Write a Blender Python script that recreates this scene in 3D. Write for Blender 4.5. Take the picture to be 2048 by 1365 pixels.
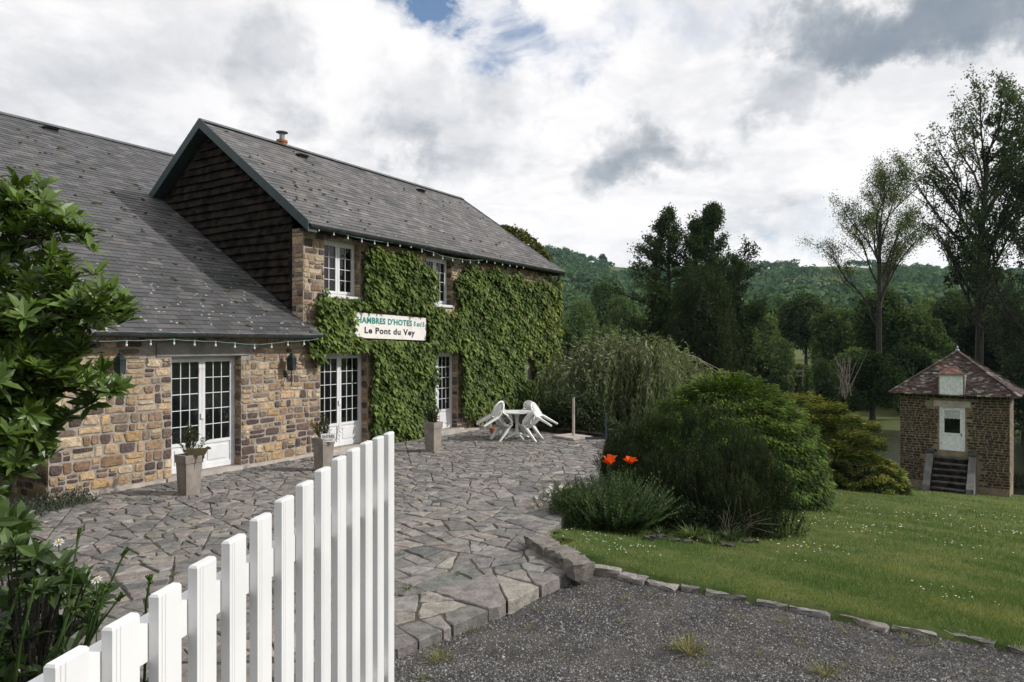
import bpy, math, random
import numpy as np
from mathutils import Vector, Matrix

for o in list(bpy.data.objects):
    bpy.data.objects.remove(o)
SC = bpy.context.scene
COL = SC.collection

# ------------------------------------------------------------------ camera
EYE = 2.5
cam_d = bpy.data.cameras.new('camera')
cam = bpy.data.objects.new('camera', cam_d)
COL.objects.link(cam)
cam.location = (0, 0, EYE)
cam.rotation_euler = (math.radians(90), 0, 0)
cam_d.lens = 24.0
cam_d.sensor_width = 36.0
cam_d.shift_y = 0.0027
cam_d.clip_start = 0.05
cam_d.clip_end = 6000
SC.camera = cam

# ------------------------------------------------------------------ exposure
SC.view_settings.view_transform = 'Standard'
SC.view_settings.look = 'None'
SC.view_settings.exposure = 0.24
SC.view_settings.gamma = 1.0
SC.view_settings.use_curve_mapping = False
SC.cycles.max_bounces = 6
SC.cycles.diffuse_bounces = 3
SC.cycles.glossy_bounces = 3
SC.cycles.transmission_bounces = 4
SC.cycles.transparent_max_bounces = 6
SC.cycles.volume_bounces = 0
SC.cycles.use_denoising = True
SC.cycles.sample_clamp_indirect = 6

# ------------------------------------------------------------------ node helpers
def lk(nt, a, b):
    nt.links.new(a, b)
def nd(nt, typ, ins=None, **props):
    n = nt.nodes.new(typ)
    for k, v in props.items():
        setattr(n, k, v)
    if ins:
        for k, v in ins.items():
            s = n.inputs[k]
            if hasattr(v, 'is_linked') or hasattr(v, 'links'):
                nt.links.new(v, s)
            else:
                s.default_value = v
    return n
def mth(nt, op, a, b=None, c=None, clamp=False):
    n = nt.nodes.new('ShaderNodeMath'); n.operation = op; n.use_clamp = clamp
    for i, v in enumerate((a, b, c)):
        if v is None: continue
        if hasattr(v, 'links'): nt.links.new(v, n.inputs[i])
        else: n.inputs[i].default_value = v
    return n.outputs[0]
def vmt(nt, op, a, b=None):
    n = nt.nodes.new('ShaderNodeVectorMath'); n.operation = op
    for i, v in enumerate((a, b)):
        if v is None: continue
        if hasattr(v, 'links'): nt.links.new(v, n.inputs[i])
        else: n.inputs[i].default_value = v
    return n.outputs['Value'] if op in ('LENGTH', 'DOT_PRODUCT') else n.outputs[0]
def mixc(nt, f, a, b, blend='MIX'):
    n = nt.nodes.new('ShaderNodeMix'); n.data_type = 'RGBA'; n.blend_type = blend
    for s, v in ((n.inputs[0], f), (n.inputs[6], a), (n.inputs[7], b)):
        if hasattr(v, 'links'): nt.links.new(v, s)
        else: s.default_value = v if isinstance(v, (int, float)) else (tuple(v) + (1,) if len(v) == 3 else v)
    return n.outputs[2]
def smooth(nt, x, a, b, o0=0.0, o1=1.0):
    n = nt.nodes.new('ShaderNodeMapRange'); n.interpolation_type = 'SMOOTHSTEP'
    nt.links.new(x, n.inputs[0])
    for i, v in enumerate((a, b, o0, o1)): n.inputs[i + 1].default_value = v
    return n.outputs[0]
def noise(nt, vec, scale, detail=4, rough=0.55, dist=0.0, out='Fac'):
    n = nd(nt, 'ShaderNodeTexNoise', {'Scale': scale, 'Detail': detail, 'Roughness': rough, 'Distortion': dist})
    if vec is not None: nt.links.new(vec, n.inputs['Vector'])
    return n.outputs[out]

# ------------------------------------------------------------------ world: daylight sky with broken cloud
SUN_DIR = Vector((0.84, -0.05, 0.58)).normalized()      # towards the sun
sun_elev = math.asin(SUN_DIR.z)
sun_az = math.atan2(SUN_DIR.x, SUN_DIR.y)
world = bpy.data.worlds.new('World')
SC.world = world
world.use_nodes = True
wt = world.node_tree
wt.nodes.clear()
sky = nd(wt, 'ShaderNodeTexSky', sky_type='NISHITA')
sky.sun_disc = False
sky.sun_elevation = sun_elev
sky.sun_rotation = sun_az
sky.dust_density = 1.5
D = nd(wt, 'ShaderNodeTexCoord').outputs['Generated']
sep = nd(wt, 'ShaderNodeSeparateXYZ', {0: D})
dz = mth(wt, 'ADD', mth(wt, 'MAXIMUM', sep.outputs[2], 0.0), 0.22)
cp = nd(wt, 'ShaderNodeCombineXYZ', {0: mth(wt, 'DIVIDE', sep.outputs[0], dz), 1: mth(wt, 'DIVIDE', sep.outputs[1], dz), 2: 0.0}).outputs[0]
warp = nd(wt, 'ShaderNodeTexNoise', {'Scale': 3.2, 'Detail': 7.0, 'Roughness': 0.62})
lk(wt, D, warp.inputs['Vector'])
wv = vmt(wt, 'SCALE', vmt(wt, 'SUBTRACT', warp.outputs['Color'], (0.5, 0.5, 0.5)))
wv.node.inputs['Scale'].default_value = 0.42
DW = vmt(wt, 'ADD', D, wv)
def pxdir(x, y):
    v = Vector(((x - 1024) / 1365, 1, -(y - 688) / 1365)); return v.normalized()
puff = noise(wt, D, 11.0, 9, 0.62, 0.5)
def blob(x, y, rx, ry, soft=1.0):
    c = pxdir(x, y)
    q = vmt(wt, 'SUBTRACT', DW, tuple(c))
    q = vmt(wt, 'MULTIPLY', q, (1365 / rx, 1365 / (rx + ry) * 1.2, 1365 / ry))
    return smooth(wt, mth(wt, 'ADD', vmt(wt, 'LENGTH', q), mth(wt, 'MULTIPLY', mth(wt, 'SUBTRACT', puff, 0.5), 1.1)), 0.30, 1.15 * soft, 1.0, 0.0)
big = noise(wt, cp, 1.15, 9, 0.58, 0.35)
fine = noise(wt, vmt(wt, 'ADD', cp, (4.1, 7.7, 0)), 3.4, 9, 0.6, 0.4)
finer = noise(wt, vmt(wt, 'ADD', cp, (1.7, 2.9, 0)), 8.5, 8, 0.62, 0.6)
lay = mth(wt, 'ADD', mth(wt, 'ADD', mth(wt, 'MULTIPLY', big, 0.52), mth(wt, 'MULTIPLY', fine, 0.33)), mth(wt, 'MULTIPLY', finer, 0.15))
bright = smooth(wt, lay, 0.40, 0.53)
def addmany(lst):
    s = lst[0]
    for x in lst[1:]: s = mth(wt, 'ADD', s, x)
    return s
def sc(x, k): return mth(wt, 'MULTIPLY', x, k)
dark = addmany([sc(blob(1785, 8, 250, 85), 1.6), sc(blob(1268, 335, 100, 72), 0.8), sc(blob(1350, 330, 120, 40), 0.35), sc(blob(1575, 200, 95, 65), 0.5), sc(blob(760, 290, 70, 60), 0.4), sc(blob(1010, 200, 110, 60), 0.3),
                sc(blob(850, 270, 190, 90), 0.30), sc(blob(520, 150, 80, 110), 0.35), sc(blob(150, 150, 260, 150), 0.14),
                sc(blob(1600, 480, 170, 60), 0.24), sc(blob(300, 60, 260, 90), 0.10)])
dark = mth(wt, 'MULTIPLY', dark, smooth(wt, lay, 0.36, 0.60, 1.35, 0.65))
dark = mth(wt, 'ADD', dark, mth(wt, 'MULTIPLY', mth(wt, 'SUBTRACT', 1.0, bright), 0.22))
dark = mth(wt, 'SUBTRACT', 1.0, mth(wt, 'EXPONENT', mth(wt, 'MULTIPLY', dark, -1.25)))
cloud = mixc(wt, dark, (8.9, 8.75, 8.8), (1.8, 2.25, 2.8))
hole = addmany([sc(blob(885, 15, 125, 80), 1.0), sc(blob(1060, 105, 190, 60), 0.85), sc(blob(1300, 40, 170, 55), 0.25), sc(blob(1640, 500, 150, 40), 0.35)])
hole = mth(wt, 'MULTIPLY', hole, smooth(wt, fine, 0.40, 0.62, 1.0, 0.15))
hole = mth(wt, 'MINIMUM', hole, 0.92)
skyc = mixc(wt, 1.0, sky.outputs[0], (0.62, 0.92, 1.15), 'MULTIPLY')
final = mixc(wt, hole, cloud, skyc)
bg = nd(wt, 'ShaderNodeBackground', {'Color': final, 'Strength': 0.1})
wo = nd(wt, 'ShaderNodeOutputWorld', {'Surface': bg.outputs[0]})

sun_d = bpy.data.lights.new('sun', 'SUN')
sun_d.energy = 3.2
sun_d.angle = math.radians(1.5)
sun_d.color = (1.0, 0.96, 0.90)
sun = bpy.data.objects.new('sun', sun_d)
COL.objects.link(sun)
sun.rotation_euler = SUN_DIR.to_track_quat('Z', 'Y').to_euler()

# ------------------------------------------------------------------ building frame: u along the facade (away), v out of it, z up
TH = math.atan(864 / 1365)
UA = np.array([math.sin(TH), math.cos(TH), 0.0]); NA = np.array([math.cos(TH), -math.sin(TH), 0.0]); ZA = np.array([0, 0, 1.0])
OA = np.array([-4.69866, 14.84646, 0.0])
CAMP = np.array([0, 0, EYE])
def W(u, v, z): return OA + UA * u + NA * v + ZA * z
def Wm(a):      # (n,3) of u,v,z
    a = np.asarray(a, float).reshape(-1, 3)
    return OA + a[:, :1] * UA + a[:, 1:2] * NA + a[:, 2:3] * ZA
def uv_of(X, Y):
    return (X - OA[0]) * UA[0] + (Y - OA[1]) * UA[1], (X - OA[0]) * NA[0] + (Y - OA[1]) * NA[1]
def fpx(x, y, v=0.0):           # photograph pixel -> (u, z) on the facade-parallel plane at v
    d = np.array([(x - 1024) / 1365, 1.0, -(y - 688) / 1365])
    t = np.dot(OA + NA * v - CAMP, NA) / np.dot(d, NA)
    p = CAMP + d * t
    return float(np.dot(p - OA, UA)), float(p[2])
def gpx(x, y, z=0.0):           # photograph pixel -> point at height z
    t = (EYE - z) * 1365 / (y - 688)
    return np.array([(x - 1024) / 1365 * t, t, z])
def dpx(x, y, Y):               # photograph pixel -> point at distance Y
    return np.array([(x - 1024) / 1365 * Y, Y, EYE - (y - 688) / 1365 * Y])

# ------------------------------------------------------------------ mesh helpers
LOCW = {}
def locw(o): return LOCW.get(o.name, np.zeros(3)) if o is not None else np.zeros(3)
def setp(o, label=None, cat=None, group=None, kind=None):
    if label: o['label'] = label
    if cat: o['category'] = cat
    if group: o['group'] = group
    if kind: o['kind'] = kind
    return o
def empty(name, loc, label=None, cat=None, group=None, kind=None, rz=0.0):
    o = bpy.data.objects.new(name, None)
    COL.objects.link(o)
    o.location = tuple(float(x) for x in loc)
    o.rotation_euler = (0, 0, rz)
    o.empty_display_size = 0.2
    LOCW[o.name] = np.asarray(loc, float)
    return setp(o, label, cat, group, kind)
def np_mesh(name, V, faces, mat, col=None, smooth_=False):
    """faces: list of arrays (each (n,k)) or one array; or a list of index tuples"""
    V = np.asarray(V, np.float32).reshape(-1, 3)
    if isinstance(faces, np.ndarray): faces = [faces]
    loops, tot = [], []
    if len(faces) and isinstance(faces[0], np.ndarray) and faces[0].ndim == 2:
        for f in faces:
            loops.append(f.reshape(-1)); tot.append(np.full(len(f), f.shape[1]))
        loops = np.concatenate(loops); tot = np.concatenate(tot)
    else:
        tot = np.array([len(f) for f in faces]); loops = np.array([i for f in faces for i in f])
    me = bpy.data.meshes.new(name)
    me.vertices.add(len(V)); me.vertices.foreach_set('co', V.reshape(-1))
    me.loops.add(len(loops)); me.loops.foreach_set('vertex_index', loops.astype(np.int32))
    me.polygons.add(len(tot))
    st = np.concatenate([[0], np.cumsum(tot)[:-1]]).astype(np.int32)
    me.polygons.foreach_set('loop_start', st); me.polygons.foreach_set('loop_total', tot.astype(np.int32))
    me.polygons.foreach_set('use_smooth', np.full(len(tot), bool(smooth_)))
    if col is not None:
        col = np.asarray(col, np.float32)
        if col.ndim == 1: col = np.tile(col[None, :], (len(V), 1))
        a = me.color_attributes.new('col', 'FLOAT_COLOR', 'POINT')
        c4 = np.ones((len(V), 4), np.float32); c4[:, :3] = col[:, :3]
        a.data.foreach_set('color', c4.reshape(-1))
    me.update(calc_edges=True)
    me.validate()
    if mat is not None: me.materials.append(mat)
    return me
def ob(name, V, faces, mat, parent=None, col=None, smooth_=False, centre=False, label=None, cat=None, group=None, kind=None):
    """V in world coordinates; an object with its origin at its parent's base (or its own centre / base)"""
    V = np.asarray(V, float).reshape(-1, 3)
    pl = locw(parent)
    if centre: org = V.mean(0)
    elif parent is not None: org = pl
    else: org = np.array([V[:, 0].mean(), V[:, 1].mean(), V[:, 2].min()])
    me = np_mesh(name, V - org, faces, mat, col, smooth_)
    o = bpy.data.objects.new(name, me)
    COL.objects.link(o)
    if parent is not None: o.parent = parent
    o.location = tuple(float(x) for x in (org - pl))
    LOCW[o.name] = org
    return setp(o, label, cat, group, kind)
def dup(o, parent=None, loc=None, rot=None, scale=None):
    c = o.copy(); COL.objects.link(c)
    c.parent = parent
    if loc is not None: c.location = tuple(float(x) for x in loc)
    if rot is not None: c.rotation_euler = rot
    if scale is not None: c.scale = scale
    LOCW[c.name] = locw(parent) + np.array(c.location)
    return c

class MB:
    def __init__(s): s.V = []; s.F = []; s.C = []; s.n = 0
    def add(s, V, F, c=None):
        V = np.asarray(V, float).reshape(-1, 3)
        s.F += [tuple(int(i) + s.n for i in f) for f in F]
        s.V.append(V); s.n += len(V)
        s.C.append(np.tile(np.asarray(c if c is not None else (1, 1, 1), float)[None, :], (len(V), 1)))
        return s
    def frame(s, O, A, B, Cc, a0, a1, b0, b1, c0, c1, col=None, bev=0.0):
        P = []
        for c in (c0, c1):
            for a, b in ((a0, b0), (a1, b0), (a1, b1), (a0, b1)): P.append(O + A * a + B * b + Cc * c)
        return s.add(P, [(0, 3, 2, 1), (4, 5, 6, 7), (0, 1, 5, 4), (1, 2, 6, 5), (2, 3, 7, 6), (3, 0, 4, 7)], col)
    def box(s, x0, x1, y0, y1, z0, z1, col=None):
        I = np.eye(3); return s.frame(np.zeros(3), I[0], I[1], I[2], x0, x1, y0, y1, z0, z1, col)
    def ubox(s, u0, u1, v0, v1, z0, z1, col=None):
        return s.frame(OA, UA, NA, ZA, u0, u1, v0, v1, z0, z1, col)
    def bar(s, p, q, w, h=None, up=(0, 0, 1), w2=None, h2=None, col=None):
        p = np.asarray(p, float); q = np.asarray(q, float); h = h or w; w2 = w2 or w; h2 = h2 or h
        d = q - p; d /= np.linalg.norm(d) + 1e-12
        up = np.asarray(up, float)
        if abs(np.dot(d, up)) > 0.98: up = np.array([1.0, 0, 0])
        sx = np.cross(d, up); sx /= np.linalg.norm(sx); sz = np.cross(sx, d)
        P = []
        for c, ww, hh in ((p, w, h), (q, w2, h2)):
            for a, b in ((-1, -1), (1, -1), (1, 1), (-1, 1)): P.append(c + sx * a * ww / 2 + sz * b * hh / 2)
        return s.add(P, [(0, 3, 2, 1), (4, 5, 6, 7), (0, 1, 5, 4), (1, 2, 6, 5), (2, 3, 7, 6), (3, 0, 4, 7)], col)
    def tube(s, pts, rad, n=6, cap=True, col=None):
        V, F = tube(pts, rad, n, cap); return s.add(V, F, col)
    def lathe(s, c, prof, n=12, col=None, cap=True):
        V = []; F = []
        for r, z in prof:
            for k in range(n):
                a = 2 * math.pi * k / n; V.append((c[0] + r * math.cos(a), c[1] + r * math.sin(a), c[2] + z))
        for i in range(len(prof) - 1):
            for k in range(n): F.append((i * n + k, i * n + (k + 1) % n, (i + 1) * n + (k + 1) % n, (i + 1) * n + k))
        if cap: F.append(tuple(range(n - 1, -1, -1))); F.append(tuple((len(prof) - 1) * n + k for k in range(n)))
        return s.add(V, F, col)
    def prism(s, poly3, ext, col=None):
        poly3 = [np.asarray(p, float) for p in poly3]; n = len(poly3); ext = np.asarray(ext, float)
        V = poly3 + [p + ext for p in poly3]
        F = [tuple(range(n - 1, -1, -1)), tuple(range(n, 2 * n))] + [(i, (i + 1) % n, n + (i + 1) % n, n + i) for i in range(n)]
        return s.add(V, F, col)
    def build(s, name, mat, parent=None, usecol=False, **k):
        return ob(name, np.concatenate(s.V), s.F, mat, parent, col=np.concatenate(s.C) if usecol else None, **k)
def tube(pts, rad, n=6, cap=True):
    pts = np.asarray(pts, float); m = len(pts)
    rad = np.full(m, rad) if np.isscalar(rad) else np.asarray(rad, float)
    T = np.gradient(pts, axis=0); T /= np.linalg.norm(T, axis=1, keepdims=True) + 1e-12
    ref = np.array([0, 0, 1.0]) if abs(T[0][2]) < 0.9 else np.array([1.0, 0, 0])
    V = []; F = []
    for i in range(m):
        a = np.cross(T[i], ref); a /= np.linalg.norm(a) + 1e-12; b = np.cross(T[i], a); ref = np.cross(a, T[i])
        for k in range(n):
            t = 2 * math.pi * k / n; V.append(pts[i] + rad[i] * (a * math.cos(t) + b * math.sin(t)))
    for i in range(m - 1):
        for k in range(n): F.append((i * n + k, i * n + (k + 1) % n, (i + 1) * n + (k + 1) % n, (i + 1) * n + k))
    if cap: F.append(tuple(range(n - 1, -1, -1))); F.append(tuple((m - 1) * n + k for k in range(n)))
    return V, F
def unit(a): return a / (np.linalg.norm(a, axis=-1, keepdims=True) + 1e-9)

# ------------------------------------------------------------------ materials (procedural)
def new_mat(name):
    m = bpy.data.materials.new(name); m.use_nodes = True
    nt = m.node_tree; b = nt.nodes['Principled BSDF']; return m, nt, b
def pos(nt): return nd(nt, 'ShaderNodeNewGeometry').outputs['Position']
def bump(nt, b, h, strength=0.3, dist=0.02):
    n = nd(nt, 'ShaderNodeBump', {'Height': h, 'Strength': strength, 'Distance': dist}); lk(nt, n.outputs[0], b.inputs['Normal'])
def M_noise(name, c1, c2, scale=6, rough=0.8, bs=0, bscale=40, bd=0.01, detail=5, lo=0.35, hi=0.65, metal=0, spec=0.4):
    m, nt, b = new_mat(name); p = pos(nt)
    f = smooth(nt, noise(nt, p, scale, detail), lo, hi)
    lk(nt, mixc(nt, f, c1, c2), b.inputs['Base Color'])
    b.inputs['Roughness'].default_value = rough; b.inputs['Metallic'].default_value = metal
    b.inputs['Specular IOR Level'].default_value = spec
    if bs: bump(nt, b, noise(nt, p, bscale, 6), bs, bd)
    return m
def M_attr(name, rough=0.85, scale=14, amt=0.5, bs=0.5, bscale=45, bd=0.02, spec=0.3, tint=None, tscale=3, tamt=0.5):
    """base colour carried by each piece ('col'), broken up by grain"""
    m, nt, b = new_mat(name); p = pos(nt)
    c = nd(nt, 'ShaderNodeAttribute', attribute_name='col').outputs['Color']
    f = smooth(nt, noise(nt, p, scale, 7, 0.65), 0.28, 0.72)
    f2 = nd(nt, 'ShaderNodeCombineColor', {0: mth(nt, 'ADD', mth(nt, 'MULTIPLY', f, amt), 1 - amt / 2), 1: mth(nt, 'ADD', mth(nt, 'MULTIPLY', f, amt), 1 - amt / 2), 2: mth(nt, 'ADD', mth(nt, 'MULTIPLY', f, amt), 1 - amt / 2)}).outputs[0]
    c = mixc(nt, 1.0, c, f2, 'MULTIPLY')
    if tint:
        t = smooth(nt, noise(nt, vmt(nt, 'ADD', p, (9, 3, 5)), tscale, 8, 0.7), 0.52, 0.72)
        c = mixc(nt, mth(nt, 'MULTIPLY', t, tamt), c, tint)
    lk(nt, c, b.inputs['Base Color'])
    b.inputs['Roughness'].default_value = rough; b.inputs['Specular IOR Level'].default_value = spec
    if bs: bump(nt, b, noise(nt, p, bscale, 7, 0.65), bs, bd)
    return m
def M_leaf(name, rough=0.5, trans=0.25, spec=0.4):
    m, nt, b = new_mat(name)
    c = nd(nt, 'ShaderNodeAttribute', attribute_name='col').outputs['Color']
    lk(nt, c, b.inputs['Base Color']); b.inputs['Roughness'].default_value = rough; b.inputs['Specular IOR Level'].default_value = spec
    if trans:
        t = nd(nt, 'ShaderNodeBsdfTranslucent', {'Color': mixc(nt, 1.0, c, (1.5, 1.45, 0.6), 'MULTIPLY')})
        mx = nd(nt, 'ShaderNodeMixShader', {0: trans, 1: b.outputs[0], 2: t.outputs[0]})
        lk(nt, mx.outputs[0], nt.nodes['Material Output'].inputs[0])
    return m
MATS = {}
MATS['stone'] = M_attr('rubble_stone', 0.9, 16, 0.75, 0.9, 38, 0.03, tint=(0.20, 0.17, 0.14), tscale=9, tamt=0.45)
MATS['mortar'] = M_noise('lime_mortar', (0.25, 0.222, 0.19), (0.35, 0.315, 0.275), 9, 0.95, 0.7, 60, 0.02)
MATS['plinth'] = M_noise('cement_plinth', (0.33, 0.29, 0.26), (0.45, 0.41, 0.37), 4, 0.9, 0.3, 50, 0.01)
MATS['concrete'] = M_noise('old_concrete', (0.17, 0.165, 0.155), (0.27, 0.26, 0.245), 3, 0.9, 0.4, 40, 0.01)
MATS['flag'] = M_attr('flagstone', 0.85, 8, 0.65, 0.9, 26, 0.02, tint=(0.235, 0.215, 0.20), tscale=11, tamt=0.6, spec=0.25)
MATS['joint'] = M_noise('joint_soil', (0.055, 0.05, 0.04), (0.085, 0.08, 0.055), 5, 0.95, 0.6, 60, 0.02)
MATS['darkwood'] = M_noise('weathered_board', (0.010, 0.0085, 0.0075), (0.036, 0.030, 0.026), 4, 0.95, 0.6, 30, 0.02, spec=0.05)
MATS['barge'] = M_noise('blue_grey_paint', (0.030, 0.052, 0.056), (0.040, 0.066, 0.070), 4, 0.5, 0.1, 30)
MATS['zinc'] = M_noise('zinc_gutter', (0.07, 0.085, 0.09), (0.12, 0.135, 0.14), 6, 0.42, 0.05, 20, metal=0.6)
MATS['white'] = M_noise('white_joinery', (0.62, 0.63, 0.65), (0.70, 0.71, 0.73), 3, 0.4, 0.05, 30)
MATS['pvc'] = M_noise('white_pvc', (0.69, 0.695, 0.70), (0.74, 0.745, 0.75), 3, 0.25, 0.0)
MATS['plastic'] = M_noise('white_resin', (0.68, 0.68, 0.67), (0.76, 0.76, 0.75), 5, 0.4, 0.0)
MATS['pot'] = M_noise('taupe_fibre_clay', (0.20, 0.175, 0.155), (0.28, 0.25, 0.22), 5, 0.75, 0.15, 60, 0.005)
MATS['iron'] = M_noise('dark_green_iron', (0.012, 0.02, 0.022), (0.03, 0.042, 0.046), 9, 0.4, 0.1, 30)
MATS['black'] = M_noise('black_paint', (0.012, 0.012, 0.012), (0.02, 0.02, 0.02), 9, 0.5)
MATS['terracotta'] = M_noise('terracotta', (0.32, 0.11, 0.05), (0.42, 0.17, 0.08), 6, 0.85, 0.2, 40)
MATS['bark'] = M_noise('bark', (0.018, 0.016, 0.013), (0.05, 0.044, 0.036), 7, 0.95, 0.8, 18, 0.05)
MATS['twig'] = M_noise('pale_twig', (0.20, 0.17, 0.13), (0.30, 0.26, 0.20), 9, 0.9)
MATS['leaf'] = M_leaf('broad_leaf', 0.55, 0.25, 0.2)
MATS['gloss_leaf'] = M_leaf('glossy_leaf', 0.38, 0.22, 0.35)
MATS['needle'] = M_leaf('needle_foliage', 0.7, 0.12, 0.1)
MATS['far_leaf'] = M_leaf('distant_foliage', 0.75, 0.3, 0.1)
MATS['grass'] = M_leaf('grass_blade', 0.65, 0.3, 0.2)
MATS['petal'] = M_leaf('petal', 0.6, 0.3, 0.2)
MATS['interior'] = M_noise('dark_interior', (0.02, 0.02, 0.02), (0.03, 0.03, 0.03), 2, 0.9)  # dark colour on a solid block, standing in for unlit rooms
def M_glass():
    m, nt, b = new_mat('window_glass')
    b.inputs['Base Color'].default_value = (0.006, 0.008, 0.008, 1); b.inputs['Roughness'].default_value = 0.02  # opaque near-black: the darkness of the rooms is put into the pane colour
    b.inputs['Specular IOR Level'].default_value = 0.5
    p = pos(nt); bump(nt, b, noise(nt, p, 1.8, 2), 0.03, 0.1)
    return m
MATS['glass'] = M_glass()
def M_slate(name, lich):
    m, nt, b = new_mat(name); p = pos(nt)
    c = nd(nt, 'ShaderNodeAttribute', attribute_name='col').outputs['Color']
    f = noise(nt, p, 1.1, 6, 0.6)
    c = mixc(nt, smooth(nt, f, 0.50, 0.68, 0.0, 0.55), c, (0.045, 0.05, 0.05))
    vor = nd(nt, 'ShaderNodeTexVoronoi', {'Scale': 7.0}); lk(nt, p, vor.inputs['Vector'])
    spot = smooth(nt, vor.outputs['Distance'], 0.10, 0.22, 1.0, 0.0)
    gate = smooth(nt, noise(nt, vmt(nt, 'ADD', p, (3, 1, 8)), 4.0, 3), 0.46, 0.52)
    z = nd(nt, 'ShaderNodeSeparateXYZ', {0: p}).outputs[2]
    low = smooth(nt, z, lich[0], lich[1], 1.0, 0.0)
    c = mixc(nt, mth(nt, 'MULTIPLY', mth(nt, 'MULTIPLY', spot, gate), low), c, (0.55, 0.56, 0.54))
    c = mixc(nt, mth(nt, 'MULTIPLY', low, 0.35), c, (0.035, 0.037, 0.037))
    lk(nt, c, b.inputs['Base Color']); b.inputs['Roughness'].default_value = 0.62; b.inputs['Specular IOR Level'].default_value = 0.35
    bump(nt, b, noise(nt, p, 30, 6), 0.35, 0.01)
    return m
MATS['slate_wing'] = M_slate('slate_wing', (2.9, 5.0))
MATS['slate_main'] = M_slate('slate_main', (5.1, 5.7))
def M_ground(name, cols, scales, bs=0.6, bscale=50, rough=0.95):
    m, nt, b = new_mat(name); p = pos(nt)
    c = cols[0]
    for i in range(1, len(cols)):
        f = smooth(nt, noise(nt, vmt(nt, 'ADD', p, (i * 3.3, i * 7.1, 0)), scales[i - 1], 7, 0.65), 0.42, 0.62)
        c = mixc(nt, f, c, cols[i])
    lk(nt, c, b.inputs['Base Color']); b.inputs['Roughness'].default_value = rough; b.inputs['Specular IOR Level'].default_value = 0.1
    bump(nt, b, noise(nt, p, bscale, 6, 0.7), bs, 0.03)
    return m
MATS['lawn'] = M_ground('lawn_soil', [(0.045, 0.08, 0.02), (0.065, 0.10, 0.028), (0.10, 0.115, 0.042)], [0.8, 2.5])
MATS['meadow'] = M_ground('meadow', [(0.05, 0.075, 0.025), (0.075, 0.10, 0.035), (0.11, 0.12, 0.045)], [0.02, 0.05], 0.3, 1.5)
MATS['gravel_bed'] = M_ground('gravel_bed', [(0.06, 0.059, 0.059), (0.10, 0.096, 0.094), (0.125, 0.118, 0.108)], [30, 2], 1.0, 120)
MATS['gravel'] = M_attr('gravel_chip', 0.85, 60, 0.4, 0.3, 200, 0.005)
def M_water():
    m, nt, b = new_mat('river_water')
    b.inputs['Base Color'].default_value = (0.012, 0.014, 0.010, 1); b.inputs['Roughness'].default_value = 0.08
    p = pos(nt); n = noise(nt, vmt(nt, 'MULTIPLY', p, (1.0, 2.2, 1.0)), 2.5, 4)
    bump(nt, b, n, 0.6, 0.15); return m
MATS['water'] = M_water()
def plain(name, c, rough=0.6, scale=8):
    return M_noise(name, tuple(x * 0.88 for x in c), tuple(min(1, x * 1.1) for x in c), scale, rough)
MATS['teal_ink'] = plain('green_lettering', (0.012, 0.21, 0.17))
MATS['black_ink'] = plain('black_lettering', (0.02, 0.02, 0.022))
MATS['sign'] = M_noise('weathered_sign', (0.56, 0.52, 0.50), (0.72, 0.69, 0.67), 5, 0.7, 0.1, 30, lo=0.25, hi=0.5)
MATS['moss'] = M_noise('roof_moss', (0.03, 0.03, 0.016), (0.07, 0.065, 0.028), 20, 1.0, 0.6, 60, 0.02)
MATS['cow'] = plain('olive_board', (0.11, 0.09, 0.045))
MATS['cable'] = plain('pale_green_cable', (0.22, 0.34, 0.33), 0.5)
MATS['bulb'] = plain('clear_bulb', (0.62, 0.62, 0.62), 0.15)
MATS['steel'] = M_noise('galvanised_steel', (0.18, 0.2, 0.22), (0.26, 0.28, 0.30), 8, 0.45, 0, metal=0.7)
MATS['bluepost'] = plain('blue_grey_post', (0.06, 0.085, 0.105), 0.5)
MATS['rail'] = M_noise('grey_timber', (0.14, 0.12, 0.10), (0.24, 0.21, 0.18), 9, 0.9)
MATS['cheek'] = M_noise('grey_cheek_stone', (0.085, 0.084, 0.082), (0.15, 0.148, 0.144), 3, 0.9, 0.3, 40, 0.01)
MATS['tile'] = M_attr('clay_tile', 0.9, 5, 0.6, 0.5, 30, 0.02, tint=(0.20, 0.18, 0.165), tscale=3.5, tamt=0.7)
MATS['mildew'] = M_noise('old_step_stone', (0.03, 0.029, 0.028), (0.085, 0.082, 0.078), 4, 0.9, 0.4, 30, 0.01)
MATS['shed_mortar'] = M_noise('pale_mortar', (0.17, 0.14, 0.095), (0.24, 0.20, 0.135), 4, 0.95)
MATS['shed_paint'] = plain('pale_blue_white_paint', (0.64, 0.69, 0.69), 0.5)
MATS['grey_roof'] = plain('grey_far_roof', (0.10, 0.10, 0.11), 0.8)
MATS['render_wall'] = plain('white_far_wall', (0.62, 0.60, 0.57), 0.9)
# ================================================================== TERRAIN
EN = np.array([0.545, 0.838]); EP = np.array([0.92, 8.03]); ET = np.array([0.838, -0.545])
def edge_d(X, Y): return (X - EP[0]) * EN[0] + (Y - EP[1]) * EN[1]
def gravel_z(X, Y):
    a = 0.90 - 0.18 * Y; b = -0.13 + 0 * Y
    k = 0.12; return np.maximum(a, b) + k * np.exp(-np.abs(a - b) / k) * 0.3 + 0.012 * np.sin(X * 3.1 + Y * 1.7) * np.sin(Y * 2.3 - X)
def sstep(x, a, b):
    t = np.clip((x - a) / (b - a), 0, 1); return t * t * (3 - 2 * t)
def lawn_z(X, Y):
    d = edge_d(X, Y); return -0.05 - 0.127 * d + 0.02 * np.sin(X * 1.3 + 1) * np.sin(Y * 0.9) + 0.12 * np.exp(-((X - 0.8) ** 2 + (Y - 8.8) ** 2) / 1.4) - 0.40 * sstep(d, 19.0, 28.0)
def sstep(x, a, b):
    t = np.clip((x - a) / (b - a), 0, 1); return t * t * (3 - 2 * t)
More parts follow.
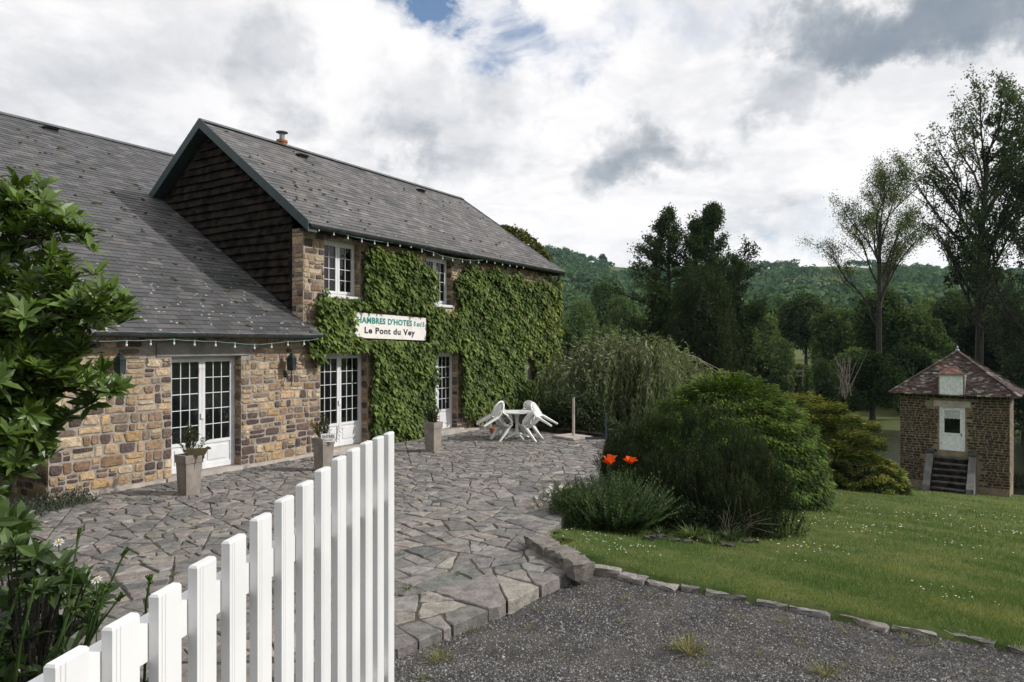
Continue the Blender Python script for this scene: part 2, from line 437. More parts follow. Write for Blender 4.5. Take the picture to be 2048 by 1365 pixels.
SKY_X = np.array([-4000, 0, 600, 1000, 1120, 1200, 1300, 1480, 1600, 1700, 1800, 1950, 2048, 2600, 4000.])
SKY_E = np.array([150, 160, 170, 186, 182, 158, 150, 148, 154, 156, 148, 138, 132, 130, 130.]) + 4
def land_z(X, Y):
    X = np.asarray(X, float); Y = np.asarray(Y, float)
    d = edge_d(X, Y)
    z = np.where(d > 0, lawn_z(X, Y), gravel_z(X, Y))
    flat = -0.45 - 0.127 * 32.0
    z = np.where(d > 32, flat - 1.1 * sstep(d, 32.5, 36.5), z)
    z = np.where(d > 58, -5.61 + 1.2 * sstep(d, 58, 64) + 5.2 * sstep(d, 62, 170), z)
    R = np.hypot(X, Y)
    px = 1024 + 1365 * X / np.maximum(Y, 0.2 * R + 1e-3)
    el = np.interp(px, SKY_X, SKY_E) / 1365
    top = el * 870 / np.sqrt(1 + ((np.clip(px, -400, 2500) - 1024) / 1365) ** 2)
    t = np.clip((R - 230) / 640, 0, 1.6)
    hill = top * np.where(t < 1, (t ** 1.15) * (1.0) , 1 + 0.0 * t)
    hill = hill + 4.0 * np.sin(X * 0.021 + 1.0) * np.sin(Y * 0.017) * np.clip(t * 3, 0, 1) * np.clip((1.05 - t) * 4, 0, 1)
    z = z + np.where(R > 230, hill, 0)
    # house and terrace platform
    u, v = uv_of(X, Y)
    inside = (u > -12) & (u < 12) & (v < 6.4 - np.maximum(u, -3) * 0.25) & (v > -22)
    z = np.where(inside, np.minimum(z, -0.5), z)
    return z
def project(X, Y, Z): return 1024 + 1365 * X / Y, 688 - 1365 * (Z - EYE) / Y

def polar_sheet():
    ang = np.radians(np.concatenate([np.arange(-180, -60, 10), np.arange(-60, 60, 0.75), np.arange(60, 180, 10)]))
    rad = np.concatenate([[0.4], np.geomspace(1.5, 1400, 150)])
    A, R = np.meshgrid(ang, rad)
    X = R * np.sin(A); Y = R * np.cos(A)
    near = np.where(R < 60, 0.07, 0.0)
    Zz = land_z(X, Y) - near
    n, m = A.shape
    V = np.stack([X, Y, Zz], -1).reshape(-1, 3)
    i, j = np.meshgrid(np.arange(n - 1), np.arange(m), indexing='ij')
    j2 = (j + 1) % m
    F = np.stack([i * m + j, i * m + j2, (i + 1) * m + j2, (i + 1) * m + j], -1).reshape(-1, 4)
    return V, F
V_, F_ = polar_sheet()
ob('ground', V_, F_, MATS['meadow'], smooth_=True, kind='structure')

# ---- terrace outline in (u, v)
def terrace_limit(u):       # right / front limit of v for a given u
    return np.interp(u, [-9.0, -5.85, -4.22, -3.08, -3.07, -2.28, 1.41, 4.71, 6.3, 6.7, 7.4], [7.7, 8.14, 8.38, 8.46, 8.46, 7.55, 6.53, 5.11, 4.47, 2.9, 0.0])
def in_terrace(u, v, m=0.0): return (u > -7.2 + m) & (u < 7.3 - m) & (v > m) & (v < terrace_limit(u) - m)

# ---- lawn sheet
def grid_sheet(s0, s1, ds, d0, d1, dd, zf, keep):
    s = np.arange(s0, s1 + ds / 2, ds); d = np.arange(d0, d1 + dd / 2, dd)
    S, Dd = np.meshgrid(s, d, indexing='ij')
    X = EP[0] + ET[0] * S + EN[0] * Dd; Y = EP[1] + ET[1] * S + EN[1] * Dd
    Zz = zf(X, Y); n, m = S.shape
    V = np.stack([X, Y, Zz], -1).reshape(-1, 3)
    i, j = np.meshgrid(np.arange(n - 1), np.arange(m - 1), indexing='ij')
    F = np.stack([i * m + j, i * m + j + 1, (i + 1) * m + j + 1, (i + 1) * m + j], -1).reshape(-1, 4)[:, ::-1]
    cX = V[F, 0].mean(1); cY = V[F, 1].mean(1)
    F = F[keep(cX, cY)]
    return V, F
def keep_lawn(X, Y):
    u, v = uv_of(X, Y); return ~((v < terrace_limit(u) - 0.05) & (u < 7.2)) & ~((v < 0) & (u < 13))
def lawn_edge_z(X, Y):
    d = edge_d(X, Y); return np.where(d > -0.01, lawn_z(X, Y), np.where(d > -0.09, lawn_z(X, Y) - 0.025, gravel_z(X, Y) - 0.06))
V1, F1 = grid_sheet(-14, 30, 0.4, 0.0, 32.6, 0.4, lawn_z, keep_lawn)
V2, F2 = grid_sheet(-14, 30, 0.4, -0.16, 0.0, 0.08, lawn_edge_z, keep_lawn)
V_ = np.concatenate([V1, V2]); F_ = np.concatenate([F1, F2 + len(V1)])
ob('lawn', V_, F_, MATS['lawn'], smooth_=True, kind='structure')
def keep_gravel(X, Y):
    u, v = uv_of(X, Y); return ~(v < terrace_limit(np.minimum(u, -3.0)) - 0.05)
V_, F_ = grid_sheet(-9, 14, 0.2, -12.4, 0.0, 0.2, gravel_z, keep_gravel)
ob('driveway', V_, F_, MATS['gravel_bed'], smooth_=True, kind='structure')
# ---- river
s_ = [(-160, 34.0), (160, 34.0), (160, 61.0), (-160, 61.0)]
Vw = [(EP[0] + ET[0] * s + EN[0] * d, EP[1] + ET[1] * s + EN[1] * d, -5.05) for s, d in s_]
ob('river', Vw, [(0, 1, 2, 3)], MATS['water'], kind='structure')

# ================================================================== TERRACE (crazy paving)
rng = np.random.default_rng(11)
def clip_half(poly, p, n):
    out = []
    m = len(poly)
    for i in range(m):
        a = poly[i]; b = poly[(i + 1) % m]
        da = (a[0] - p[0]) * n[0] + (a[1] - p[1]) * n[1]; db = (b[0] - p[0]) * n[0] + (b[1] - p[1]) * n[1]
        if da <= 0: out.append(a)
        if (da < 0) != (db < 0) and da != db:
            t = da / (da - db); out.append((a[0] + (b[0] - a[0]) * t, a[1] + (b[1] - a[1]) * t))
    return out
def edge_hp(a, b):      # keep the left of a->b
    d = (b[0] - a[0], b[1] - a[1]); return a, (d[1], -d[0])
TERR = [(-7.2, 0.03), (7.3, 0.03), (6.7, 2.9), (6.3, 4.47), (4.71, 5.11), (1.41, 6.53), (-2.28, 7.55), (-3.08, 8.46), (-4.22, 8.38), (-5.85, 8.14), (-7.2, 7.95)]
def poly_area(p):
    return 0.5 * sum(p[i][0] * p[(i + 1) % len(p)][1] - p[(i + 1) % len(p)][0] * p[i][1] for i in range(len(p)))
def split_cells(poly, out):
    """crazy paving: keep breaking a slab across its long axis until the piece is of a size one can carry"""
    ar = abs(poly_area(poly)); P = np.array(poly); c = P.mean(0)
    near = np.clip((c[1] - 5.0) / 3.0, 0, 1)
    goal = (0.052 + 0.105 * near) * rng.lognormal(0, 0.5)
    if ar < goal or len(poly) < 3: 
        if ar > 0.006: out.append((poly, ar))
        return
    q = P - c; w, vec = np.linalg.eigh(q.T @ q + np.eye(2) * 1e-6)
    ax = vec[:, 1]; ang = math.atan2(ax[1], ax[0]) + rng.normal(0, 0.42)
    n = np.array([math.cos(ang), math.sin(ang)])
    ext = q @ n; p = c + n * rng.uniform(0.30, 0.70) * 0 + n * (ext.min() + (ext.max() - ext.min()) * rng.uniform(0.36, 0.64))
    for sgn in (1, -1):
        h = clip_half(poly, p, n * sgn)
        if len(h) >= 3: split_cells(h, out)
flags = []
split_cells([(-7.2, 0.03), (0.5, 0.03), (-2.28, 7.55), (-3.08, 8.46), (-4.22, 8.38), (-5.85, 8.14), (-7.2, 7.95)], flags)
split_cells([(0.5, 0.03), (7.3, 0.03), (6.7, 2.9), (6.3, 4.47), (4.71, 5.11), (1.41, 6.53), (-2.28, 7.55)], flags)
def flag_mesh(poly, ar):
    c = np.mean(poly, 0); P = np.array(poly)
    if poly_area(poly) < 0: P = P[::-1]
    r = math.sqrt(ar / math.pi)
    P = c + (P - c) * (1 - min(0.13, 0.0095 / r * rng.uniform(0.5, 1.4)))
    pts = []
    for i in range(len(P)):
        a = P[i]; b = P[(i + 1) % len(P)]; L = np.hypot(*(b - a)); nseg = max(1, int(L / 0.11))
        nrm = np.array([b[1] - a[1], a[0] - b[0]]) / (L + 1e-9)
        for k in range(nseg):
            t = k / nseg; q = a + (b - a) * t
            if k: q = q + nrm * rng.normal(0, 0.010)
            elif L > 0.06: q = q + (c - q) * rng.uniform(0.0, 0.09)
            pts.append(q)
    pts = np.array(pts); n = len(pts)
    tilt = rng.normal(0, 0.006, 2); h0 = rng.uniform(-0.006, 0.008)
    zt = h0 + (pts - c) @ tilt
    inner = c + (pts - c) * (1 - min(0.12, 0.014 / r))
    low = np.concatenate([pts, (zt - 0.14)[:, None]], 1)
    mid = np.concatenate([pts, (zt - 0.010 + rng.normal(0, 0.003, n))[:, None]], 1)
    top = np.concatenate([inner, (zt + rng.normal(0, 0.0018, n))[:, None]], 1)
    V = np.concatenate([low, mid, top]); V = np.concatenate([V, [[c[0], c[1], h0 + 0.003]]])
    V = np.stack([V[:, 0], V[:, 1], V[:, 2]], 1)
    F = []
    for i in range(n):
        j = (i + 1) % n
        F += [(i, j, n + j, n + i), (n + i, n + j, 2 * n + j, 2 * n + i), (2 * n + i, 2 * n + j, 3 * n)]
    return Wm(V), [tuple(f) for f in F]
# u,v,z -> world keeps handedness flipped (U x N = -Z), so reverse winding
def rev(F): return [tuple(reversed(f)) for f in F]
terr = empty('terrace', W(0, 4, 0), kind='structure')
mbt = MB()
TIN = [(u - 0.05 * np.sign(u), v + (0.05 if v < 4 else -0.05)) for u, v in TERR]
top = [W(u, v, -0.014) for u, v in TIN]; n = len(top)
bot = [W(u, v, -1.6) for u, v in TIN]
mbt.add(top + bot, rev([tuple(range(n))]) + rev([(i, n + i, n + (i + 1) % n, (i + 1) % n) for i in range(n)]))
mbt.build('joint_bed', MATS['joint'], terr)
FLAGC = [((0.178, 0.168, 0.158), 6), ((0.205, 0.19, 0.177), 5), ((0.145, 0.142, 0.138), 3), ((0.225, 0.20, 0.18), 2), ((0.115, 0.117, 0.117), 1), ((0.245, 0.222, 0.198), 1)]
def pick(pal, rng, jit=0.12):
    w = np.array([p[1] for p in pal], float); i = rng.choice(len(pal), p=w / w.sum())
    return np.clip(np.array(pal[i][0]) * rng.normal(1, jit) * (1 + rng.normal(0, 0.016, 3)), 0.004, 0.9)
def parts_or_rest(lst, name, mat, parent, limit=300, rest='rest'):
    """lst of (V, F, colour); the ones that show largest become parts, the others one joined part"""
    def size(e):
        V = np.asarray(e[0]); c = V.mean(0); ext = np.ptp(V, axis=0)
        vis = 1.0
        x, y = project(c[0], max(c[1], 0.3), c[2])
        if x < -40 or x > 2090 or y < -40 or y > 1410 or c[1] < 0.3: vis = 0.01
        return -vis * np.linalg.norm(ext) / np.linalg.norm(c - CAMP)
    lst = sorted(lst, key=size)
    for V, F, c in lst[:limit]: ob(name, V, F, mat, parent, col=c, centre=True)
    if len(lst) > limit:
        m = MB()
        for V, F, c in lst[limit:]: m.add(V, F, c)
        m.build(rest, mat, parent, usecol=True, kind='stuff')
lst = []
for poly, ar in flags:
    V, F = flag_mesh(poly, ar); lst.append((V, rev(F), pick(FLAGC, rng)))
parts_or_rest(lst, 'flagstone', MATS['flag'], terr, 300, 'flagstones_beyond')

# ================================================================== STONE FACING
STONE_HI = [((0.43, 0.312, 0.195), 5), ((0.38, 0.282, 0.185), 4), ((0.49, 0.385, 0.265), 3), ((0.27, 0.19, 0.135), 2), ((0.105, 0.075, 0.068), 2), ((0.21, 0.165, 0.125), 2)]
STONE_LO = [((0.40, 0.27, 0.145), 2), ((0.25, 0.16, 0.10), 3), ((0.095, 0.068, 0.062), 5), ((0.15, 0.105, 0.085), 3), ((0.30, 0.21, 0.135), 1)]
def stone_shape(rng, w, h, proud, n=8):
    a = (np.arange(n) + 0.5) / n * 2 * math.pi
    e = rng.uniform(0.22, 0.5)
    x = np.sign(np.cos(a)) * np.abs(np.cos(a)) ** e * w / 2; y = np.sign(np.sin(a)) * np.abs(np.sin(a)) ** e * h / 2
    j = min(w, h) * 0.055
    x = x + rng.normal(0, j, n); y = y + rng.normal(0, j, n)
    rings = [(1.0, -0.03), (0.96, proud * 0.55), (0.78, proud)]
    V = []
    for s, dp in rings:
        for k in range(n): V.append((x[k] * s, y[k] * s, dp + (rng.normal(0, proud * 0.14) if dp > 0 else 0)))
    V.append((rng.normal(0, w * 0.08), rng.normal(0, h * 0.08), proud * rng.uniform(0.95, 1.25)))
    F = []
    for i in range(2):
        for k in range(n): F.append((i * n + k, i * n + (k + 1) % n, (i + 1) * n + (k + 1) % n, (i + 1) * n + k))
    for k in range(n): F.append((2 * n + k, 2 * n + (k + 1) % n, 3 * n))
    return np.array(V), F
def lay_stones(rng, frame, a0, a1, b0, b1, skip, pal, rows=(0.09, 0.21), wid=(0.11, 0.40), gap=0.024, proud=0.017, split=0.25):
    """frame=(origin, A, B, N): A x B = N outward"""
    Or, A, B, Nn = frame
    out = []
    b = b0
    while b < b1 - 0.04:
        h = rng.uniform(*rows)
        if b + h > b1 - 0.05: h = b1 - b
        a = a0 - rng.uniform(0, 0.1)
        while a < a1 - 0.03:
            w = rng.uniform(*wid) * (0.8 if h < 0.12 else 1.0)
            if h > 0.16 and rng.random() < 0.3: w = rng.uniform(0.09, 0.2)
            aa0 = max(a, a0); aa1 = min(a + w, a1)
            if a1 - aa1 < 0.07: aa1 = a1; w = aa1 - a
            if aa1 - aa0 > 0.05:
                subs = [(b, b + h)]
                if h > 0.15 and rng.random() < split:
                    m = b + h * rng.uniform(0.4, 0.6); subs = [(b, m), (m, b + h)]
                for s0, s1 in subs:
                    if not skip(aa0, aa1, s0, s1):
                        V, F = stone_shape(rng, aa1 - aa0 - gap, s1 - s0 - gap, proud * rng.uniform(0.6, 1.4))
                        ca = (aa0 + aa1) / 2; cb = (s0 + s1) / 2 + 0.012 * math.sin(ca * 3.1 + b * 2)
                        Wd = Or + (V[:, :1] + ca) * A + (V[:, 1:2] + cb) * B + V[:, 2:3] * Nn
                        out.append((Wd, F, pick(pal(ca, cb), rng)))
            a += w
        b += h
    return out
FACADE = (OA, UA, ZA, NA)          # U x Z = N
assert np.dot(np.cross(UA, ZA), NA) > 0.99
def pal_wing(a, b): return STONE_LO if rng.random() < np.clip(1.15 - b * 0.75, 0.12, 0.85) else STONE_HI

# ---- openings (u0, u1, z0, z1)
DOOR1 = (-2.83, -1.37, 0.07, 2.27); DOOR2 = (0.69, 2.18, 0.07, 2.27); DOOR3 = (4.42, 5.84, 0.07, 2.25)
WIN1 = (0.80, 1.93, 3.62, 4.90); WIN2 = (4.42, 5.56, 3.60, 4.90); WIN3 = (8.75, 9.35, 1.15, 1.95)
def wall_slab(u0, u1, z0, z1, ops, t):
    m = MB(); ops = sorted(ops)
    us = sorted({u0, u1} | {o[0] for o in ops} | {o[1] for o in ops})
    for a, b in zip(us[:-1], us[1:]):
        mid = (a + b) / 2; zz = [z0]
        for o in sorted([o for o in ops if o[0] < mid < o[1]], key=lambda o: o[2]): zz += [o[2], o[3]]
        zz.append(z1)
        for k in range(0, len(zz), 2):
            if zz[k + 1] - zz[k] > 1e-3: m.ubox(a, b, -t, 0, zz[k], zz[k + 1])
    return m
def hit(a0, a1, b0, b1, o, m=0.0): return a1 > o[0] + m and a0 < o[1] - m and b1 > o[2] + m and b0 < o[3] - m
def covers(ops): return lambda a0, a1, b0, b1: any(hit(a0, a1, b0, b1, o, 0.004) for o in ops)
def stones_around(rng, frame, a0, a1, b0, b1, ops, pal, extra=None, **k):
    """split at the openings so that the stones end cleanly at each jamb"""
    res = []
    us = sorted({a0, a1} | {o[0] for o in ops if a0 < o[0] < a1} | {o[1] for o in ops if a0 < o[1] < a1})
    for a, b in zip(us[:-1], us[1:]):
        mid = (a + b) / 2; zz = [b0]
        for o in sorted([o for o in ops if o[0] < mid < o[1]], key=lambda o: o[2]): zz += [o[2], o[3]]
        zz.append(b1)
        for i in range(0, len(zz), 2):
            if zz[i + 1] - zz[i] > 0.06: res += lay_stones(rng, frame, a, b, max(zz[i], b0), zz[i + 1], extra or (lambda *q: False), pal, **k)
    return res

# ---- french windows and casements
def joinery(parent, name, o, v, leaves, cols, rows, panel, label=None, handle=True):
    u0, u1, z0, z1 = o
    fr = MB(); f = 0.055
    fr.ubox(u0, u0 + f, v - 0.06, v, z0, z1); fr.ubox(u1 - f, u1, v - 0.06, v, z0, z1)
    fr.ubox(u0 + f, u1 - f, v - 0.06, v, z1 - f, z1)
    if not panel: fr.ubox(u0 + f, u1 - f, v - 0.06, v, z0, z0 + f)
    d = fr.build(name, MATS['white'], parent)
    if label: d['label'] = label
    lw = (u1 - u0 - 2 * f) / leaves; st = 0.062
    zb = z0 + (0.01 if panel else f); zt = z1 - f
    for L in range(leaves):
        a = u0 + f + L * lw + 0.004; b = a + lw - 0.008; m = MB(); vf = v + 0.012
        m.ubox(a, a + st, v - 0.045, vf, zb, zt); m.ubox(b - st, b, v - 0.045, vf, zb, zt)
        m.ubox(a + st, b - st, v - 0.045, vf, zt - st, zt)
        gz0 = zb + (panel if panel else st)
        m.ubox(a + st, b - st, v - 0.045, vf, gz0 - st, gz0)
        if panel:
            m.ubox(a + st, b - st, v - 0.045, vf, zb, zb + 0.10)
            m.ubox(a + st, b - st, v - 0.040, v - 0.008, zb + 0.10, gz0 - st)
        gz1 = zt - st; ga, gb = a + st, b - st
        for c in range(1, cols): 
            q = ga + (gb - ga) * c / cols; m.ubox(q - 0.0065, q + 0.0065, v - 0.030, v - 0.002, gz0, gz1)
        for r in range(1, rows):
            q = gz0 + (gz1 - gz0) * r / rows; m.ubox(ga, gb, v - 0.029, v - 0.003, q - 0.0065, q + 0.0065)
        lf = m.build('sash' if not panel else 'door_leaf', MATS['white'], d)
        if panel:
            pm = MB(); pm.ubox(a + st + 0.06, b - st - 0.06, v - 0.008, v + 0.004, zb + 0.16, gz0 - st - 0.06)
            pm.build('raised_panel', MATS['white'], d)
        for c in range(cols):
            for r in range(rows):
                p = MB(); x0 = ga + (gb - ga) * c / cols; x1 = ga + (gb - ga) * (c + 1) / cols
                y0 = gz0 + (gz1 - gz0) * r / rows; y1 = gz0 + (gz1 - gz0) * (r + 1) / rows
                p.ubox(x0, x1, v - 0.024, v - 0.018, y0, y1); p.build('pane', MATS['glass'], d)
    if handle:
        h = MB(); mid = (u0 + u1) / 2
        h.ubox(mid - 0.035, mid + 0.035, v + 0.012, v + 0.045, z0 + (z1 - z0) * 0.45, z0 + (z1 - z0) * 0.45 + 0.10); h.build('handle', MATS['pvc'], d)
    return d

# ---- slates
def slates(rng, Or, A, B, Nn, region, rows0, rows1, ex, w, keep, cols, base=0.03):
    """region: list of convex polygons in (a, b); b runs up the slope"""
    out = []
    nb = int((rows1 - rows0) / ex) + 1
    for r in range(nb):
        b0 = rows0 + r * ex; amin = min(p[0] for pg in region for p in pg); amax = max(p[0] for pg in region for p in pg)
        a = amin - (w / 2 if r % 2 else 0.0)
        while a < amax:
            q = [(a + 0.003, b0 - 0.004 * rng.random()), (a + w - 0.003, b0 - 0.004 * rng.random()), (a + w - 0.003, b0 + ex * 1.04), (a + 0.003, b0 + ex * 1.04)]
            cen = Or + A * (a + w / 2) + B * (b0 + ex / 2)
            if keep(cen):
                for pg in region:
                    poly = q
                    for i in range(len(pg)):
                        p, n = edge_hp(pg[i], pg[(i + 1) % len(pg)])
                        poly = clip_half(poly, p, n)
                        if len(poly) < 3: break
                    if len(poly) >= 3 and abs(poly_area(poly)) > 0.002:
                        lift = rng.uniform(-0.002, 0.004)
                        V = []
                        for (x, y) in poly: V.append(Or + A * x + B * y + Nn * (base + 0.010 * (1 - (y - b0) / ex) + lift))
                        for (x, y) in poly: V.append(Or + A * x + B * y + Nn * (base - 0.012))
                        n = len(poly)
                        F = [tuple(range(n))] + [(i, n + i, n + (i + 1) % n, (i + 1) % n) for i in range(n)]
                        out.append((np.array(V), F, pick(cols, rng, 0.16)))
            a += w
    return out
SLATEC = [((0.122, 0.115, 0.116), 5), ((0.108, 0.104, 0.106), 4), ((0.138, 0.128, 0.126), 3), ((0.095, 0.094, 0.097), 2)]
SLATEW = [((0.088, 0.086, 0.09), 5), ((0.075, 0.075, 0.08), 4), ((0.105, 0.10, 0.10), 3), ((0.06, 0.062, 0.066), 2)]
def moss_blob(rng, c, A, B, Nn, r):
    n = 7; V = []; k = rng.uniform(0.5, 0.9)
    for s, hh in ((1.0, -0.01), (0.7, 0.022)):
        for i in range(n):
            t = 2 * math.pi * i / n; rr = r * s * rng.uniform(0.75, 1.2)
            V.append(c + A * math.cos(t) * rr + B * math.sin(t) * rr * k + Nn * hh)
    V.append(c + Nn * 0.034)
    F = [(i, (i + 1) % n, n + (i + 1) % n, n + i) for i in range(n)] + [(n + i, n + (i + 1) % n, 2 * n) for i in range(n)]
    return np.array(V), F

# ================================================================== THE WING (low roof, left)
rng = np.random.default_rng(5)
SW = 0.607; EZ = 2.74; EV = 0.42; RV = -9.30; RZ = EZ + SW * (EV - RV)
wing = empty('stone_wing', W(-3, 0, 0), 'low stone wing with a long slate roof and white french doors at its front', 'house')
WU0, WU1 = -4.86, 0.688
m = wall_slab(WU0, WU1, -0.3, 2.72, [DOOR1], 0.36)
m.ubox(WU0, WU0 + 0.36, -3.2, -0.362, -0.3, 2.72)          # return wall of the open bay
m.ubox(-10.0, WU0 + 0.36, -3.6, -3.202, -0.3, 3.0)           # back of the open bay
m.ubox(-10.4, -10.002, -3.6, 0, -0.3, 2.72)
m.build('wall', MATS['mortar'], wing)
mb = MB(); mb.ubox(-4.5, 0.2, -0.9, -0.5, 0, 2.7); mb.build('dark_room', MATS['interior'], wing)
for a_, b_ in ((WU0 - 0.03, DOOR1[0] - 0.121), (DOOR1[1] + 0.121, 0.585)):
    mb = MB(); mb.ubox(a_, b_, -0.01, 0.06, -0.1, 0.055); mb.build('plinth', MATS['plinth'], wing)
mb = MB(); mb.ubox(DOOR1[0] - 0.12, DOOR1[1] + 0.12, -0.28, 0.10, -0.1, 0.068); mb.build('door_sill', MATS['plinth'], wing)
mb = MB(); mb.ubox(-3.12, -1.18, -0.30, 0.022, 2.27, 2.52); mb.build('lintel', MATS['concrete'], wing)
LINT = (-3.12, -1.18, 2.27, 2.52)
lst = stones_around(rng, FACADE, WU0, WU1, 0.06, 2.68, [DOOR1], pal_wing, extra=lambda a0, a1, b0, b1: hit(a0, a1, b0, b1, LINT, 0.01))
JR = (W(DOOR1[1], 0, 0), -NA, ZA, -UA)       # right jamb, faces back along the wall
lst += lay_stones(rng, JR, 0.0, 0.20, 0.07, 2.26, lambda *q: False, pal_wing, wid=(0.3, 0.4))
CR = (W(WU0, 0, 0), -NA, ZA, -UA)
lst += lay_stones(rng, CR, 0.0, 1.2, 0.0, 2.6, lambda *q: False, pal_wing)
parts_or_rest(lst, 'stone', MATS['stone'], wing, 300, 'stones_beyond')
joinery(wing, 'french_door', DOOR1, -0.20, 2, 3, 5, 0.55, 'white french door with fifteen panes in each leaf')
# roof
A = UA; Bv = unit(-NA * 1.0 + ZA * SW); Nv = np.cross(A, Bv); Nv = Nv if Nv[2] > 0 else -Nv
k_ = math.hypot(1, SW)
OrW = W(0, EV, EZ - 0.05)
def bv(v): return (EV - v) * k_
rw = MB()
for (ua, ub, va, vb) in ((-10.4, 0.20, EV, RV), (0.20, 5.0, -5.62, RV)):
    P = [OrW + A * ua + Bv * bv(va), OrW + A * ub + Bv * bv(va), OrW + A * ub + Bv * bv(vb), OrW + A * ua + Bv * bv(vb)]
    rw.prism(P, -Nv * 0.10)
P = [W(-10.4, RV, RZ - 0.05), W(5, RV, RZ - 0.05), W(5, RV - 9.7, EZ), W(-10.4, RV - 9.7, EZ)]
rw.prism(P, -ZA * 0.1)
for uu in (-10.3, 4.8): rw.prism([W(uu, 0, 2.6), W(uu, RV, RZ - 0.2), W(uu, RV * 2, 2.6)], UA * 0.1)
roofw = rw.build('roof', MATS['slate_wing'], wing, usecol=False)
roofw.data.color_attributes.new('col', 'FLOAT_COLOR', 'POINT').data.foreach_set('color', np.tile([0.06, 0.06, 0.062, 1], len(roofw.data.vertices)).astype(np.float32))
keepw = lambda c: (lambda p: -140 < p[0] < 760 and p[1] > 60)(project(c[0], c[1], c[2]))
bq = -0.06 + 0.165 * round((bv(-5.62) + 0.06) / 0.165)
regW = [[(-10.4, -0.06), (0.34, -0.06), (0.20, bq), (-10.4, bq)], [(-10.4, bq), (5.0, bq), (5.0, bv(RV)), (-10.4, bv(RV))]]
lst = slates(rng, OrW, A, Bv, Nv, regW, -0.06, bv(RV), 0.165, 0.29, keepw, SLATEW)
parts_or_rest(lst, 'slate', MATS['slate_wing'], roofw, 300, 'slates_beyond')
mb = MB(); mb.prism([W(-10.4, RV + 0.13, RZ - 0.05), W(-10.4, RV, RZ + 0.045), W(-10.4, RV - 0.13, RZ - 0.05)], UA * 15.4); mb.build('ridge', MATS['zinc'], roofw)
mo = MB()
for i in range(130):
    for _ in range(30):
        u = rng.uniform(-9, 0.2); b = rng.uniform(0, bv(RV)); c = OrW + A * u + Bv * b + Nv * 0.04
        if keepw(c): break
    V, F = moss_blob(rng, c, A, Bv, Nv, rng.uniform(0.025, 0.10) * (1.2 if rng.random() < 0.15 else 0.7)); mo.add(V, F)
mo.build('moss', MATS['moss'], roofw, kind='stuff')
# roof vent
def vent(parent, c, A, B, Nn, s=0.30):
    mb = MB(); P = [c - A * s / 2, c + A * s / 2, c + A * s / 2 + B * s * 0.6, c - A * s / 2 + B * s * 0.6]
    mb.add([P[0] + Nn * 0.13, P[1] + Nn * 0.13, P[2] + Nn * 0.03, P[3] + Nn * 0.03, P[0] + Nn * 0.09, P[1] + Nn * 0.09, P[2], P[3]], [(0, 1, 2, 3), (4, 7, 6, 5), (0, 4, 5, 1), (1, 5, 6, 2), (3, 7, 4, 0)])
    mb.add([P[0], P[1], P[1] + Nn * 0.085 + B * 0.04, P[0] + Nn * 0.085 + B * 0.04], [(0, 1, 2, 3)])
    mb.build('roof_vent', MATS['black'], parent)
vent(roofw, OrW + A * (-0.95) + Bv * (bv(RV) - 0.55) + Nv * 0.03, A, Bv, Nv, 0.34)
# gutter
def gutter(parent, u0, u1, v, z, r, nb, name='gutter'):
    m = MB(); seg = 8; n = 2; V = []; F = []
    for uu in (u0, u1):
        for rr in (r, r - 0.006):
            for i in range(seg + 1):
                t = math.pi * i / seg; V.append(W(uu, v + rr * math.cos(t), z - rr * math.sin(t)))
    S = seg + 1
    for i in range(seg): F += [(i, i + 1, 2 * S + i + 1, 2 * S + i), (S + i + 1, S + i, 3 * S + i, 3 * S + i + 1)]
    F += [(0, 2 * S, 3 * S, S), (seg, S + seg, 3 * S + seg, 2 * S + seg)]
    m.add(V, F)
    for uu in (u0, u1 - 0.004): m.prism([W(uu, v + r * math.cos(math.pi * i / seg), z - r * math.sin(math.pi * i / seg)) for i in range(S)], UA * 0.004)
    m.tube([W(u0, v + r, z), W(u1, v + r, z)], 0.010, 6)
    g = m.build(name, MATS['zinc'], parent)
    for k in range(nb):
        uu = u0 + (u1 - u0) * (k + 0.5) / nb; b = MB()
        V = [W(uu + w, v + (r + 0.006) * math.cos(t), z - (r + 0.006) * math.sin(t)) for t in np.linspace(0, math.pi, 7) for w in (-0.012, 0.012)]
        b.add(V, [(2 * i, 2 * i + 1, 2 * i + 3, 2 * i + 2) for i in range(6)]); b.build('bracket', MATS['zinc'], g)
    return g
gutter(wing, -10.4, 0.34, EV - 0.015, EZ - 0.045, 0.075, 24)

# ================================================================== THE MAIN HOUSE
rng = np.random.default_rng(8)
house = empty('stone_house', W(6, 0, 0), 'two storey stone house with slate roof and dark boarded gable', 'house')
HU0, HU1, HD = 0.20, 11.45, -6.9
SM = 0.736; MEZ = 5.12; MEV = 0.42; MRV = -3.45; MRZ = MEZ + SM * (MEV - MRV)
OPS = [DOOR2, DOOR3, WIN1, WIN2, WIN3]
m = MB()
for (a, b, z0, z1, ops) in ((0.69, HU1, -0.6, 2.70, [DOOR2, DOOR3, WIN3]), (HU0, HU1, 2.70, 5.05, [WIN1, WIN2])):
    mm = wall_slab(a, b, z0, z1, ops, 0.36)
    m.add(np.concatenate(mm.V), mm.F)
m.ubox(HU0 + 0.06, HU0 + 0.36, HD, -0.362, 2.5, 5.05)
m.ubox(HU1 - 0.36, HU1, HD, -0.362, -3, 5.05)
m.ubox(HU0, HU1, HD - 0.3, HD - 0.002, -3, 5.05)
m.build('wall', MATS['mortar'], house)
mb = MB(); mb.ubox(0.3, 11.0, -1.3, -0.7, 0, 5.0); mb.build('dark_room', MATS['interior'], house)
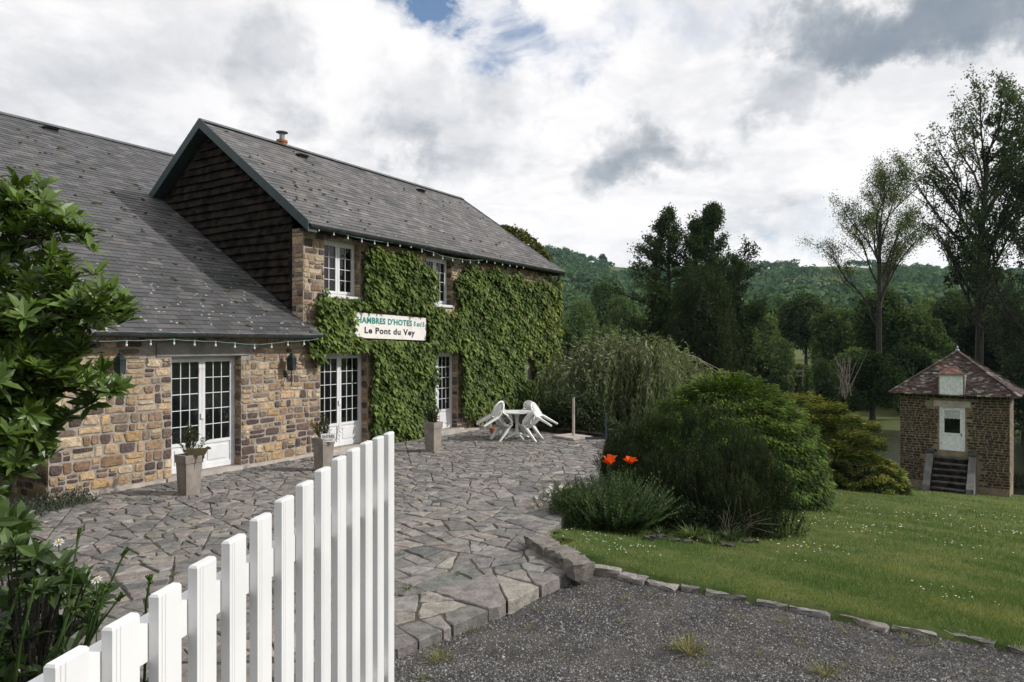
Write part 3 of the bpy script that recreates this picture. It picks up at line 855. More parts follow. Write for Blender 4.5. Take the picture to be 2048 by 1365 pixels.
for dd in (DOOR2, DOOR3):
    mb = MB(); mb.ubox(dd[0] - 0.1, dd[1] + 0.12, -0.28, 0.16, -0.1, 0.068); mb.build('door_sill', MATS['plinth'], house)
    mb = MB(); mb.ubox(dd[0] - 0.05, dd[1] + 0.5, 0.161, 0.42, -0.1, 0.03); mb.build('door_step', MATS['plinth'], house)
for w in (WIN1, WIN2):
    mb = MB(); mb.ubox(w[0] - 0.05, w[1] + 0.05, -0.26, 0.05, w[2] - 0.07, w[2] - 0.002); mb.build('window_sill', MATS['white'], house)
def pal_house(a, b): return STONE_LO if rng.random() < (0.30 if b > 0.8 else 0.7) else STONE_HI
lst = []
# only where the creeper leaves the wall bare
for (a0, a1, b0, b1) in ((HU0, 0.80, 2.70, 5.0), (0.80, 4.42, 4.3, 5.0), (4.42, 6.2, 3.4, 5.0), (6.2, HU1, 4.1, 5.0), (5.84, 6.6, 0.0, 2.3), (6.6, 8.4, 0.0, 0.8), (2.18, 2.6, 0.0, 2.3), (4.1, 4.42, 0.0, 2.3)):
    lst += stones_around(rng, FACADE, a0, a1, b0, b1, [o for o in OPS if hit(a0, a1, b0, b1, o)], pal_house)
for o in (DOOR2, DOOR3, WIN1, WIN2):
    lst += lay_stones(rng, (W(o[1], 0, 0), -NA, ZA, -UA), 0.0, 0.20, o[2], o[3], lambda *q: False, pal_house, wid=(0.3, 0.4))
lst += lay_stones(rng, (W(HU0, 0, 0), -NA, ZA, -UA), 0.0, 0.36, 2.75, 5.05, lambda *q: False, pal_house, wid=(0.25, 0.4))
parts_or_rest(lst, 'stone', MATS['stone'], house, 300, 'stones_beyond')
joinery(house, 'french_door', DOOR2, -0.20, 2, 3, 5, 0.55)
joinery(house, 'french_door', DOOR3, -0.20, 2, 3, 5, 0.55)
joinery(house, 'window', WIN1, -0.18, 2, 2, 4, 0, handle=False)
joinery(house, 'window', WIN2, -0.18, 2, 2, 4, 0, handle=False)
joinery(house, 'small_window', WIN3, -0.18, 1, 2, 2, 0, handle=False)
# roof planes
BvM = unit(-NA + ZA * SM); NvM = np.cross(UA, BvM); NvM = NvM if NvM[2] > 0 else -NvM
kM = math.hypot(1, SM); OrM = W(0, MEV, MEZ - 0.05)
def bm_(v): return (MEV - v) * kM
RU0, RU1, EU1 = -0.02, 10.70, 11.62
bR = bm_(MRV)
rm = MB()
rm.prism([OrM + UA * RU0, OrM + UA * EU1, OrM + UA * RU1 + BvM * bR, OrM + UA * RU0 + BvM * bR], -NvM * 0.11)
backE = MRV - (MEV - MRV)
rm.prism([W(RU0, MRV, MRZ - 0.05), W(RU1, MRV, MRZ - 0.05), W(EU1, backE, MEZ - 0.05), W(RU0, backE, MEZ - 0.05)], -ZA * 0.12)
rm.prism([W(EU1, MEV, MEZ - 0.055), W(EU1, backE, MEZ - 0.055), W(RU1, MRV, MRZ - 0.055)], -ZA * 0.12)
roofm = rm.build('roof', MATS['slate_main'], house)
roofm.data.color_attributes.new('col', 'FLOAT_COLOR', 'POINT').data.foreach_set('color', np.tile([0.07, 0.07, 0.07, 1], len(roofm.data.vertices)).astype(np.float32))
regM = [[(RU0, -0.06), (EU1 + 0.01, -0.06), (RU1, bR), (RU0, bR)]]
lst = slates(rng, OrM, UA, BvM, NvM, regM, -0.06, bR, 0.165, 0.29, lambda c: True, SLATEC)
parts_or_rest(lst, 'slate', MATS['slate_main'], roofm, 300, 'slates_beyond')
mo = MB()
for i in range(70):
    b = rng.uniform(0.1, bR); u = rng.uniform(0.2, EU1 - 0.3 - b * 0.2)
    if i < 22: u = rng.uniform(0.2, 2.5)
    V, F = moss_blob(rng, OrM + UA * u + BvM * b + NvM * 0.04, UA, BvM, NvM, rng.uniform(0.02, 0.07)); mo.add(V, F)
mo.build('moss', MATS['moss'], roofm, kind='stuff')
mb = MB(); mb.prism([W(RU0, MRV + 0.12, MRZ - 0.04), W(RU0, MRV, MRZ + 0.05), W(RU0, MRV - 0.12, MRZ - 0.04)], UA * (RU1 - RU0)); mb.build('ridge', MATS['zinc'], roofm)
mb = MB(); mb.bar(W(RU1, MRV, MRZ + 0.0), W(EU1, MEV, MEZ - 0.02), 0.10, 0.035); mb.build('hip', MATS['zinc'], roofm)
vent(roofm, OrM + UA * 2.72 + BvM * (bR - 0.62) + NvM * 0.03, UA, BvM, NvM)
vent(roofm, OrM + UA * 7.75 + BvM * (bR - 0.62) + NvM * 0.03, UA, BvM, NvM)
gutter(house, 0.02, 11.60, MEV - 0.015, MEZ - 0.05, 0.075, 22)
# barge boards
for s in (0, 1):
    mb = MB(); vE = MEV + 0.02 if s == 0 else -5.75
    zE = MEZ + SM * (MEV - vE) if s == 0 else MRZ - SM * (MRV - vE)
    t = 0.0; h = 0.24
    P = [W(RU0 - 0.03, MRV, MRZ + 0.04), W(RU0 - 0.03, vE, zE + 0.04), W(RU0 - 0.03, vE, zE + 0.04 - h), W(RU0 - 0.03, MRV, MRZ + 0.04 - h)]
    mb.prism(P, UA * 0.028)
    mb.build('barge_board', MATS['barge'], house)
    mb = MB(); P = [W(RU0 + 0.0, MRV, MRZ - 0.16), W(RU0 + 0.0, vE, zE - 0.16), W(RU0 + 0.0, vE, zE - 0.20), W(RU0 + 0.0, MRV, MRZ - 0.20)]
    mb.prism(P, UA * 0.22); mb.build('soffit', MATS['barge'], house)
# waney boards of the gable
zb = 2.95; i = 0
while zb < MRZ - 0.35:
    h = 0.225
    vr = -0.36; zz = zb + h
    vr = min(vr, MEV - (zz + 0.15 - MEZ) / SM) if zz > 4.9 else vr
    vl = max(MRV - (MRZ - 0.15 - zz) / SM, EV - (zb + 0.1 - EZ) / SW) if zz < 9 else 0
    vl = EV - (zb + 0.12 - EZ) / SW if zb + 0.12 < 6.35 else MRV - (MRZ - 0.18 - zz) / SM
    vl = min(vl, 5) 
    a, b = (vr, vl)
    if zb < 6.35: a, b = vr, max(vl - 0.25, MRV - (MRZ - 0.12 - zb) / SM)
    # boards run from the corner post back to the low roof or the rake
    lo_v = b; hi_v = a
    if zb < 6.2: lo_v = max(EV - (zb + h - EZ) / SW - 0.15, -5.7)
    if hi_v - lo_v > 0.15:
        n = max(4, int((hi_v - lo_v) / 0.18)); V = []; F = []
        vv = np.linspace(hi_v, lo_v, n)
        wav = np.cumsum(rng.normal(0, 0.0035, n)); wav -= np.linspace(0, wav[-1], n)
        for k in range(n):
            lowz = zb - 0.035 + wav[k] + 0.004 * math.sin(vv[k] * 4 + i)
            V += [W(HU0 + 0.055, vv[k], zb + h), W(HU0 - 0.022, vv[k], lowz + 0.022), W(HU0 - 0.018, vv[k], lowz), W(HU0 + 0.056, vv[k], lowz + 0.004)]
        for k in range(n - 1):
            a_ = 4 * k; b_ = a_ + 4
            F += [(a_, a_ + 1, b_ + 1, b_), (a_ + 1, a_ + 2, b_ + 2, b_ + 1), (a_ + 2, a_ + 3, b_ + 3, b_ + 2)]
        ob('board', np.array(V), F, MATS['darkwood'], house, centre=True)
    zb += 0.19; i += 1
mb = MB(); mb.ubox(HU0 - 0.012, HU0 + 0.06, -0.46, -0.361, 2.95, 5.05); mb.build('corner_post', MATS['darkwood'], house)
mb = MB(); mb.prism([W(HU0 + 0.1, -0.36, 5.04), W(HU0 + 0.1, MRV, MRZ - 0.25), W(HU0 + 0.1, -6.5, 5.04)], UA * 0.2); mb.build('gable_wall', MATS['darkwood'], house)
mb = MB(); mb.ubox(0.1, 11.5, 0.0, 0.36, 4.985, 5.03); mb.build('eaves_soffit', MATS['darkwood'], house)
mb = MB(); mb.ubox(-10.2, 0.1, 0.0, 0.36, 2.62, 2.66); mb.build('eaves_soffit', MATS['darkwood'], wing)
# flue
c = W(2.55, MRV - 0.15, MRZ)
mb = MB(); mb.lathe(c, [(0.13, -0.15), (0.13, 0.10), (0.155, 0.11), (0.155, 0.17), (0.11, 0.18)], 14); fl = mb.build('chimney_pot', MATS['terracotta'], house, smooth_=False)
mb = MB(); mb.lathe(c + np.array([0, 0, 0.17]), [(0.075, 0), (0.07, 0.18)], 10); mb.lathe(c + np.array([0, 0, 0.40]), [(0.02, 0.03), (0.16, 0.0), (0.17, -0.015), (0.02, -0.01)], 10)
for k in range(4):
    a = k * math.pi / 2 + 0.4; mb.bar(c + np.array([0.07 * math.cos(a), 0.07 * math.sin(a), 0.33]), c + np.array([0.13 * math.cos(a), 0.13 * math.sin(a), 0.40]), 0.012)
mb.build('cowl', MATS['steel'], house)
# down pipe at the far corner
mb = MB(); mb.tube([W(11.4, 0.40, 5.0), W(11.42, 0.3, 4.8), W(11.46, 0.10, 4.6), W(11.46, 0.10, 0.1)], 0.04, 8); mb.build('down_pipe', MATS['zinc'], house)
# ================================================================== WHITE GATE
GY0 = 1.40; GP0 = np.array([-0.6176 * GY0, GY0, 0.0]); GS = np.array([0.01597, 0.1062, 0.0]) * GY0
GD = GS / np.linalg.norm(GS); GN = np.array([GD[1], -GD[0], 0.0]); gs = np.linalg.norm(GS)
PY = [1291, 1225, 1165, 1112, 1067, 1025, 990, 960, 933, 911, 894.6, 881, 871.5, 863]
gate = empty('picket_gate', GP0 + GS * 6.5, 'tall white plastic picket gate with a scooped top standing open in the foreground', 'gate')
def gate_base(p): return float(gravel_z(p[0], p[1])) + 0.05
for i in range(-3, 14):
    p = GP0 + GS * i
    if i >= 0: zt = EYE - (PY[i] - 688) / 1365 * p[1]
    else: zt = 1.87
    zb = gate_base(p); w = gs * 0.59; t = 0.026; mb = MB()
    # profiled section (grooves near the hanging edge), extruded
    a0 = -w; prof = [(a0, 0), (a0, t), (a0 + 0.003, t + 0.0), (a0 + 0.0105, t), (a0 + 0.0125, t - 0.003), (a0 + 0.0145, t), (a0 + 0.0225, t), (a0 + 0.0245, t - 0.003), (a0 + 0.0265, t), (-0.003, t), (0, t - 0.003), (0, 0)]
    n = len(prof); V = []
    cen = np.array([-w / 2, t / 2])
    for z, k in ((zb, 1.0), (zt - 0.006, 1.0), (zt, 0.90)):
        for a, b in prof:
            aa = cen[0] + (a - cen[0]) * (1 if k == 1 else 0.93); bb = cen[1] + (b - cen[1]) * (1 if k == 1 else 0.75)
            V.append(p + GD * aa + GN * (bb - t) + ZA * z)
    F = [(r * n + k, r * n + (k + 1) % n, (r + 1) * n + (k + 1) % n, (r + 1) * n + k) for r in range(2) for k in range(n)]
    F += [tuple(range(2 * n, 3 * n)), tuple(range(n - 1, -1, -1))]
    ob('picket', np.array(V), rev(F), MATS['pvc'], gate)
for z0, z1 in ((1.75, 1.84), (0.92, 1.01)):
    mb = MB(); mb.frame(GP0, GD, GN, ZA, -gs * 3.5, gs * 13, -0.070, -0.027, z0, z1); mb.build('rail', MATS['pvc'], gate)

# ================================================================== SIGN ON THE FACADE
def text_mesh(txt, size, off=0.0, shear=0.0, align='LEFT', space=1.0):
    cu = bpy.data.curves.new('t', 'FONT'); cu.body = txt; cu.size = size; cu.offset = off; cu.shear = shear; cu.align_x = align; cu.space_character = space
    cu.resolution_u = 3; cu.extrude = 0.0
    o = bpy.data.objects.new('t', cu); COL.objects.link(o)
    dg = bpy.context.evaluated_depsgraph_get(); dg.update()
    me = bpy.data.meshes.new_from_object(o.evaluated_get(dg))
    V = np.array([v.co[:] for v in me.vertices]); F = [tuple(p.vertices) for p in me.polygons]
    bpy.data.objects.remove(o); bpy.data.curves.remove(cu); bpy.data.meshes.remove(me)
    return V, F
def letters(name, P, F, mat, parent):
    P = np.asarray(P); n = len(P); root = list(range(n))
    def find(i):
        while root[i] != i: root[i] = root[root[i]]; i = root[i]
        return i
    for f in F:
        for q in f[1:]: root[find(q)] = find(f[0])
    isl = {}
    for f in F: isl.setdefault(find(f[0]), []).append(f)
    for fs in isl.values():
        ids = sorted({i for f in fs for i in f}); mp = {i: k for k, i in enumerate(ids)}
        ob(name, P[ids], [tuple(mp[i] for i in f) for f in fs], mat, parent, centre=True)
TILT = -0.022
sx = unit(UA + ZA * TILT); sz = unit(np.cross(NA, sx)); sz = sz if sz[2] > 0 else -sz
SO = W(1.32, 0.17, 2.65)
sign = empty('house_sign', SO, 'white painted board reading CHAMBRES D\'HOTES B and B above the ivy-framed doors', 'sign')
mb = MB(); mb.frame(SO, sx, sz, NA, 0, 2.86, 0, 0.60, -0.02, 0.02); mb.build('board', MATS['sign'], sign)
def put_text(name, txt, a0, a1, b0, h, mat, off, shear=0.0, squash=None, serifs=False, space=1.0):
    V, F = text_mesh(txt, 1.0, off, shear, space=space)
    x0, x1 = V[:, 0].min(), V[:, 0].max(); capv, _ = text_mesh('H', 1.0, off); y0, y1 = capv[:, 1].min(), capv[:, 1].max()
    X = a0 + (V[:, 0] - x0) / (x1 - x0) * (a1 - a0); Yv = b0 + (V[:, 1] - y0) / (y1 - y0) * h
    P = SO + X[:, None] * sx + Yv[:, None] * sz + NA * 0.024
    return letters(name, P, F, mat, sign)
u0S = 1.32
put_text('letter', "CHAMBRES D'HOTES", 1.47 - u0S, 3.60 - u0S, 0.355, 0.15, MATS['teal_ink'], 0.04, space=1.08)
put_text('letter', 'B and B', 3.67 - u0S, 4.10 - u0S, 0.36, 0.13, MATS['teal_ink'], 0.02, 0.15)
put_text('letter', 'Le Pont du Vey', 1.88 - u0S, 3.72 - u0S, 0.115, 0.155, MATS['black_ink'], 0.032, 0.0, space=1.1)
# ================================================================== STRING LIGHTS
def string_light(name, pts, v, label, sub=4):
    P = [(lambda q: W(q[0], v, q[1]))(fpx(x, y, v)) for x, y in pts]
    th = empty(name, P[0], label, 'string lights', 'string lights hung under the gutters')
    path = []
    for i in range(len(P) - 1):
        for k in range(sub):
            t = k / sub; q = P[i] * (1 - t) + P[i + 1] * t; q = q - ZA * 0.012 * math.sin(math.pi * t); path.append(q)
    path.append(P[-1])
    V, F = tube(path, 0.004, 5); ob('cable', V, F, MATS['cable'], th)
    for p in P[1:-1]:
        mb = MB(); mb.lathe(p - ZA * 0.055, [(0.012, 0.0), (0.016, 0.015), (0.016, 0.055)], 8); bh = mb.build('bulb_holder', MATS['cable'], th)
        mb = MB(); mb.lathe(p - ZA * 0.105, [(0.004, 0), (0.018, 0.010), (0.022, 0.026), (0.014, 0.05)], 8); mb.build('bulb', MATS['bulb'], bh)
    return th
z3 = lambda l: [(560 + x / 3.413, 430 + y / 3.413) for x, y in l]
string_light('string_light', [(632, 452)] + z3([(265, 82), (367, 112), (463, 138), (558, 160), (645, 175), (735, 188), (818, 192), (893, 200), (968, 232), (1047, 255), (1110, 280), (1178, 293), (1244, 303), (1298, 308), (1355, 309), (1410, 304), (1466, 314), (1518, 324), (1568, 332), (1615, 339), (1661, 345)]) + [(1112, 545)], 0.40, 'pale green cable of bare bulbs hung under the upper gutter of the house')
z2 = lambda l: [(x / 2.904, 600 + y / 2.904) for x, y in l]
string_light('string_light', z2([(500, 238), (735, 236), (875, 232), (1011, 228), (1130, 236), (1252, 240), (1364, 250), (1478, 258), (1577, 252), (1672, 240), (1765, 236), (1850, 225)]), 0.44, 'cable of bare bulbs hung under the low wing gutter above the french door')

# ================================================================== WALL LANTERNS
def lantern(px, py, label):
    u, z = fpx(px, py, 0.20)
    c = W(u, 0.20, z); th = empty('wall_lantern', c, label, 'lantern', 'lanterns on the stone wall')
    mb = MB(); mb.lathe(c, [(0.045, -0.155), (0.088, -0.14), (0.098, 0.10)], 6); mb.build('glass_body', MATS['iron'], th)
    mb = MB(); mb.lathe(c, [(0.112, 0.10), (0.112, 0.112), (0.055, 0.17), (0.03, 0.18), (0.045, 0.20), (0.045, 0.212)], 6); mb.build('cap', MATS['iron'], th)
    mb = MB()
    for k in range(6):
        a = k * math.pi / 3; mb.bar(c + np.array([0.088 * math.cos(a), 0.088 * math.sin(a), -0.14]), c + np.array([0.10 * math.cos(a), 0.10 * math.sin(a), 0.10]), 0.010)
    mb.build('glazing_bars', MATS['black'], th)
    mb = MB(); mb.tube([c - ZA * 0.15, c - ZA * 0.30, c - ZA * 0.38 - NA * 0.06, c - ZA * 0.30 - NA * 0.13, c - ZA * 0.25 - NA * 0.18], 0.013, 6); mb.tube([c - ZA * 0.30, c - ZA * 0.47, c - ZA * 0.50 - NA * 0.01], [0.012, 0.009, 0.005], 6); mb.build('arm', MATS['iron'], th)
    mb = MB(); mb.lathe(np.zeros(3), [(0.05, 0), (0.06, 0.02), (0.03, 0.05)], 10)
    q = c - ZA * 0.25 - NA * 0.20; V = np.concatenate(mb.V); V = q + V[:, :1] * UA + V[:, 1:2] * ZA + V[:, 2:3] * NA
    ob('wall_plate', V, mb.F, MATS['iron'], th)
lantern(240, 732, 'dark lantern on the wing wall between the leafy tree and the first french door')
lantern(583, 727, 'dark wall lantern between the first and second french doors')

# ================================================================== PLANTERS
def planter(P, s, h, label):
    th = empty('planter', P, label, 'planter', 'tall taupe planters along the house'); mb = MB()
    def ring(hw, z): return [P + UA * a * hw + NA * b * hw + ZA * z for a, b in ((-1, -1), (1, -1), (1, 1), (-1, 1))]
    t = s / 2; R = [ring(t * 0.80, 0), ring(t * 0.955, h * 0.80), ring(t * 0.955 + 0.012, h * 0.80), ring(t + 0.012, h), ring(t - 0.03, h), ring(t - 0.04, h - 0.08)]
    V = [q for r in R for q in r]; F = [(4 * i + k, 4 * i + (k + 1) % 4, 4 * i + 4 + (k + 1) % 4, 4 * i + 4 + k) for i in range(5) for k in range(4)] + [(3, 2, 1, 0)]
    ob('tapered_body', V, rev(F), MATS['pot'], th)
    mb.add(ring(t - 0.041, h - 0.075), [(3, 2, 1, 0)]); mb.build('soil', MATS['joint'], th)
    return th
PL1 = W(-3.30, 1.28, 0); PL2 = W(-0.60, 1.52, 0); PL3 = W(2.42, 1.85, 0)
planter(PL1, 0.30, 0.66, 'tall taupe planter with the cow cut-out, before the first french door')
planter(PL2, 0.30, 0.64, 'tall taupe planter carrying the ENTREE sign, behind the gate')
planter(PL3, 0.31, 0.68, 'tall taupe planter beside the third french door, before the ivy')
# cow cut-out
cow = [(0.0, 0.14), (0.03, 0.165), (0.25, 0.165), (0.29, 0.17), (0.33, 0.195), (0.35, 0.185), (0.375, 0.175), (0.385, 0.155), (0.365, 0.145), (0.335, 0.14), (0.315, 0.10), (0.30, 0.07), (0.285, 0.06), (0.28, 0.0), (0.25, 0.0), (0.248, 0.055), (0.20, 0.045), (0.12, 0.045), (0.085, 0.06), (0.08, 0.0), (0.05, 0.0), (0.045, 0.05), (0.02, 0.085), (0.01, 0.11), (-0.012, 0.05), (-0.02, 0.05), (-0.01, 0.12)]
cd_ = unit(UA * 0.55 + NA * 0.62); cn_ = np.cross(cd_, ZA)
c0 = PL1 + NA * 0.06 - UA * 0.10 + ZA * 0.60
cowo = empty('cow_cutout', c0, 'olive brown cow silhouette standing on the rim of the nearest planter', 'ornament')
mb = MB(); mb.prism([c0 + cd_ * a * 1.05 + ZA * b * 1.05 for a, b in cow], cn_ * 0.012); mb.build('cow_board', MATS['cow'], cowo)
mb = MB(); mb.bar(c0 + cd_ * 0.07 - ZA * 0.06, c0 + cd_ * 0.07 + ZA * 0.04, 0.012); mb.bar(c0 + cd_ * 0.27 - ZA * 0.06, c0 + cd_ * 0.27 + ZA * 0.04, 0.012)
mb.build('stake', MATS['cow'], cowo)
# ENTREE sign
ed = unit(np.array([0.93, 0.36, 0.0])); en = np.cross(ed, ZA)
e0 = PL2 + en * 0.175 - ed * 0.06 + ZA * 0.575
es = empty('entrance_sign', e0, 'small white plate reading ENTREE with an arrow on the second planter', 'sign')
mb = MB(); mb.frame(e0, ed, ZA, en, 0, 0.27, 0, 0.165, -0.006, 0.006); mb.build('plate', MATS['pvc'], es)
V, F = text_mesh('ENTR\u00c9E', 1.0, 0.012); x0, x1 = V[:, 0].min(), V[:, 0].max()
P = e0 + (0.025 + (V[:, :1] - x0) / (x1 - x0) * 0.22) * ed + (0.075 + V[:, 1:2] * 0.082) * ZA + en * 0.008
letters('letter', P, F, MATS['black_ink'], es)
mb = MB(); mb.frame(e0, ed, ZA, en, 0.08, 0.18, 0.032, 0.042, 0.0065, 0.008); mb.add([e0 + ed * 0.18 + ZA * 0.022 + en * 0.008, e0 + ed * 0.21 + ZA * 0.037 + en * 0.008, e0 + ed * 0.18 + ZA * 0.052 + en * 0.008], [(0, 1, 2)])
mb.build('arrow', MATS['black_ink'], es)
mb = MB()
for k in range(4):
    q = e0 + ed * (0.30 + 0.02 * k) + ZA * (0.02 + 0.07 * k); t = np.linspace(0, 5, 12)
    mb.tube([q + ed * (0.045 * math.cos(a) * (1 - a / 9)) + ZA * (0.04 * math.sin(a) * (1 - a / 9)) for a in t], 0.004, 4)
mb.tube([e0 + ed * 0.27 + ZA * 0.0, e0 + ed * 0.33 + ZA * 0.33], 0.005, 4)
mb.build('iron_scroll', MATS['black'], es)

# ================================================================== TABLE AND TIPPED CHAIRS
TC = np.array([0.13, 17.95, 0.0])
tb = empty('garden_table', TC, 'round white plastic garden table with four chairs tipped against it', 'table')
mb = MB(); mb.lathe(TC, [(0.42, 0.690), (0.44, 0.695), (0.45, 0.71), (0.445, 0.722), (0.0, 0.724)], 28, cap=False); mb.lathe(TC, [(0.0, 0.69), (0.42, 0.689)], 28, cap=False); mb.build('table_top', MATS['plastic'], tb)
mb = MB(); mb.lathe(TC, [(0.075, 0.05), (0.045, 0.18), (0.035, 0.40), (0.05, 0.60), (0.12, 0.688)], 12); mb.build('pedestal', MATS['plastic'], tb)
for k in range(4):
    a = k * math.pi / 2 + 0.5; d = np.array([math.cos(a), math.sin(a), 0]); mb = MB()
    mb.tube([TC + d * 0.03 + ZA * 0.16, TC + d * 0.16 + ZA * 0.10, TC + d * 0.36 + ZA * 0.02], [0.035, 0.032, 0.022], 6); mb.build('foot', MATS['plastic'], tb)
def chair_parts():
    """monobloc armchair, local: faces +x, origin between the front feet"""
    parts = {}
    x0 = -0.24
    seat = MB(); n = 6
    P = [[(-0.46 + 0.46 * i / n, (-0.215 + 0.43 * j / n) * (0.90 + 0.10 * i / n), 0.415 + 0.02 * (i / n) ** 2 - 0.02 * math.sin(math.pi * j / n) - 0.012 * math.sin(math.pi * i / n)) for j in range(n + 1)] for i in range(n + 1)]
    V = [q for r in P for q in r]; V2 = [(a, b, c - 0.02) for a, b, c in V]; m = n + 1; k0 = len(V)
    F = [(i * m + j, (i + 1) * m + j, (i + 1) * m + j + 1, i * m + j + 1) for i in range(n) for j in range(n)]
    F += [tuple(k0 + q for q in reversed(f)) for f in F]
    rim = [j for j in range(m)] + [(i + 1) * m - 1 for i in range(1, m)] + [n * m + j for j in range(n - 1, -1, -1)] + [i * m for i in range(n - 1, 0, -1)]
    F += [(rim[i], k0 + rim[i], k0 + rim[(i + 1) % len(rim)], rim[(i + 1) % len(rim)]) for i in range(len(rim))]
    seat.add(V, F); parts['seat'] = [seat]
    # backrest: arched hoop, fan of slats
    def bp(y, z):   # back surface: reclined and wrapped
        return np.array([-0.45 - 0.26 * (z - 0.42) + 0.55 * y * y, y, z])
    hoop = MB(); t = np.linspace(-0.06, math.pi + 0.06, 19)
    pts = [bp(0.245 * math.cos(a), 0.60 + 0.22 * math.sin(a)) for a in t]; pts = [bp(0.235, 0.42)] + pts + [bp(-0.235, 0.42)]
    V, F = tube(pts, 0.021, 6); hoop.add(V, F); parts['back_hoop'] = [hoop]
    sl = []
    for k in range(7):
        f = (k - 3) / 3.0; m_ = MB(); y0 = 0.10 * f; y1 = 0.205 * f; zt = 0.60 + 0.215 * math.sqrt(max(0.05, 1 - (y1 / 0.245) ** 2))
        q0, q1 = bp(y0, 0.47), bp(y1, zt); m_.bar(q0, q1, 0.044, 0.010, up=(1, 0, 0), w2=0.048); sl.append(m_)
    parts['slat'] = sl
    lo = MB(); yy = np.linspace(-0.215, 0.215, 8)
    V = [bp(y, 0.42) for y in yy] + [bp(y, 0.585) for y in yy] + [bp(y, 0.42) - np.array([0.012, 0, 0]) for y in yy] + [bp(y, 0.585) - np.array([0.012, 0, 0]) for y in yy]
    lo.add(V, [(i, i + 1, 9 + i, 8 + i) for i in range(7)] + [(17 + i, 16 + i, 24 + i, 25 + i) for i in range(7)] + [(8 + i, 9 + i, 25 + i, 24 + i) for i in range(7)]); parts['lower_back'] = [lo]
    legs = []; arms = []
    for s in (-1, 1):
        f = MB(); f.bar((-0.02, 0.235 * s, 0.44), (0.03, 0.275 * s, 0.0), 0.10, 0.055, up=(1, 0, 0), w2=0.052, h2=0.035); legs.append(f)
        b = MB(); b.bar((-0.44, 0.20 * s, 0.43), (-0.56, 0.245 * s, 0.0), 0.10, 0.055, up=(1, 0, 0), w2=0.052, h2=0.035); legs.append(b)
        a = MB(); a.tube([bp(0.243 * s, 0.60), (-0.30, 0.275 * s, 0.635), (-0.12, 0.285 * s, 0.62), (-0.03, 0.27 * s, 0.56), (-0.02, 0.245 * s, 0.43)], [0.022, 0.026, 0.026, 0.026, 0.026], 6); arms.append(a)
    parts['leg'] = legs; parts['arm'] = arms
    return parts
def local_obj(name, mb, mat, parent):
    me = np_mesh(name, np.concatenate(mb.V), mb.F, mat); o = bpy.data.objects.new(name, me); COL.objects.link(o); o.parent = parent; return o
CH = chair_parts()
chair_labels = ['white plastic chair tipped against the table, front left, feet on the paving', 'white plastic chair tipped against the table on its ivy side', 'white plastic chair tipped against the table, front right', 'white plastic chair tipped against the table, at the back by the round bush']
protos = None
for k, (ang, fr, lab) in enumerate(((205, 0.66, chair_labels[0]), (150, 0.70, chair_labels[1]), (338, 0.66, chair_labels[2]), (48, 0.70, chair_labels[3]))):
    a = math.radians(ang); d = np.array([math.cos(a), math.sin(a), 0])
    loc = TC + d * fr
    e = empty('plastic_chair', loc, lab, 'chair', 'white chairs tipped against the garden table')
    # face the table, then tip forward about the front feet
    R = Matrix.Rotation(a + math.pi, 4, 'Z') @ Matrix.Rotation(math.radians(47), 4, 'Y')
    e.rotation_euler = R.to_euler()
    if protos is None:
        protos = [local_obj(nm, mb_, MATS['plastic'], e) for nm, l in CH.items() for mb_ in l]
    else:
        for p_ in protos:
            c_ = p_.copy(); COL.objects.link(c_); c_.parent = e
# terracotta pot behind the chairs
c = gpx(985, 868); tp = empty('terracotta_pot', c, 'small terracotta pot on the paving behind the tipped chairs', 'pot')
mb = MB(); mb.lathe(c, [(0.06, 0), (0.085, 0.13), (0.10, 0.13), (0.10, 0.165), (0.08, 0.165), (0.075, 0.13)], 14); mb.build('pot_body', MATS['terracotta'], tp)
# parasol stand
c = gpx(1147, 876); ps = empty('parasol_stand', c, 'square concrete parasol base with a bare pale pole at the terrace edge', 'parasol stand')
mb = MB(); a = math.radians(40); A2 = np.array([math.cos(a), math.sin(a), 0]); B2 = np.array([-math.sin(a), math.cos(a), 0])
mb.frame(c, A2, B2, ZA, -0.40, 0.40, -0.40, 0.40, 0.012, 0.062); mb.build('slab', MATS['plinth'], ps)
mb = MB(); mb.lathe(c, [(0.06, 0.062), (0.06, 0.075), (0.036, 0.08), (0.034, 1.08)], 12); mb.build('pole', MATS['plinth'], ps)
mb = MB(); mb.lathe(c, [(0.040, 1.08), (0.042, 1.115), (0.03, 1.125)], 12); mb.build('cap', MATS['black'], ps)
# blue-grey post with a foot bar
c = gpx(1212, 879); mp = empty('metal_post', c, 'slim blue grey metal post with a foot bar at the corner of the terrace', 'post')
mb = MB(); mb.bar(c, c + ZA * 0.66, 0.045); mb.build('upright', MATS['bluepost'], mp)
mb = MB(); mb.bar(c + ZA * 0.03 - np.array([0.03, 0, 0]), c + ZA * 0.03 + np.array([-0.55, 0.02, 0]), 0.05); mb.build('foot_bar', MATS['bluepost'], mp)
# timber kerb at the far end of the terrace
mb = MB(); mb.bar(W(7.25, 0.5, 0.05), W(6.75, 3.0, 0.05), 0.16, 0.16); mb.bar(W(6.75, 3.0, 0.05), W(6.38, 4.42, 0.05), 0.16, 0.16)
mb.build('timber_kerb', MATS['darkwood'], label='dark timber kerb along the far end of the terrace', cat='kerb')

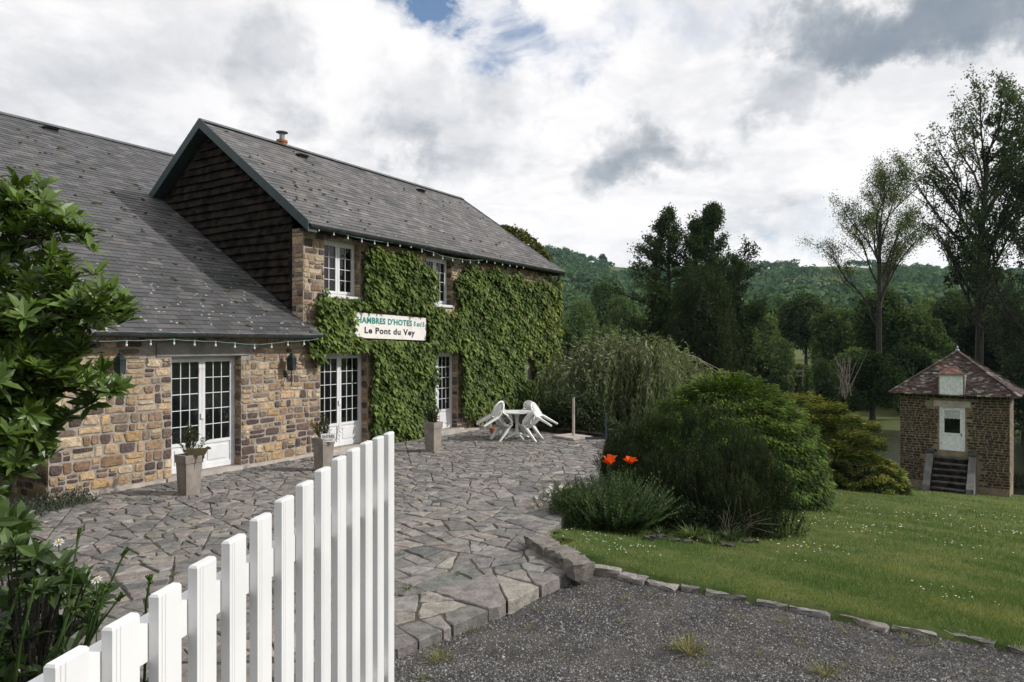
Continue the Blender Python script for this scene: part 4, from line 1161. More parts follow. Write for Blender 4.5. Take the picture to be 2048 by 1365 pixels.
# ================================================================== STONE BLOCK AND EDGING
def rough_block(rng, c, A, B, la, lb, h, nx=5, ny=3, jit=0.02, round_=0.10, bend=0.0):
    V = []; F = []; lev = [0, 0.5, 1.0]
    # shell: side rings + top grid
    per = [(i / nx, 0) for i in range(nx)] + [(1, j / ny) for j in range(ny)] + [(1 - i / nx, 1) for i in range(nx)] + [(0, 1 - j / ny) for j in range(ny)]
    n = len(per)
    for L, (z, s) in enumerate(((-0.04, 1.0), (h * 0.55, 1.0 + round_ * 0.05), (h * 0.92, 1.0), (h, 1 - round_))):
        for x, y in per:
            a = (x - 0.5) * la * s; b = (y - 0.5) * lb * s + bend * math.sin(math.pi * x)
            V.append(c + A * (a + rng.normal(0, jit)) + B * (b + rng.normal(0, jit)) + ZA * (z + (rng.normal(0, jit * 0.5) if L else 0)))
    for L in range(3):
        for k in range(n): F.append((L * n + k, L * n + (k + 1) % n, (L + 1) * n + (k + 1) % n, (L + 1) * n + k))
    k0 = len(V); V.append(c + B * (bend * 0.6) + ZA * (h + rng.normal(0, jit * 0.4)))
    for k in range(n): F.append((3 * n + k, 3 * n + (k + 1) % n, k0))
    return np.array(V), F
rng = np.random.default_rng(21)
sb = empty('stone_bench', gpx(1118, 1112), 'rough stone block lying at the corner of terrace, lawn and gravel', 'stone')
p0, p1 = gpx(1066, 1090), gpx(1172, 1150); A2 = unit(p1 - p0); B2 = np.cross(ZA, A2)
for t0, t1, h in ((0.0, 0.40, 0.145), (0.41, 0.72, 0.13), (0.73, 1.0, 0.15)):
    V, F = rough_block(rng, p0 + (p1 - p0) * (t0 + t1) / 2 + B2 * (0.05 * math.sin(t0 * 5)) - ZA * 0.01, A2, B2, np.linalg.norm(p1 - p0) * (t1 - t0), 0.25, h, jit=0.014)
    ob('stone', V, F, MATS['flag'], sb, col=(0.17, 0.155, 0.14), centre=True)
edg = empty('lawn_edging', (2.6, 6.95, -0.1), 'line of flat grey stones between the gravel and the lawn', 'edging')
s = -0.15
while s < 9.5:
    L = rng.uniform(0.16, 0.46); wd = rng.uniform(0.12, 0.22); a = rng.normal(0, 0.22)
    x, y = EP + ET * (s + L / 2) + EN * rng.normal(-0.07, 0.035)
    A2 = np.array([ET[0] * math.cos(a) - ET[1] * math.sin(a), ET[0] * math.sin(a) + ET[1] * math.cos(a), 0]); B2 = np.cross(ZA, A2)
    zz = float(gravel_z(x, y)); h = rng.uniform(0.035, 0.065) + (0.02 if s < 0.5 else 0)
    V, F = rough_block(rng, np.array([x, y, zz]), A2, B2, L, wd * (1.6 if s < 0.8 else 1), h, 4, 2, jit=0.011, round_=0.22)
    ob('stone', V, F, MATS['flag'], edg, col=pick(FLAGC, rng) * 1.25, centre=True)
    s += L + (rng.uniform(0.0, 0.12) if s > 1 else 0.02)
# ================================================================== VEGETATION HELPERS
def lerpc(a, b, t): a = np.asarray(a, float); b = np.asarray(b, float); return a + (b - a) * np.asarray(t)[..., None]
def kites(P, Dv, Nn, L, Wd, fold=0.18, mid=0.45):
    """folded pointed leaves: 4 verts, 2 triangles each"""
    Dv = unit(Dv); S = unit(np.cross(Dv, Nn)); Nn = np.cross(S, Dv)
    L = np.broadcast_to(np.asarray(L, float), (len(P),))[:, None]; Wd = np.broadcast_to(np.asarray(Wd, float), (len(P),))[:, None]
    a = P; b = P + Dv * L * mid - S * Wd / 2 + Nn * Wd * fold; c = P + Dv * L; d = P + Dv * L * mid + S * Wd / 2 + Nn * Wd * fold
    V = np.stack([a, b, c, d], 1).reshape(-1, 3); i = np.arange(len(P)) * 4
    F = np.concatenate([np.stack([i, i + 1, i + 2], 1), np.stack([i, i + 2, i + 3], 1)])
    return V, F
def blades(P, Dv, S, L, Wd):
    Dv = unit(Dv); L = np.asarray(L)[:, None]; Wd = np.asarray(Wd)[:, None]
    V = np.stack([P - S * Wd / 2, P + S * Wd / 2, P + Dv * L], 1).reshape(-1, 3); i = np.arange(len(P)) * 3
    return V, np.stack([i, i + 1, i + 2], 1)
def arcs(P, Dv, L, Wd, droop, seg=3):
    """arching strap leaves: ribbons of seg quads"""
    n = len(P); Dv = unit(Dv); S = unit(np.cross(Dv, np.array([0, 0, 1.0]))); t = np.linspace(0, 1, seg + 1)
    L = np.broadcast_to(np.asarray(L, float), (n,)); Wd = np.broadcast_to(np.asarray(Wd, float), (n,)); droop = np.broadcast_to(np.asarray(droop, float), (n,))
    rows = []
    for tt in t:
        c = P + Dv * (L * tt)[:, None] - np.array([0, 0, 1.0]) * (droop * L * tt * tt)[:, None]
        w = Wd * (0.35 + 0.65 * math.sin(math.pi * min(1, 0.25 + tt * 0.75))) * (1 - tt ** 3 * 0.9)
        rows.append(np.stack([c - S * w[:, None] / 2, c + S * w[:, None] / 2], 1))
    V = np.stack(rows, 1).reshape(-1, 3); k = 2 * (seg + 1); i = np.arange(n)[:, None] * k
    F = np.concatenate([np.concatenate([i + 2 * s, i + 2 * s + 1, i + 2 * s + 3, i + 2 * s + 2], 1) for s in range(seg)])
    return V, F
def rnd_dirs(rng, n): return unit(rng.normal(0, 1, (n, 3)))
def leafcol(rng, n, dark, light, bias=None, p=1.0, jit=0.12):
    t = rng.random(n) ** p if bias is None else np.clip(bias + rng.normal(0, 0.18, n), 0, 1)
    return np.clip(lerpc(dark, light, t) * (1 + rng.normal(0, jit, (n, 1))), 0.003, 0.8)
def lobed_crown(rng, rad, lobes, per, leaf, dark, light, lobe_r=(0.24, 0.42), squash=0.8, hang=0.35, flat_bottom=None):
    """crown made of leaf clumps: lobes set through an ellipsoid, leaves over each lobe's shell; centred at 0"""
    rad = np.asarray(rad, float)
    d = rnd_dirs(rng, lobes); d[:, 2] = np.where(rng.random(lobes) < 0.65, np.abs(d[:, 2]), d[:, 2])
    r = rng.random(lobes) ** 0.45 * 0.80
    C = d * r[:, None]
    P, Nn, Cc = [], [], []
    for k in range(lobes):
        n = int(per * rng.uniform(0.7, 1.3)); q = rnd_dirs(rng, n); lr = rng.uniform(*lobe_r)
        s = rng.uniform(0.62, 1.05, n)
        p = C[k] + q * lr * s[:, None] * np.array([1, 1, squash])
        P.append(p); Nn.append(q)
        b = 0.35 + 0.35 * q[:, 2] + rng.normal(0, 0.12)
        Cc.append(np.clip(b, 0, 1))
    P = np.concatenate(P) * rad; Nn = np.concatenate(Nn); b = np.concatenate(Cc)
    n = len(P); Dv = unit(Nn * 0.5 + rng.normal(0, 0.7, (n, 3)) - np.array([0, 0, hang])); Nr = unit(Nn + rng.normal(0, 0.6, (n, 3)))
    L = leaf * rng.uniform(0.6, 1.4, n)
    V, F = kites(P, Dv, Nr, L, L * rng.uniform(0.55, 0.9, n))
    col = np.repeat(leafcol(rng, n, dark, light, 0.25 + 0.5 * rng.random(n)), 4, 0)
    return V, F, col
def grow(rng, base, top_dir, length, r0, levels, nchild, spread, shrink, up=0.3, bare=0.35, curve=0.12, seg=5, taper=0.5):
    """limbs: returns list of (points, radii) and the twig points with their directions"""
    limbs = []; tips = []
    def rec(p, d, L, r, lev):
        pts = [p]; dd = d.copy(); rr = [r]; cv = curve * (0.10 if lev == levels else 1.0)
        for k in range(seg):
            dd = unit(dd + rng.normal(0, cv, 3) + np.array([0, 0, up * 0.25])); p = p + dd * L / seg; pts.append(p); rr.append(r * (1 - 0.62 * (k + 1) / seg))
        pts = np.array(pts); limbs.append((pts, np.array(rr)))
        if lev == 0:
            tips.append((pts, dd)); return
        for c in range(nchild[len(nchild) - lev] if not np.isscalar(nchild) else nchild):
            t = bare + (1 - bare) * (c + rng.random()) / (nchild[len(nchild) - lev] if not np.isscalar(nchild) else nchild)
            i = min(seg - 1, int(t * seg)); f = t * seg - i; q = pts[i] * (1 - f) + pts[i + 1] * f
            ax = unit(np.cross(d, rnd_dirs(rng, 1)[0])); sp = rng.uniform(*spread)
            nd_ = unit(d * math.cos(sp) + ax * math.sin(sp)); nd_ = unit(nd_ + np.array([0, 0, up]))
            rec(q, nd_, L * rng.uniform(*shrink) * (1.15 - (taper if lev == levels else 0.5) * t), max(0.004, r * (1 - 0.6 * t) * 0.55), lev - 1)
    rec(np.asarray(base, float), unit(np.asarray(top_dir, float)), length, r0, levels)
    return limbs, tips
def limbs_mesh(limbs, sides=(6, 5, 4, 3)):
    mb = MB()
    for pts, rr in limbs:
        n = 7 if rr[0] > 0.12 else (5 if rr[0] > 0.04 else 3)
        mb.tube(pts, rr, n, cap=False)
    return mb
def tree(name, base, label, cat='tree', group=None): return empty(name, base, label, cat, group)
DG, MG, LG, YG = (0.018, 0.032, 0.012), (0.035, 0.060, 0.020), (0.065, 0.105, 0.032), (0.11, 0.15, 0.04)
def ground_at(x, y): return float(land_z(np.array([x]), np.array([y]))[0])

# ================================================================== CREEPER ON THE HOUSE
rng = np.random.default_rng(31)
IVY = [[(722, 512), (745, 503), (770, 500), (800, 507), (835, 520), (862, 535), (874, 560), (868, 600), (872, 618), (915, 622), (912, 560), (925, 540), (950, 534), (985, 545), (1030, 553), (1080, 566), (1118, 572), (1130, 600), (1132, 700), (1130, 790), (1100, 800), (1060, 800), (1000, 826), (960, 836), (935, 835), (918, 815), (912, 770), (916, 720), (905, 712), (868, 712), (866, 780), (862, 848), (835, 862), (800, 895), (770, 902), (740, 890), (738, 800), (742, 722), (700, 716), (660, 722), (636, 728), (625, 700), (622, 650), (636, 612), (652, 594), (680, 588), (712, 600), (728, 570)]]
IVY_HOLE = [[(1044, 712), (1066, 716), (1066, 760), (1046, 756)]]
SIGN_HOLE = [(712, 616), (850, 624), (850, 682), (720, 676), (712, 660), (704, 650), (706, 632)]
def in_poly(x, y, poly):
    c = np.zeros(len(x), bool); n = len(poly)
    for i in range(n):
        x0, y0 = poly[i]; x1, y1 = poly[(i + 1) % n]
        m = ((y0 > y) != (y1 > y)) & (x < (x1 - x0) * (y - y0) / (y1 - y0 + 1e-12) + x0); c ^= m
    return c
def uz(poly): return [fpx(x, y, 0.12) for x, y in poly]
ivp = [uz(p) for p in IVY]; ivh = [uz(p) for p in IVY_HOLE] + [uz(SIGN_HOLE)]
N0 = 120000
u = rng.uniform(0.2, 12.4, N0); z = rng.uniform(-0.02, 5.0, N0)
ju = u + rng.normal(0, 0.07, N0); jz = z + rng.normal(0, 0.07, N0)
ju = ju + 0.10 * np.sin(z * 5.3 + 2 * np.sin(u * 3)) ; jz = jz + 0.10 * np.sin(u * 4.7 + 1.5 * np.sin(z * 4)); keep = np.zeros(N0, bool)
for p in ivp: keep |= in_poly(ju, jz, p)
for p in ivh: keep &= ~in_poly(u + rng.normal(0, 0.02, N0), z + 0.02, p)
for o in (DOOR2, DOOR3, WIN1, WIN2): keep &= ~((u > o[0] - 0.0) & (u < o[1] - 0.02) & (z > o[2] - 0.02) & (z < o[3] + 0.02 + 0.10 * rng.random(N0)) & ~((u < o[0] + 0.25) & (o[0] > 4.3)))
keep &= u < 11.75
u, z = u[keep], z[keep]
sel = rng.permutation(len(u))[:52000]; u, z = u[sel], z[sel]; n = len(u)
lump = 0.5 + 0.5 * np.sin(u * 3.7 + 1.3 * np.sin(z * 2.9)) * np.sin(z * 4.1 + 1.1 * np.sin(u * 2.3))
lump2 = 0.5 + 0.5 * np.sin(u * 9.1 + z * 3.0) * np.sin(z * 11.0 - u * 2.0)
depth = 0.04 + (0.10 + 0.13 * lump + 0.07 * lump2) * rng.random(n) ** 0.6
P = Wm(np.stack([u, depth, z], 1))
out = 0.55 + 0.45 * rng.random(n)
Dv = NA * out[:, None] * 0.75 - ZA * rng.uniform(0.5, 1.1, n)[:, None] + UA * rng.normal(0, 0.35, n)[:, None]
Nn = NA * 1.0 + ZA * 0.75 + rng.normal(0, 0.28, (n, 3))
L = rng.uniform(0.055, 0.11, n) * (1 + 0.7 * (rng.random(n) < 0.25))
V, F = kites(P, Dv, Nn, L, L * rng.uniform(0.6, 0.85, n), 0.10, 0.38)
b = 0.10 + 0.42 * (depth / 0.30) + 0.10 * lump + rng.normal(0, 0.15, n)  # leaves darken towards the wall: shade inside the creeper put into their colour
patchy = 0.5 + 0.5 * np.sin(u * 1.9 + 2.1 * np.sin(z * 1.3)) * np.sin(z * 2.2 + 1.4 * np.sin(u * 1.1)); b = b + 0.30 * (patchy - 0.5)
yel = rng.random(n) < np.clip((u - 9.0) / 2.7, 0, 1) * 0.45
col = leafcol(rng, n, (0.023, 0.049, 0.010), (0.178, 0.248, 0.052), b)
col[yel] = col[yel] * np.array([1.7, 1.35, 0.8])
red = rng.random(n) < 0.012; col[red] = np.array([0.16, 0.07, 0.035])
ivy = empty('wall_creeper', W(6, 0.1, 0), 'thick green creeper covering the house front between doors and windows', 'creeper')
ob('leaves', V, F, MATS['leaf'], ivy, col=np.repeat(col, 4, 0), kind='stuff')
# side growth round the far corner and up to the hip
n = 5200; zz = rng.uniform(0.3, 4.9, n); vv = -rng.uniform(-0.2, 3.0, n)
P = Wm(np.stack([11.50 + 0.05 + 0.30 * rng.random(n) ** 0.7, vv, zz], 1))
V, F = kites(P, UA * 0.6 - ZA * 0.8 + rng.normal(0, 0.3, (n, 3)), UA + ZA * 0.7 + rng.normal(0, 0.3, (n, 3)), rng.uniform(0.08, 0.15, n), rng.uniform(0.06, 0.10, n), 0.1, 0.4)
ob('corner_leaves', V, F, MATS['leaf'], ivy, col=np.repeat(leafcol(rng, n, (0.045, 0.065, 0.014), (0.17, 0.18, 0.05)), 4, 0), kind='stuff')
n = 1600; t = rng.uniform(0.40, 0.86, n)
hp = np.outer(1 - t, W(RU1, MRV, MRZ)) + np.outer(t, W(EU1, MEV, MEZ)) + np.outer(rng.uniform(0.0, 0.45, n) * np.sin((t - 0.40) / 0.46 * math.pi), UA * 0.8 + ZA * 0.75) + rng.normal(0, 0.05, (n, 3))
V, F = kites(hp, rnd_dirs(rng, n) - ZA * 0.4, rnd_dirs(rng, n) + ZA, rng.uniform(0.08, 0.14, n), rng.uniform(0.06, 0.10, n), 0.1, 0.4)
ob('roof_leaves', V, F, MATS['leaf'], ivy, col=np.repeat(leafcol(rng, n, (0.06, 0.075, 0.02), (0.16, 0.17, 0.05)), 4, 0), kind='stuff')
mb = MB()
for k in range(9):
    u0 = rng.uniform(2.4, 11.2); pts = [W(u0, 0.06, 0.0)]
    for i in range(8): u0 += rng.normal(0, 0.12); pts.append(W(u0, 0.05, 0.45 * (i + 1)))
    if not (0.6 < u0 < 2.2 or 4.3 < u0 < 5.9): mb.tube(pts, np.linspace(0.022, 0.008, 9), 5)
mb.build('stems', MATS['bark'], ivy, kind='stuff')

# ================================================================== FOREGROUND TREE (LEFT, BIG LEAVES)
rng = np.random.default_rng(41)
def rosette(rng, c, axis, n, L, spread=1.0):
    t = np.arange(n) * 2.4 + rng.random() * 6; a = unit(np.cross(axis, rnd_dirs(rng, 1)[0])); b = np.cross(axis, a)
    rise = np.linspace(0.15, 1.1, n)[:, None]
    Dv = unit((np.cos(t)[:, None] * a + np.sin(t)[:, None] * b) * spread + axis * rise)
    P = c - axis * np.linspace(0.10, 0.0, n)[:, None] * L * 4 * 0.3
    Nn = unit(axis + 0 * Dv - Dv * 0.3 + rng.normal(0, 0.12, (n, 3)))
    return P, Dv, Nn, L * rng.uniform(0.45, 1.25, n)
def big_leaf(P, Dv, Nn, L, wr=0.36):
    """oval leaf with a raised pair of halves and a drooping tip: 8 verts, 6 faces"""
    Dv = unit(Dv); S = unit(np.cross(Dv, Nn)); Nn = np.cross(S, Dv); L = L[:, None]; w = L * wr
    r = [P, P + Dv * L * .30 - S * w * .42 + Nn * w * .10, P + Dv * L * .30 - Nn * w * .05, P + Dv * L * .30 + S * w * .42 + Nn * w * .10,
         P + Dv * L * .66 - S * w * .46 + Nn * w * .06, P + Dv * L * .66 - Nn * w * .10, P + Dv * L * .66 + S * w * .46 + Nn * w * .06, P + Dv * L - Nn * w * .32]
    V = np.stack(r, 1).reshape(-1, 3); i = (np.arange(len(P)) * 8)[:, None]
    T = np.concatenate([i + np.array([q]) for q in ((0, 1, 2), (0, 2, 3), (4, 7, 5), (5, 7, 6))]); Q = np.concatenate([i + np.array([q]) for q in ((1, 4, 5, 2), (2, 5, 6, 3))])
    return V, T, Q
def leafy_shrub(rng, name, base, label, cat, centres, per, L, dark, light, mat, stems, nparts=300, wr=0.36, axis_up=0.55, group=None):
    th = empty(name, base, label, cat, group)
    allP, allD, allN, allL, allB = [], [], [], [], []
    for c, ax, b in centres:
        P, Dv, Nn, LL = rosette(rng, c, ax, rng.integers(per[0], per[1]), L)
        allP.append(P); allD.append(Dv); allN.append(Nn); allL.append(LL); allB.append(np.full(len(P), b))
    P, Dv, Nn, LL, B = map(np.concatenate, (allP, allD, allN, allL, allB)); n = len(P)
    col = leafcol(rng, n, dark, light, B)
    V, T, Q = big_leaf(P, Dv, Nn, LL, wr); V = V.reshape(n, 8, 3)
    px, py = project(P[:, 0], np.maximum(P[:, 1], .2), P[:, 2]); vis = (px > 0) & (px < 2048) & (py > 0) & (py < 1365)
    score = -(LL / np.linalg.norm(P - CAMP, axis=1)) * np.where(vis, 1, 0.01) * (1.2 - 0.4 * rng.random(n))
    score = score + np.where(vis, np.linalg.norm(P - CAMP, axis=1) * 0.004, 0)
    order = np.argsort(score); F8 = [(0, 1, 2), (0, 2, 3), (4, 7, 5), (5, 7, 6), (1, 4, 5, 2), (2, 5, 6, 3)]
    for k in order[:nparts]: ob('leaf', V[k], F8, mat, th, col=col[k], centre=True)
    rest = order[nparts:]
    if len(rest):
        V2, T2, Q2 = big_leaf(P[rest], Dv[rest], Nn[rest], LL[rest], wr)
        ob('leaves_behind', V2, [T2, Q2], mat, th, col=np.repeat(col[rest], 8, 0), kind='stuff')
    if stems is not None: limbs_mesh(stems).build('branches', MATS['bark'], th)
    return th
# shoots grow out of boughs that reach over the terrace
TB = np.array([-6.3, 7.2, 0.0])
boughs = []; shoots = []
def bough(pix, Y, r0):
    pts = [dpx(x, y, yy) for (x, y), yy in zip(pix, np.linspace(Y[0], Y[1], len(pix)))]
    pts = np.array(pts); boughs.append((pts, np.linspace(r0, 0.012, len(pts)))); return pts
ctr = []
BOUGH = [([(-160, 900), (-60, 640), (30, 480), (45, 380)], (7.3, 6.9), 0.07), ([(-160, 800), (-40, 560), (70, 470), (150, 455)], (7.2, 6.7), 0.06),
         ([(-160, 900), (-20, 700), (90, 610), (160, 545)], (7.2, 6.5), 0.06), ([(-160, 950), (0, 740), (120, 640), (225, 605)], (7.2, 6.3), 0.06),
         ([(-160, 1000), (-10, 800), (100, 720), (190, 690)], (7.2, 6.4), 0.05), ([(-160, 1000), (-20, 860), (70, 800), (165, 770)], (7.1, 6.5), 0.05),
         ([(-160, 1050), (-40, 900), (30, 850), (90, 840)], (7.0, 6.5), 0.05), ([(-160, 1050), (-60, 960), (0, 930), (40, 910)], (7.0, 6.4), 0.05), ([(-160, 800), (-100, 600), (-30, 540), (20, 560)], (7.2, 6.6), 0.05),
         ([(-160, 900), (-80, 720), (0, 660), (60, 655)], (7.2, 6.2), 0.05), ([(-160, 1000), (-60, 820), (20, 760), (110, 745)], (7.1, 6.1), 0.05)]
for pix, Y, r0 in BOUGH:
    pts = bough(pix, Y, r0); L = len(pts)
    for k in range(46):
        t = (rng.random() ** 0.6) * (L - 1.001); i = int(t); p = pts[i] + (pts[i + 1] - pts[i]) * (t - i)
        tl = t / (L - 1)
        off = rng.normal(0, 1, 3) * np.array([0.20, 0.30, 0.15]) * (1.15 - 0.6 * tl)
        c = p + off + np.array([0, 0, 0.03])
        ax = unit(np.array([0.35, -0.35, 0.75]) + rng.normal(0, 0.35, 3))
        ctr.append((c, ax, 0.22 + 0.35 * (off[2] > 0) + 0.15 * rng.random() + 0.18 * tl))
        if k % 2 == 0: boughs.append((np.array([p, (p + c) / 2 + rng.normal(0, 0.02, 3), c]), np.array([0.012, 0.009, 0.006])))
# sprays sticking up
for (x, y, Y) in ((40, 370, 6.9), (35, 410, 6.9), (60, 400, 6.9), (20, 430, 6.9), (75, 430, 6.8), (130, 520, 6.6), (118, 545, 6.6), (140, 560, 6.5), (160, 470, 6.7), (120, 460, 6.7), (100, 470, 6.7), (225, 620, 6.3), (240, 640, 6.3), (215, 600, 6.3)):
    ctr.append((dpx(x, y, Y), unit(np.array([0.15, -0.2, 1.0]) + rng.normal(0, 0.15, 3)), 0.75))
boughs.append((np.array([TB, TB + [0.1, 0, 0.6], dpx(-160, 900, 7.2)]), np.array([0.10, 0.09, 0.08])))
leafy_shrub(rng, 'magnolia_tree', TB, 'dark glossy big-leaved tree overhanging the terrace at the wing, left edge', 'tree', ctr, (9, 16), 0.185, (0.018, 0.038, 0.008), (0.10, 0.165, 0.028), MATS['gloss_leaf'], boughs, 300, 0.34)

# ================================================================== LOWER LEFT BED
rng = np.random.default_rng(43)
ctr = []; stm = []
B0 = dpx(60, 1400, 3.4)
for k in range(120):
    x = rng.uniform(-60, 200); y = rng.uniform(1085, 1400)
    if y < 1085 + max(0, x - 60) * 0.5 + 20 * rng.random(): y += 60
    if x > 150 and (y < 1130 or y > 1260): continue
    c = dpx(x, y, rng.uniform(3.1, 4.0)); ctr.append((c, unit(np.array([0.1, -0.25, 0.8]) + rng.normal(0, 0.35, 3)), np.clip(0.5 - (y - 1100) / 900 + rng.normal(0, .15), 0.02, 1)))
    stm.append((np.array([[B0[0] + rng.normal(0, .15), B0[1] + rng.normal(0, .15), 0.25], c * .5 + np.array([B0[0], B0[1], 0.6]) * .5, c]), np.array([0.010, 0.008, 0.005])))
for k in range(22):
    x = rng.uniform(-40, 45); y = rng.uniform(1040, 1110); c = dpx(x, y, rng.uniform(3.3, 3.8)); ctr.append((c, unit(np.array([0.1, -0.2, 0.9]) + rng.normal(0, .3, 3)), 0.5))
leafy_shrub(rng, 'broadleaf_shrub', (B0[0], B0[1], 0.25), 'low dark green broad-leaved shrub beside the foot of the white gate', 'shrub', ctr, (8, 13), 0.105, (0.016, 0.034, 0.010), (0.075, 0.125, 0.030), MATS['gloss_leaf'], stm, 300, 0.42)
# strap leaves and seed stalks
sb_ = np.array([-1.95, 2.75, 0.35]); st = empty('strap_leaf_clump', sb_, 'clump of long strap leaves in the lower left corner below the shrub', 'plant')
n = 260; P = sb_ + np.stack([rng.normal(-0.05, 0.28, n), rng.normal(0, 0.22, n), rng.uniform(0.0, 0.1, n)], 1)
Dv = rng.normal(0, 0.5, (n, 3)) + np.array([0.25, 0, 1.2]); L = rng.uniform(0.5, 0.95, n)
V, F = arcs(P, Dv, L, rng.uniform(0.016, 0.03, n), rng.uniform(0.25, 0.7, n), 5)
ob('strap_leaves', V, F, MATS['leaf'], st, col=np.repeat(leafcol(rng, n, (0.015, 0.035, 0.012), (0.06, 0.11, 0.035)), 12, 0), kind='stuff')
stalks = [((110, 1400), (158, 1068), 2.9), ((55, 1400), (150, 1230), 2.8), ((90, 1390), (140, 1220), 2.75), ((175, 1290), (250, 1105), 2.95), ((180, 1290), (215, 1175), 2.9), ((172, 1300), (240, 1195), 2.9), ((170, 1290), (205, 1180), 2.95), ((290, 1260), (300, 1160), 3.1), ((20, 1400), (70, 1170), 2.7), ((-10, 1340), (40, 1180), 2.7)]
ORD = ['first', 'second', 'third', 'fourth', 'fifth', 'sixth', 'seventh', 'eighth', 'ninth', 'tenth', 'eleventh', 'twelfth'] + ['%dth' % k if k % 10 > 3 or k < 21 else '%d%s' % (k, {1: 'st', 2: 'nd', 3: 'rd', 0: 'th'}[k % 10]) for k in range(13, 60)]
def rank(vals, v): return ORD[sorted(vals).index(v)]
for (a, b, Y) in stalks:
    p1 = dpx(b[0], b[1], Y); p0 = dpx(a[0], a[1], Y + 0.1); g = float(gravel_z(p0[0], p0[1]))
    base = np.array([p0[0] - (p1[0] - p0[0]) * 0.4, p0[1], g])
    th = empty('seed_stalk', base, 'green stalk with a small seed head behind the gate, ' + rank([q[1][0] + q[1][1] * 1e-4 for q in stalks], b[0] + b[1] * 1e-4) + ' from the left', 'plant', 'green seed stalks behind the gate')
    mid = p0 + np.array([rng.normal(0, .01), 0, 0]); pts = np.array([base, mid, (mid + p1) / 2 + np.array([-0.012, 0, 0]), p1])
    V, F = tube(pts, [0.007, 0.006, 0.005, 0.0045], 6); ob('stem', V, F, MATS['leaf'], th, col=(0.045, 0.085, 0.022), smooth_=True)
    mb = MB()
    for k in range(6):
        d = unit(p1 - mid + rng.normal(0, 0.12, 3)); mb.tube([p1 - d * 0.02, p1 + d * 0.008, p1 + d * 0.028], [0.004, 0.008, 0.003], 5)
    V = np.concatenate(mb.V); ob('seed_head', V, mb.F, MATS['leaf'], th, col=(0.06, 0.10, 0.02))
# three pale daisies among them
def daisy_head(c, ax, r, petals=9):
    a = unit(np.cross(ax, np.array([0.3, 0.2, 0.9]))); b = np.cross(ax, a); V = []; F = []
    for k in range(petals):
        t = 2 * math.pi * k / petals; d = a * math.cos(t) + b * math.sin(t); s = -a * math.sin(t) + b * math.cos(t)
        i = len(V); V += [c + d * r * .22, c + d * r * .65 - s * r * .17 + ax * r * .05, c + d * r + ax * r * -.02, c + d * r * .65 + s * r * .17 + ax * r * .05]; F.append((i, i + 1, i + 2, i + 3))
    m = MB(); m.add(V, F, (0.78, 0.78, 0.76)); 
    q = [c + (a * math.cos(t) + b * math.sin(t)) * r * .26 + ax * r * .06 for t in np.linspace(0, 2 * math.pi, 8)[:-1]]
    m.add(q + [c + ax * r * .16], [(i, (i + 1) % 7, 7) for i in range(7)], (0.55, 0.36, 0.03)); return m
for (x, y, Y, lab) in ((118, 1085, 3.6, 'single white daisy above the shrub by the gate, on the paving side'), (193, 1160, 3.5, 'single white daisy at the right of the shrub near the gate')):
    c = dpx(x, y, Y); th = empty('white_daisy', (c[0], c[1], 0.2), lab, 'flower')
    daisy_head(c, unit(np.array([0.1, -0.5, 0.85])), 0.030).build('flower_head', MATS['petal'], th, usecol=True)
    V, F = tube([np.array([c[0] - .06, c[1] + .05, 0.25]), c - ZA * 0.3, c - ZA * .005], 0.003, 4); ob('stem', V, F, MATS['leaf'], th, col=(0.04, 0.07, 0.02))
# grey ground plants against the wing wall
wb = W(-5.15, 0.55, 0.0); wp = empty('grey_weeds', wb, 'grey green low plants at the foot of the wing wall under the tree', 'plant')
n = 2600; uu = rng.uniform(-6.5, -4.4, n); vv = rng.uniform(0.05, 1.0, n) * (1 - 0.35 * (uu + 6.5) / 2.1); P = Wm(np.stack([uu, vv, rng.uniform(0, 0.22, n) * rng.random(n)], 1))
V, F = kites(P, rng.normal(0, .5, (n, 3)) + ZA * 0.8, rnd_dirs(rng, n), rng.uniform(0.03, 0.09, n), rng.uniform(0.01, 0.03, n))
ob('foliage', V, F, MATS['leaf'], wp, col=np.repeat(leafcol(rng, n, (0.03, 0.04, 0.028), (0.10, 0.12, 0.085)), 4, 0), kind='stuff')

# ---- planter shrubs
def twig_shrub(rng, name, base, h, label, leafc, nst=9, red=False):
    th = empty(name, base, label, 'shrub', 'shrubs growing in the planters'); limbs = []; P = []; Dv = []
    for k in range(nst):
        d = unit(np.array([rng.normal(0, .38), rng.normal(0, .38), 1.0])); L = h * rng.uniform(0.55, 1.05); l, tips = grow(rng, base + rng.normal(0, .04, 3) * [1, 1, 0], d, L, 0.006, 1, 7, (0.4, 0.8), (0.3, 0.5), 0.25, 0.25, 0.10, 4)
        limbs += l
        for pts, rr in l:
            for q in range(len(pts) - 1):
                m = 4; t = rng.random(m)[:, None]; P.append(pts[q] * (1 - t) + pts[q + 1] * t); Dv.append(rng.normal(0, .6, (m, 3)) + unit(pts[q + 1] - pts[q]))
    P = np.concatenate(P); Dv = np.concatenate(Dv); n = len(P)
    V, F = kites(P, Dv, rnd_dirs(rng, n), rng.uniform(0.025, 0.05, n), rng.uniform(0.010, 0.018, n))
    limbs_mesh(limbs).build('twigs', MATS['bark'], th)
    ob('leaves', V, F, MATS['leaf'], th, col=np.repeat(leafcol(rng, n, *leafc), 4, 0), kind='stuff')
    if red:
        nn = 60; V, F = arcs(base + UA * 0.08 + rng.normal(0, .015, (nn, 3)), rng.normal(0, .12, (nn, 3)) + ZA + UA * .1, rng.uniform(0.15, 0.32, nn), 0.012, 0.1, 2)
        ob('red_grass', V, F, MATS['leaf'], th, col=np.repeat(leafcol(rng, nn, (0.14, 0.06, 0.05), (0.25, 0.13, 0.10)), 6, 0), kind='stuff')
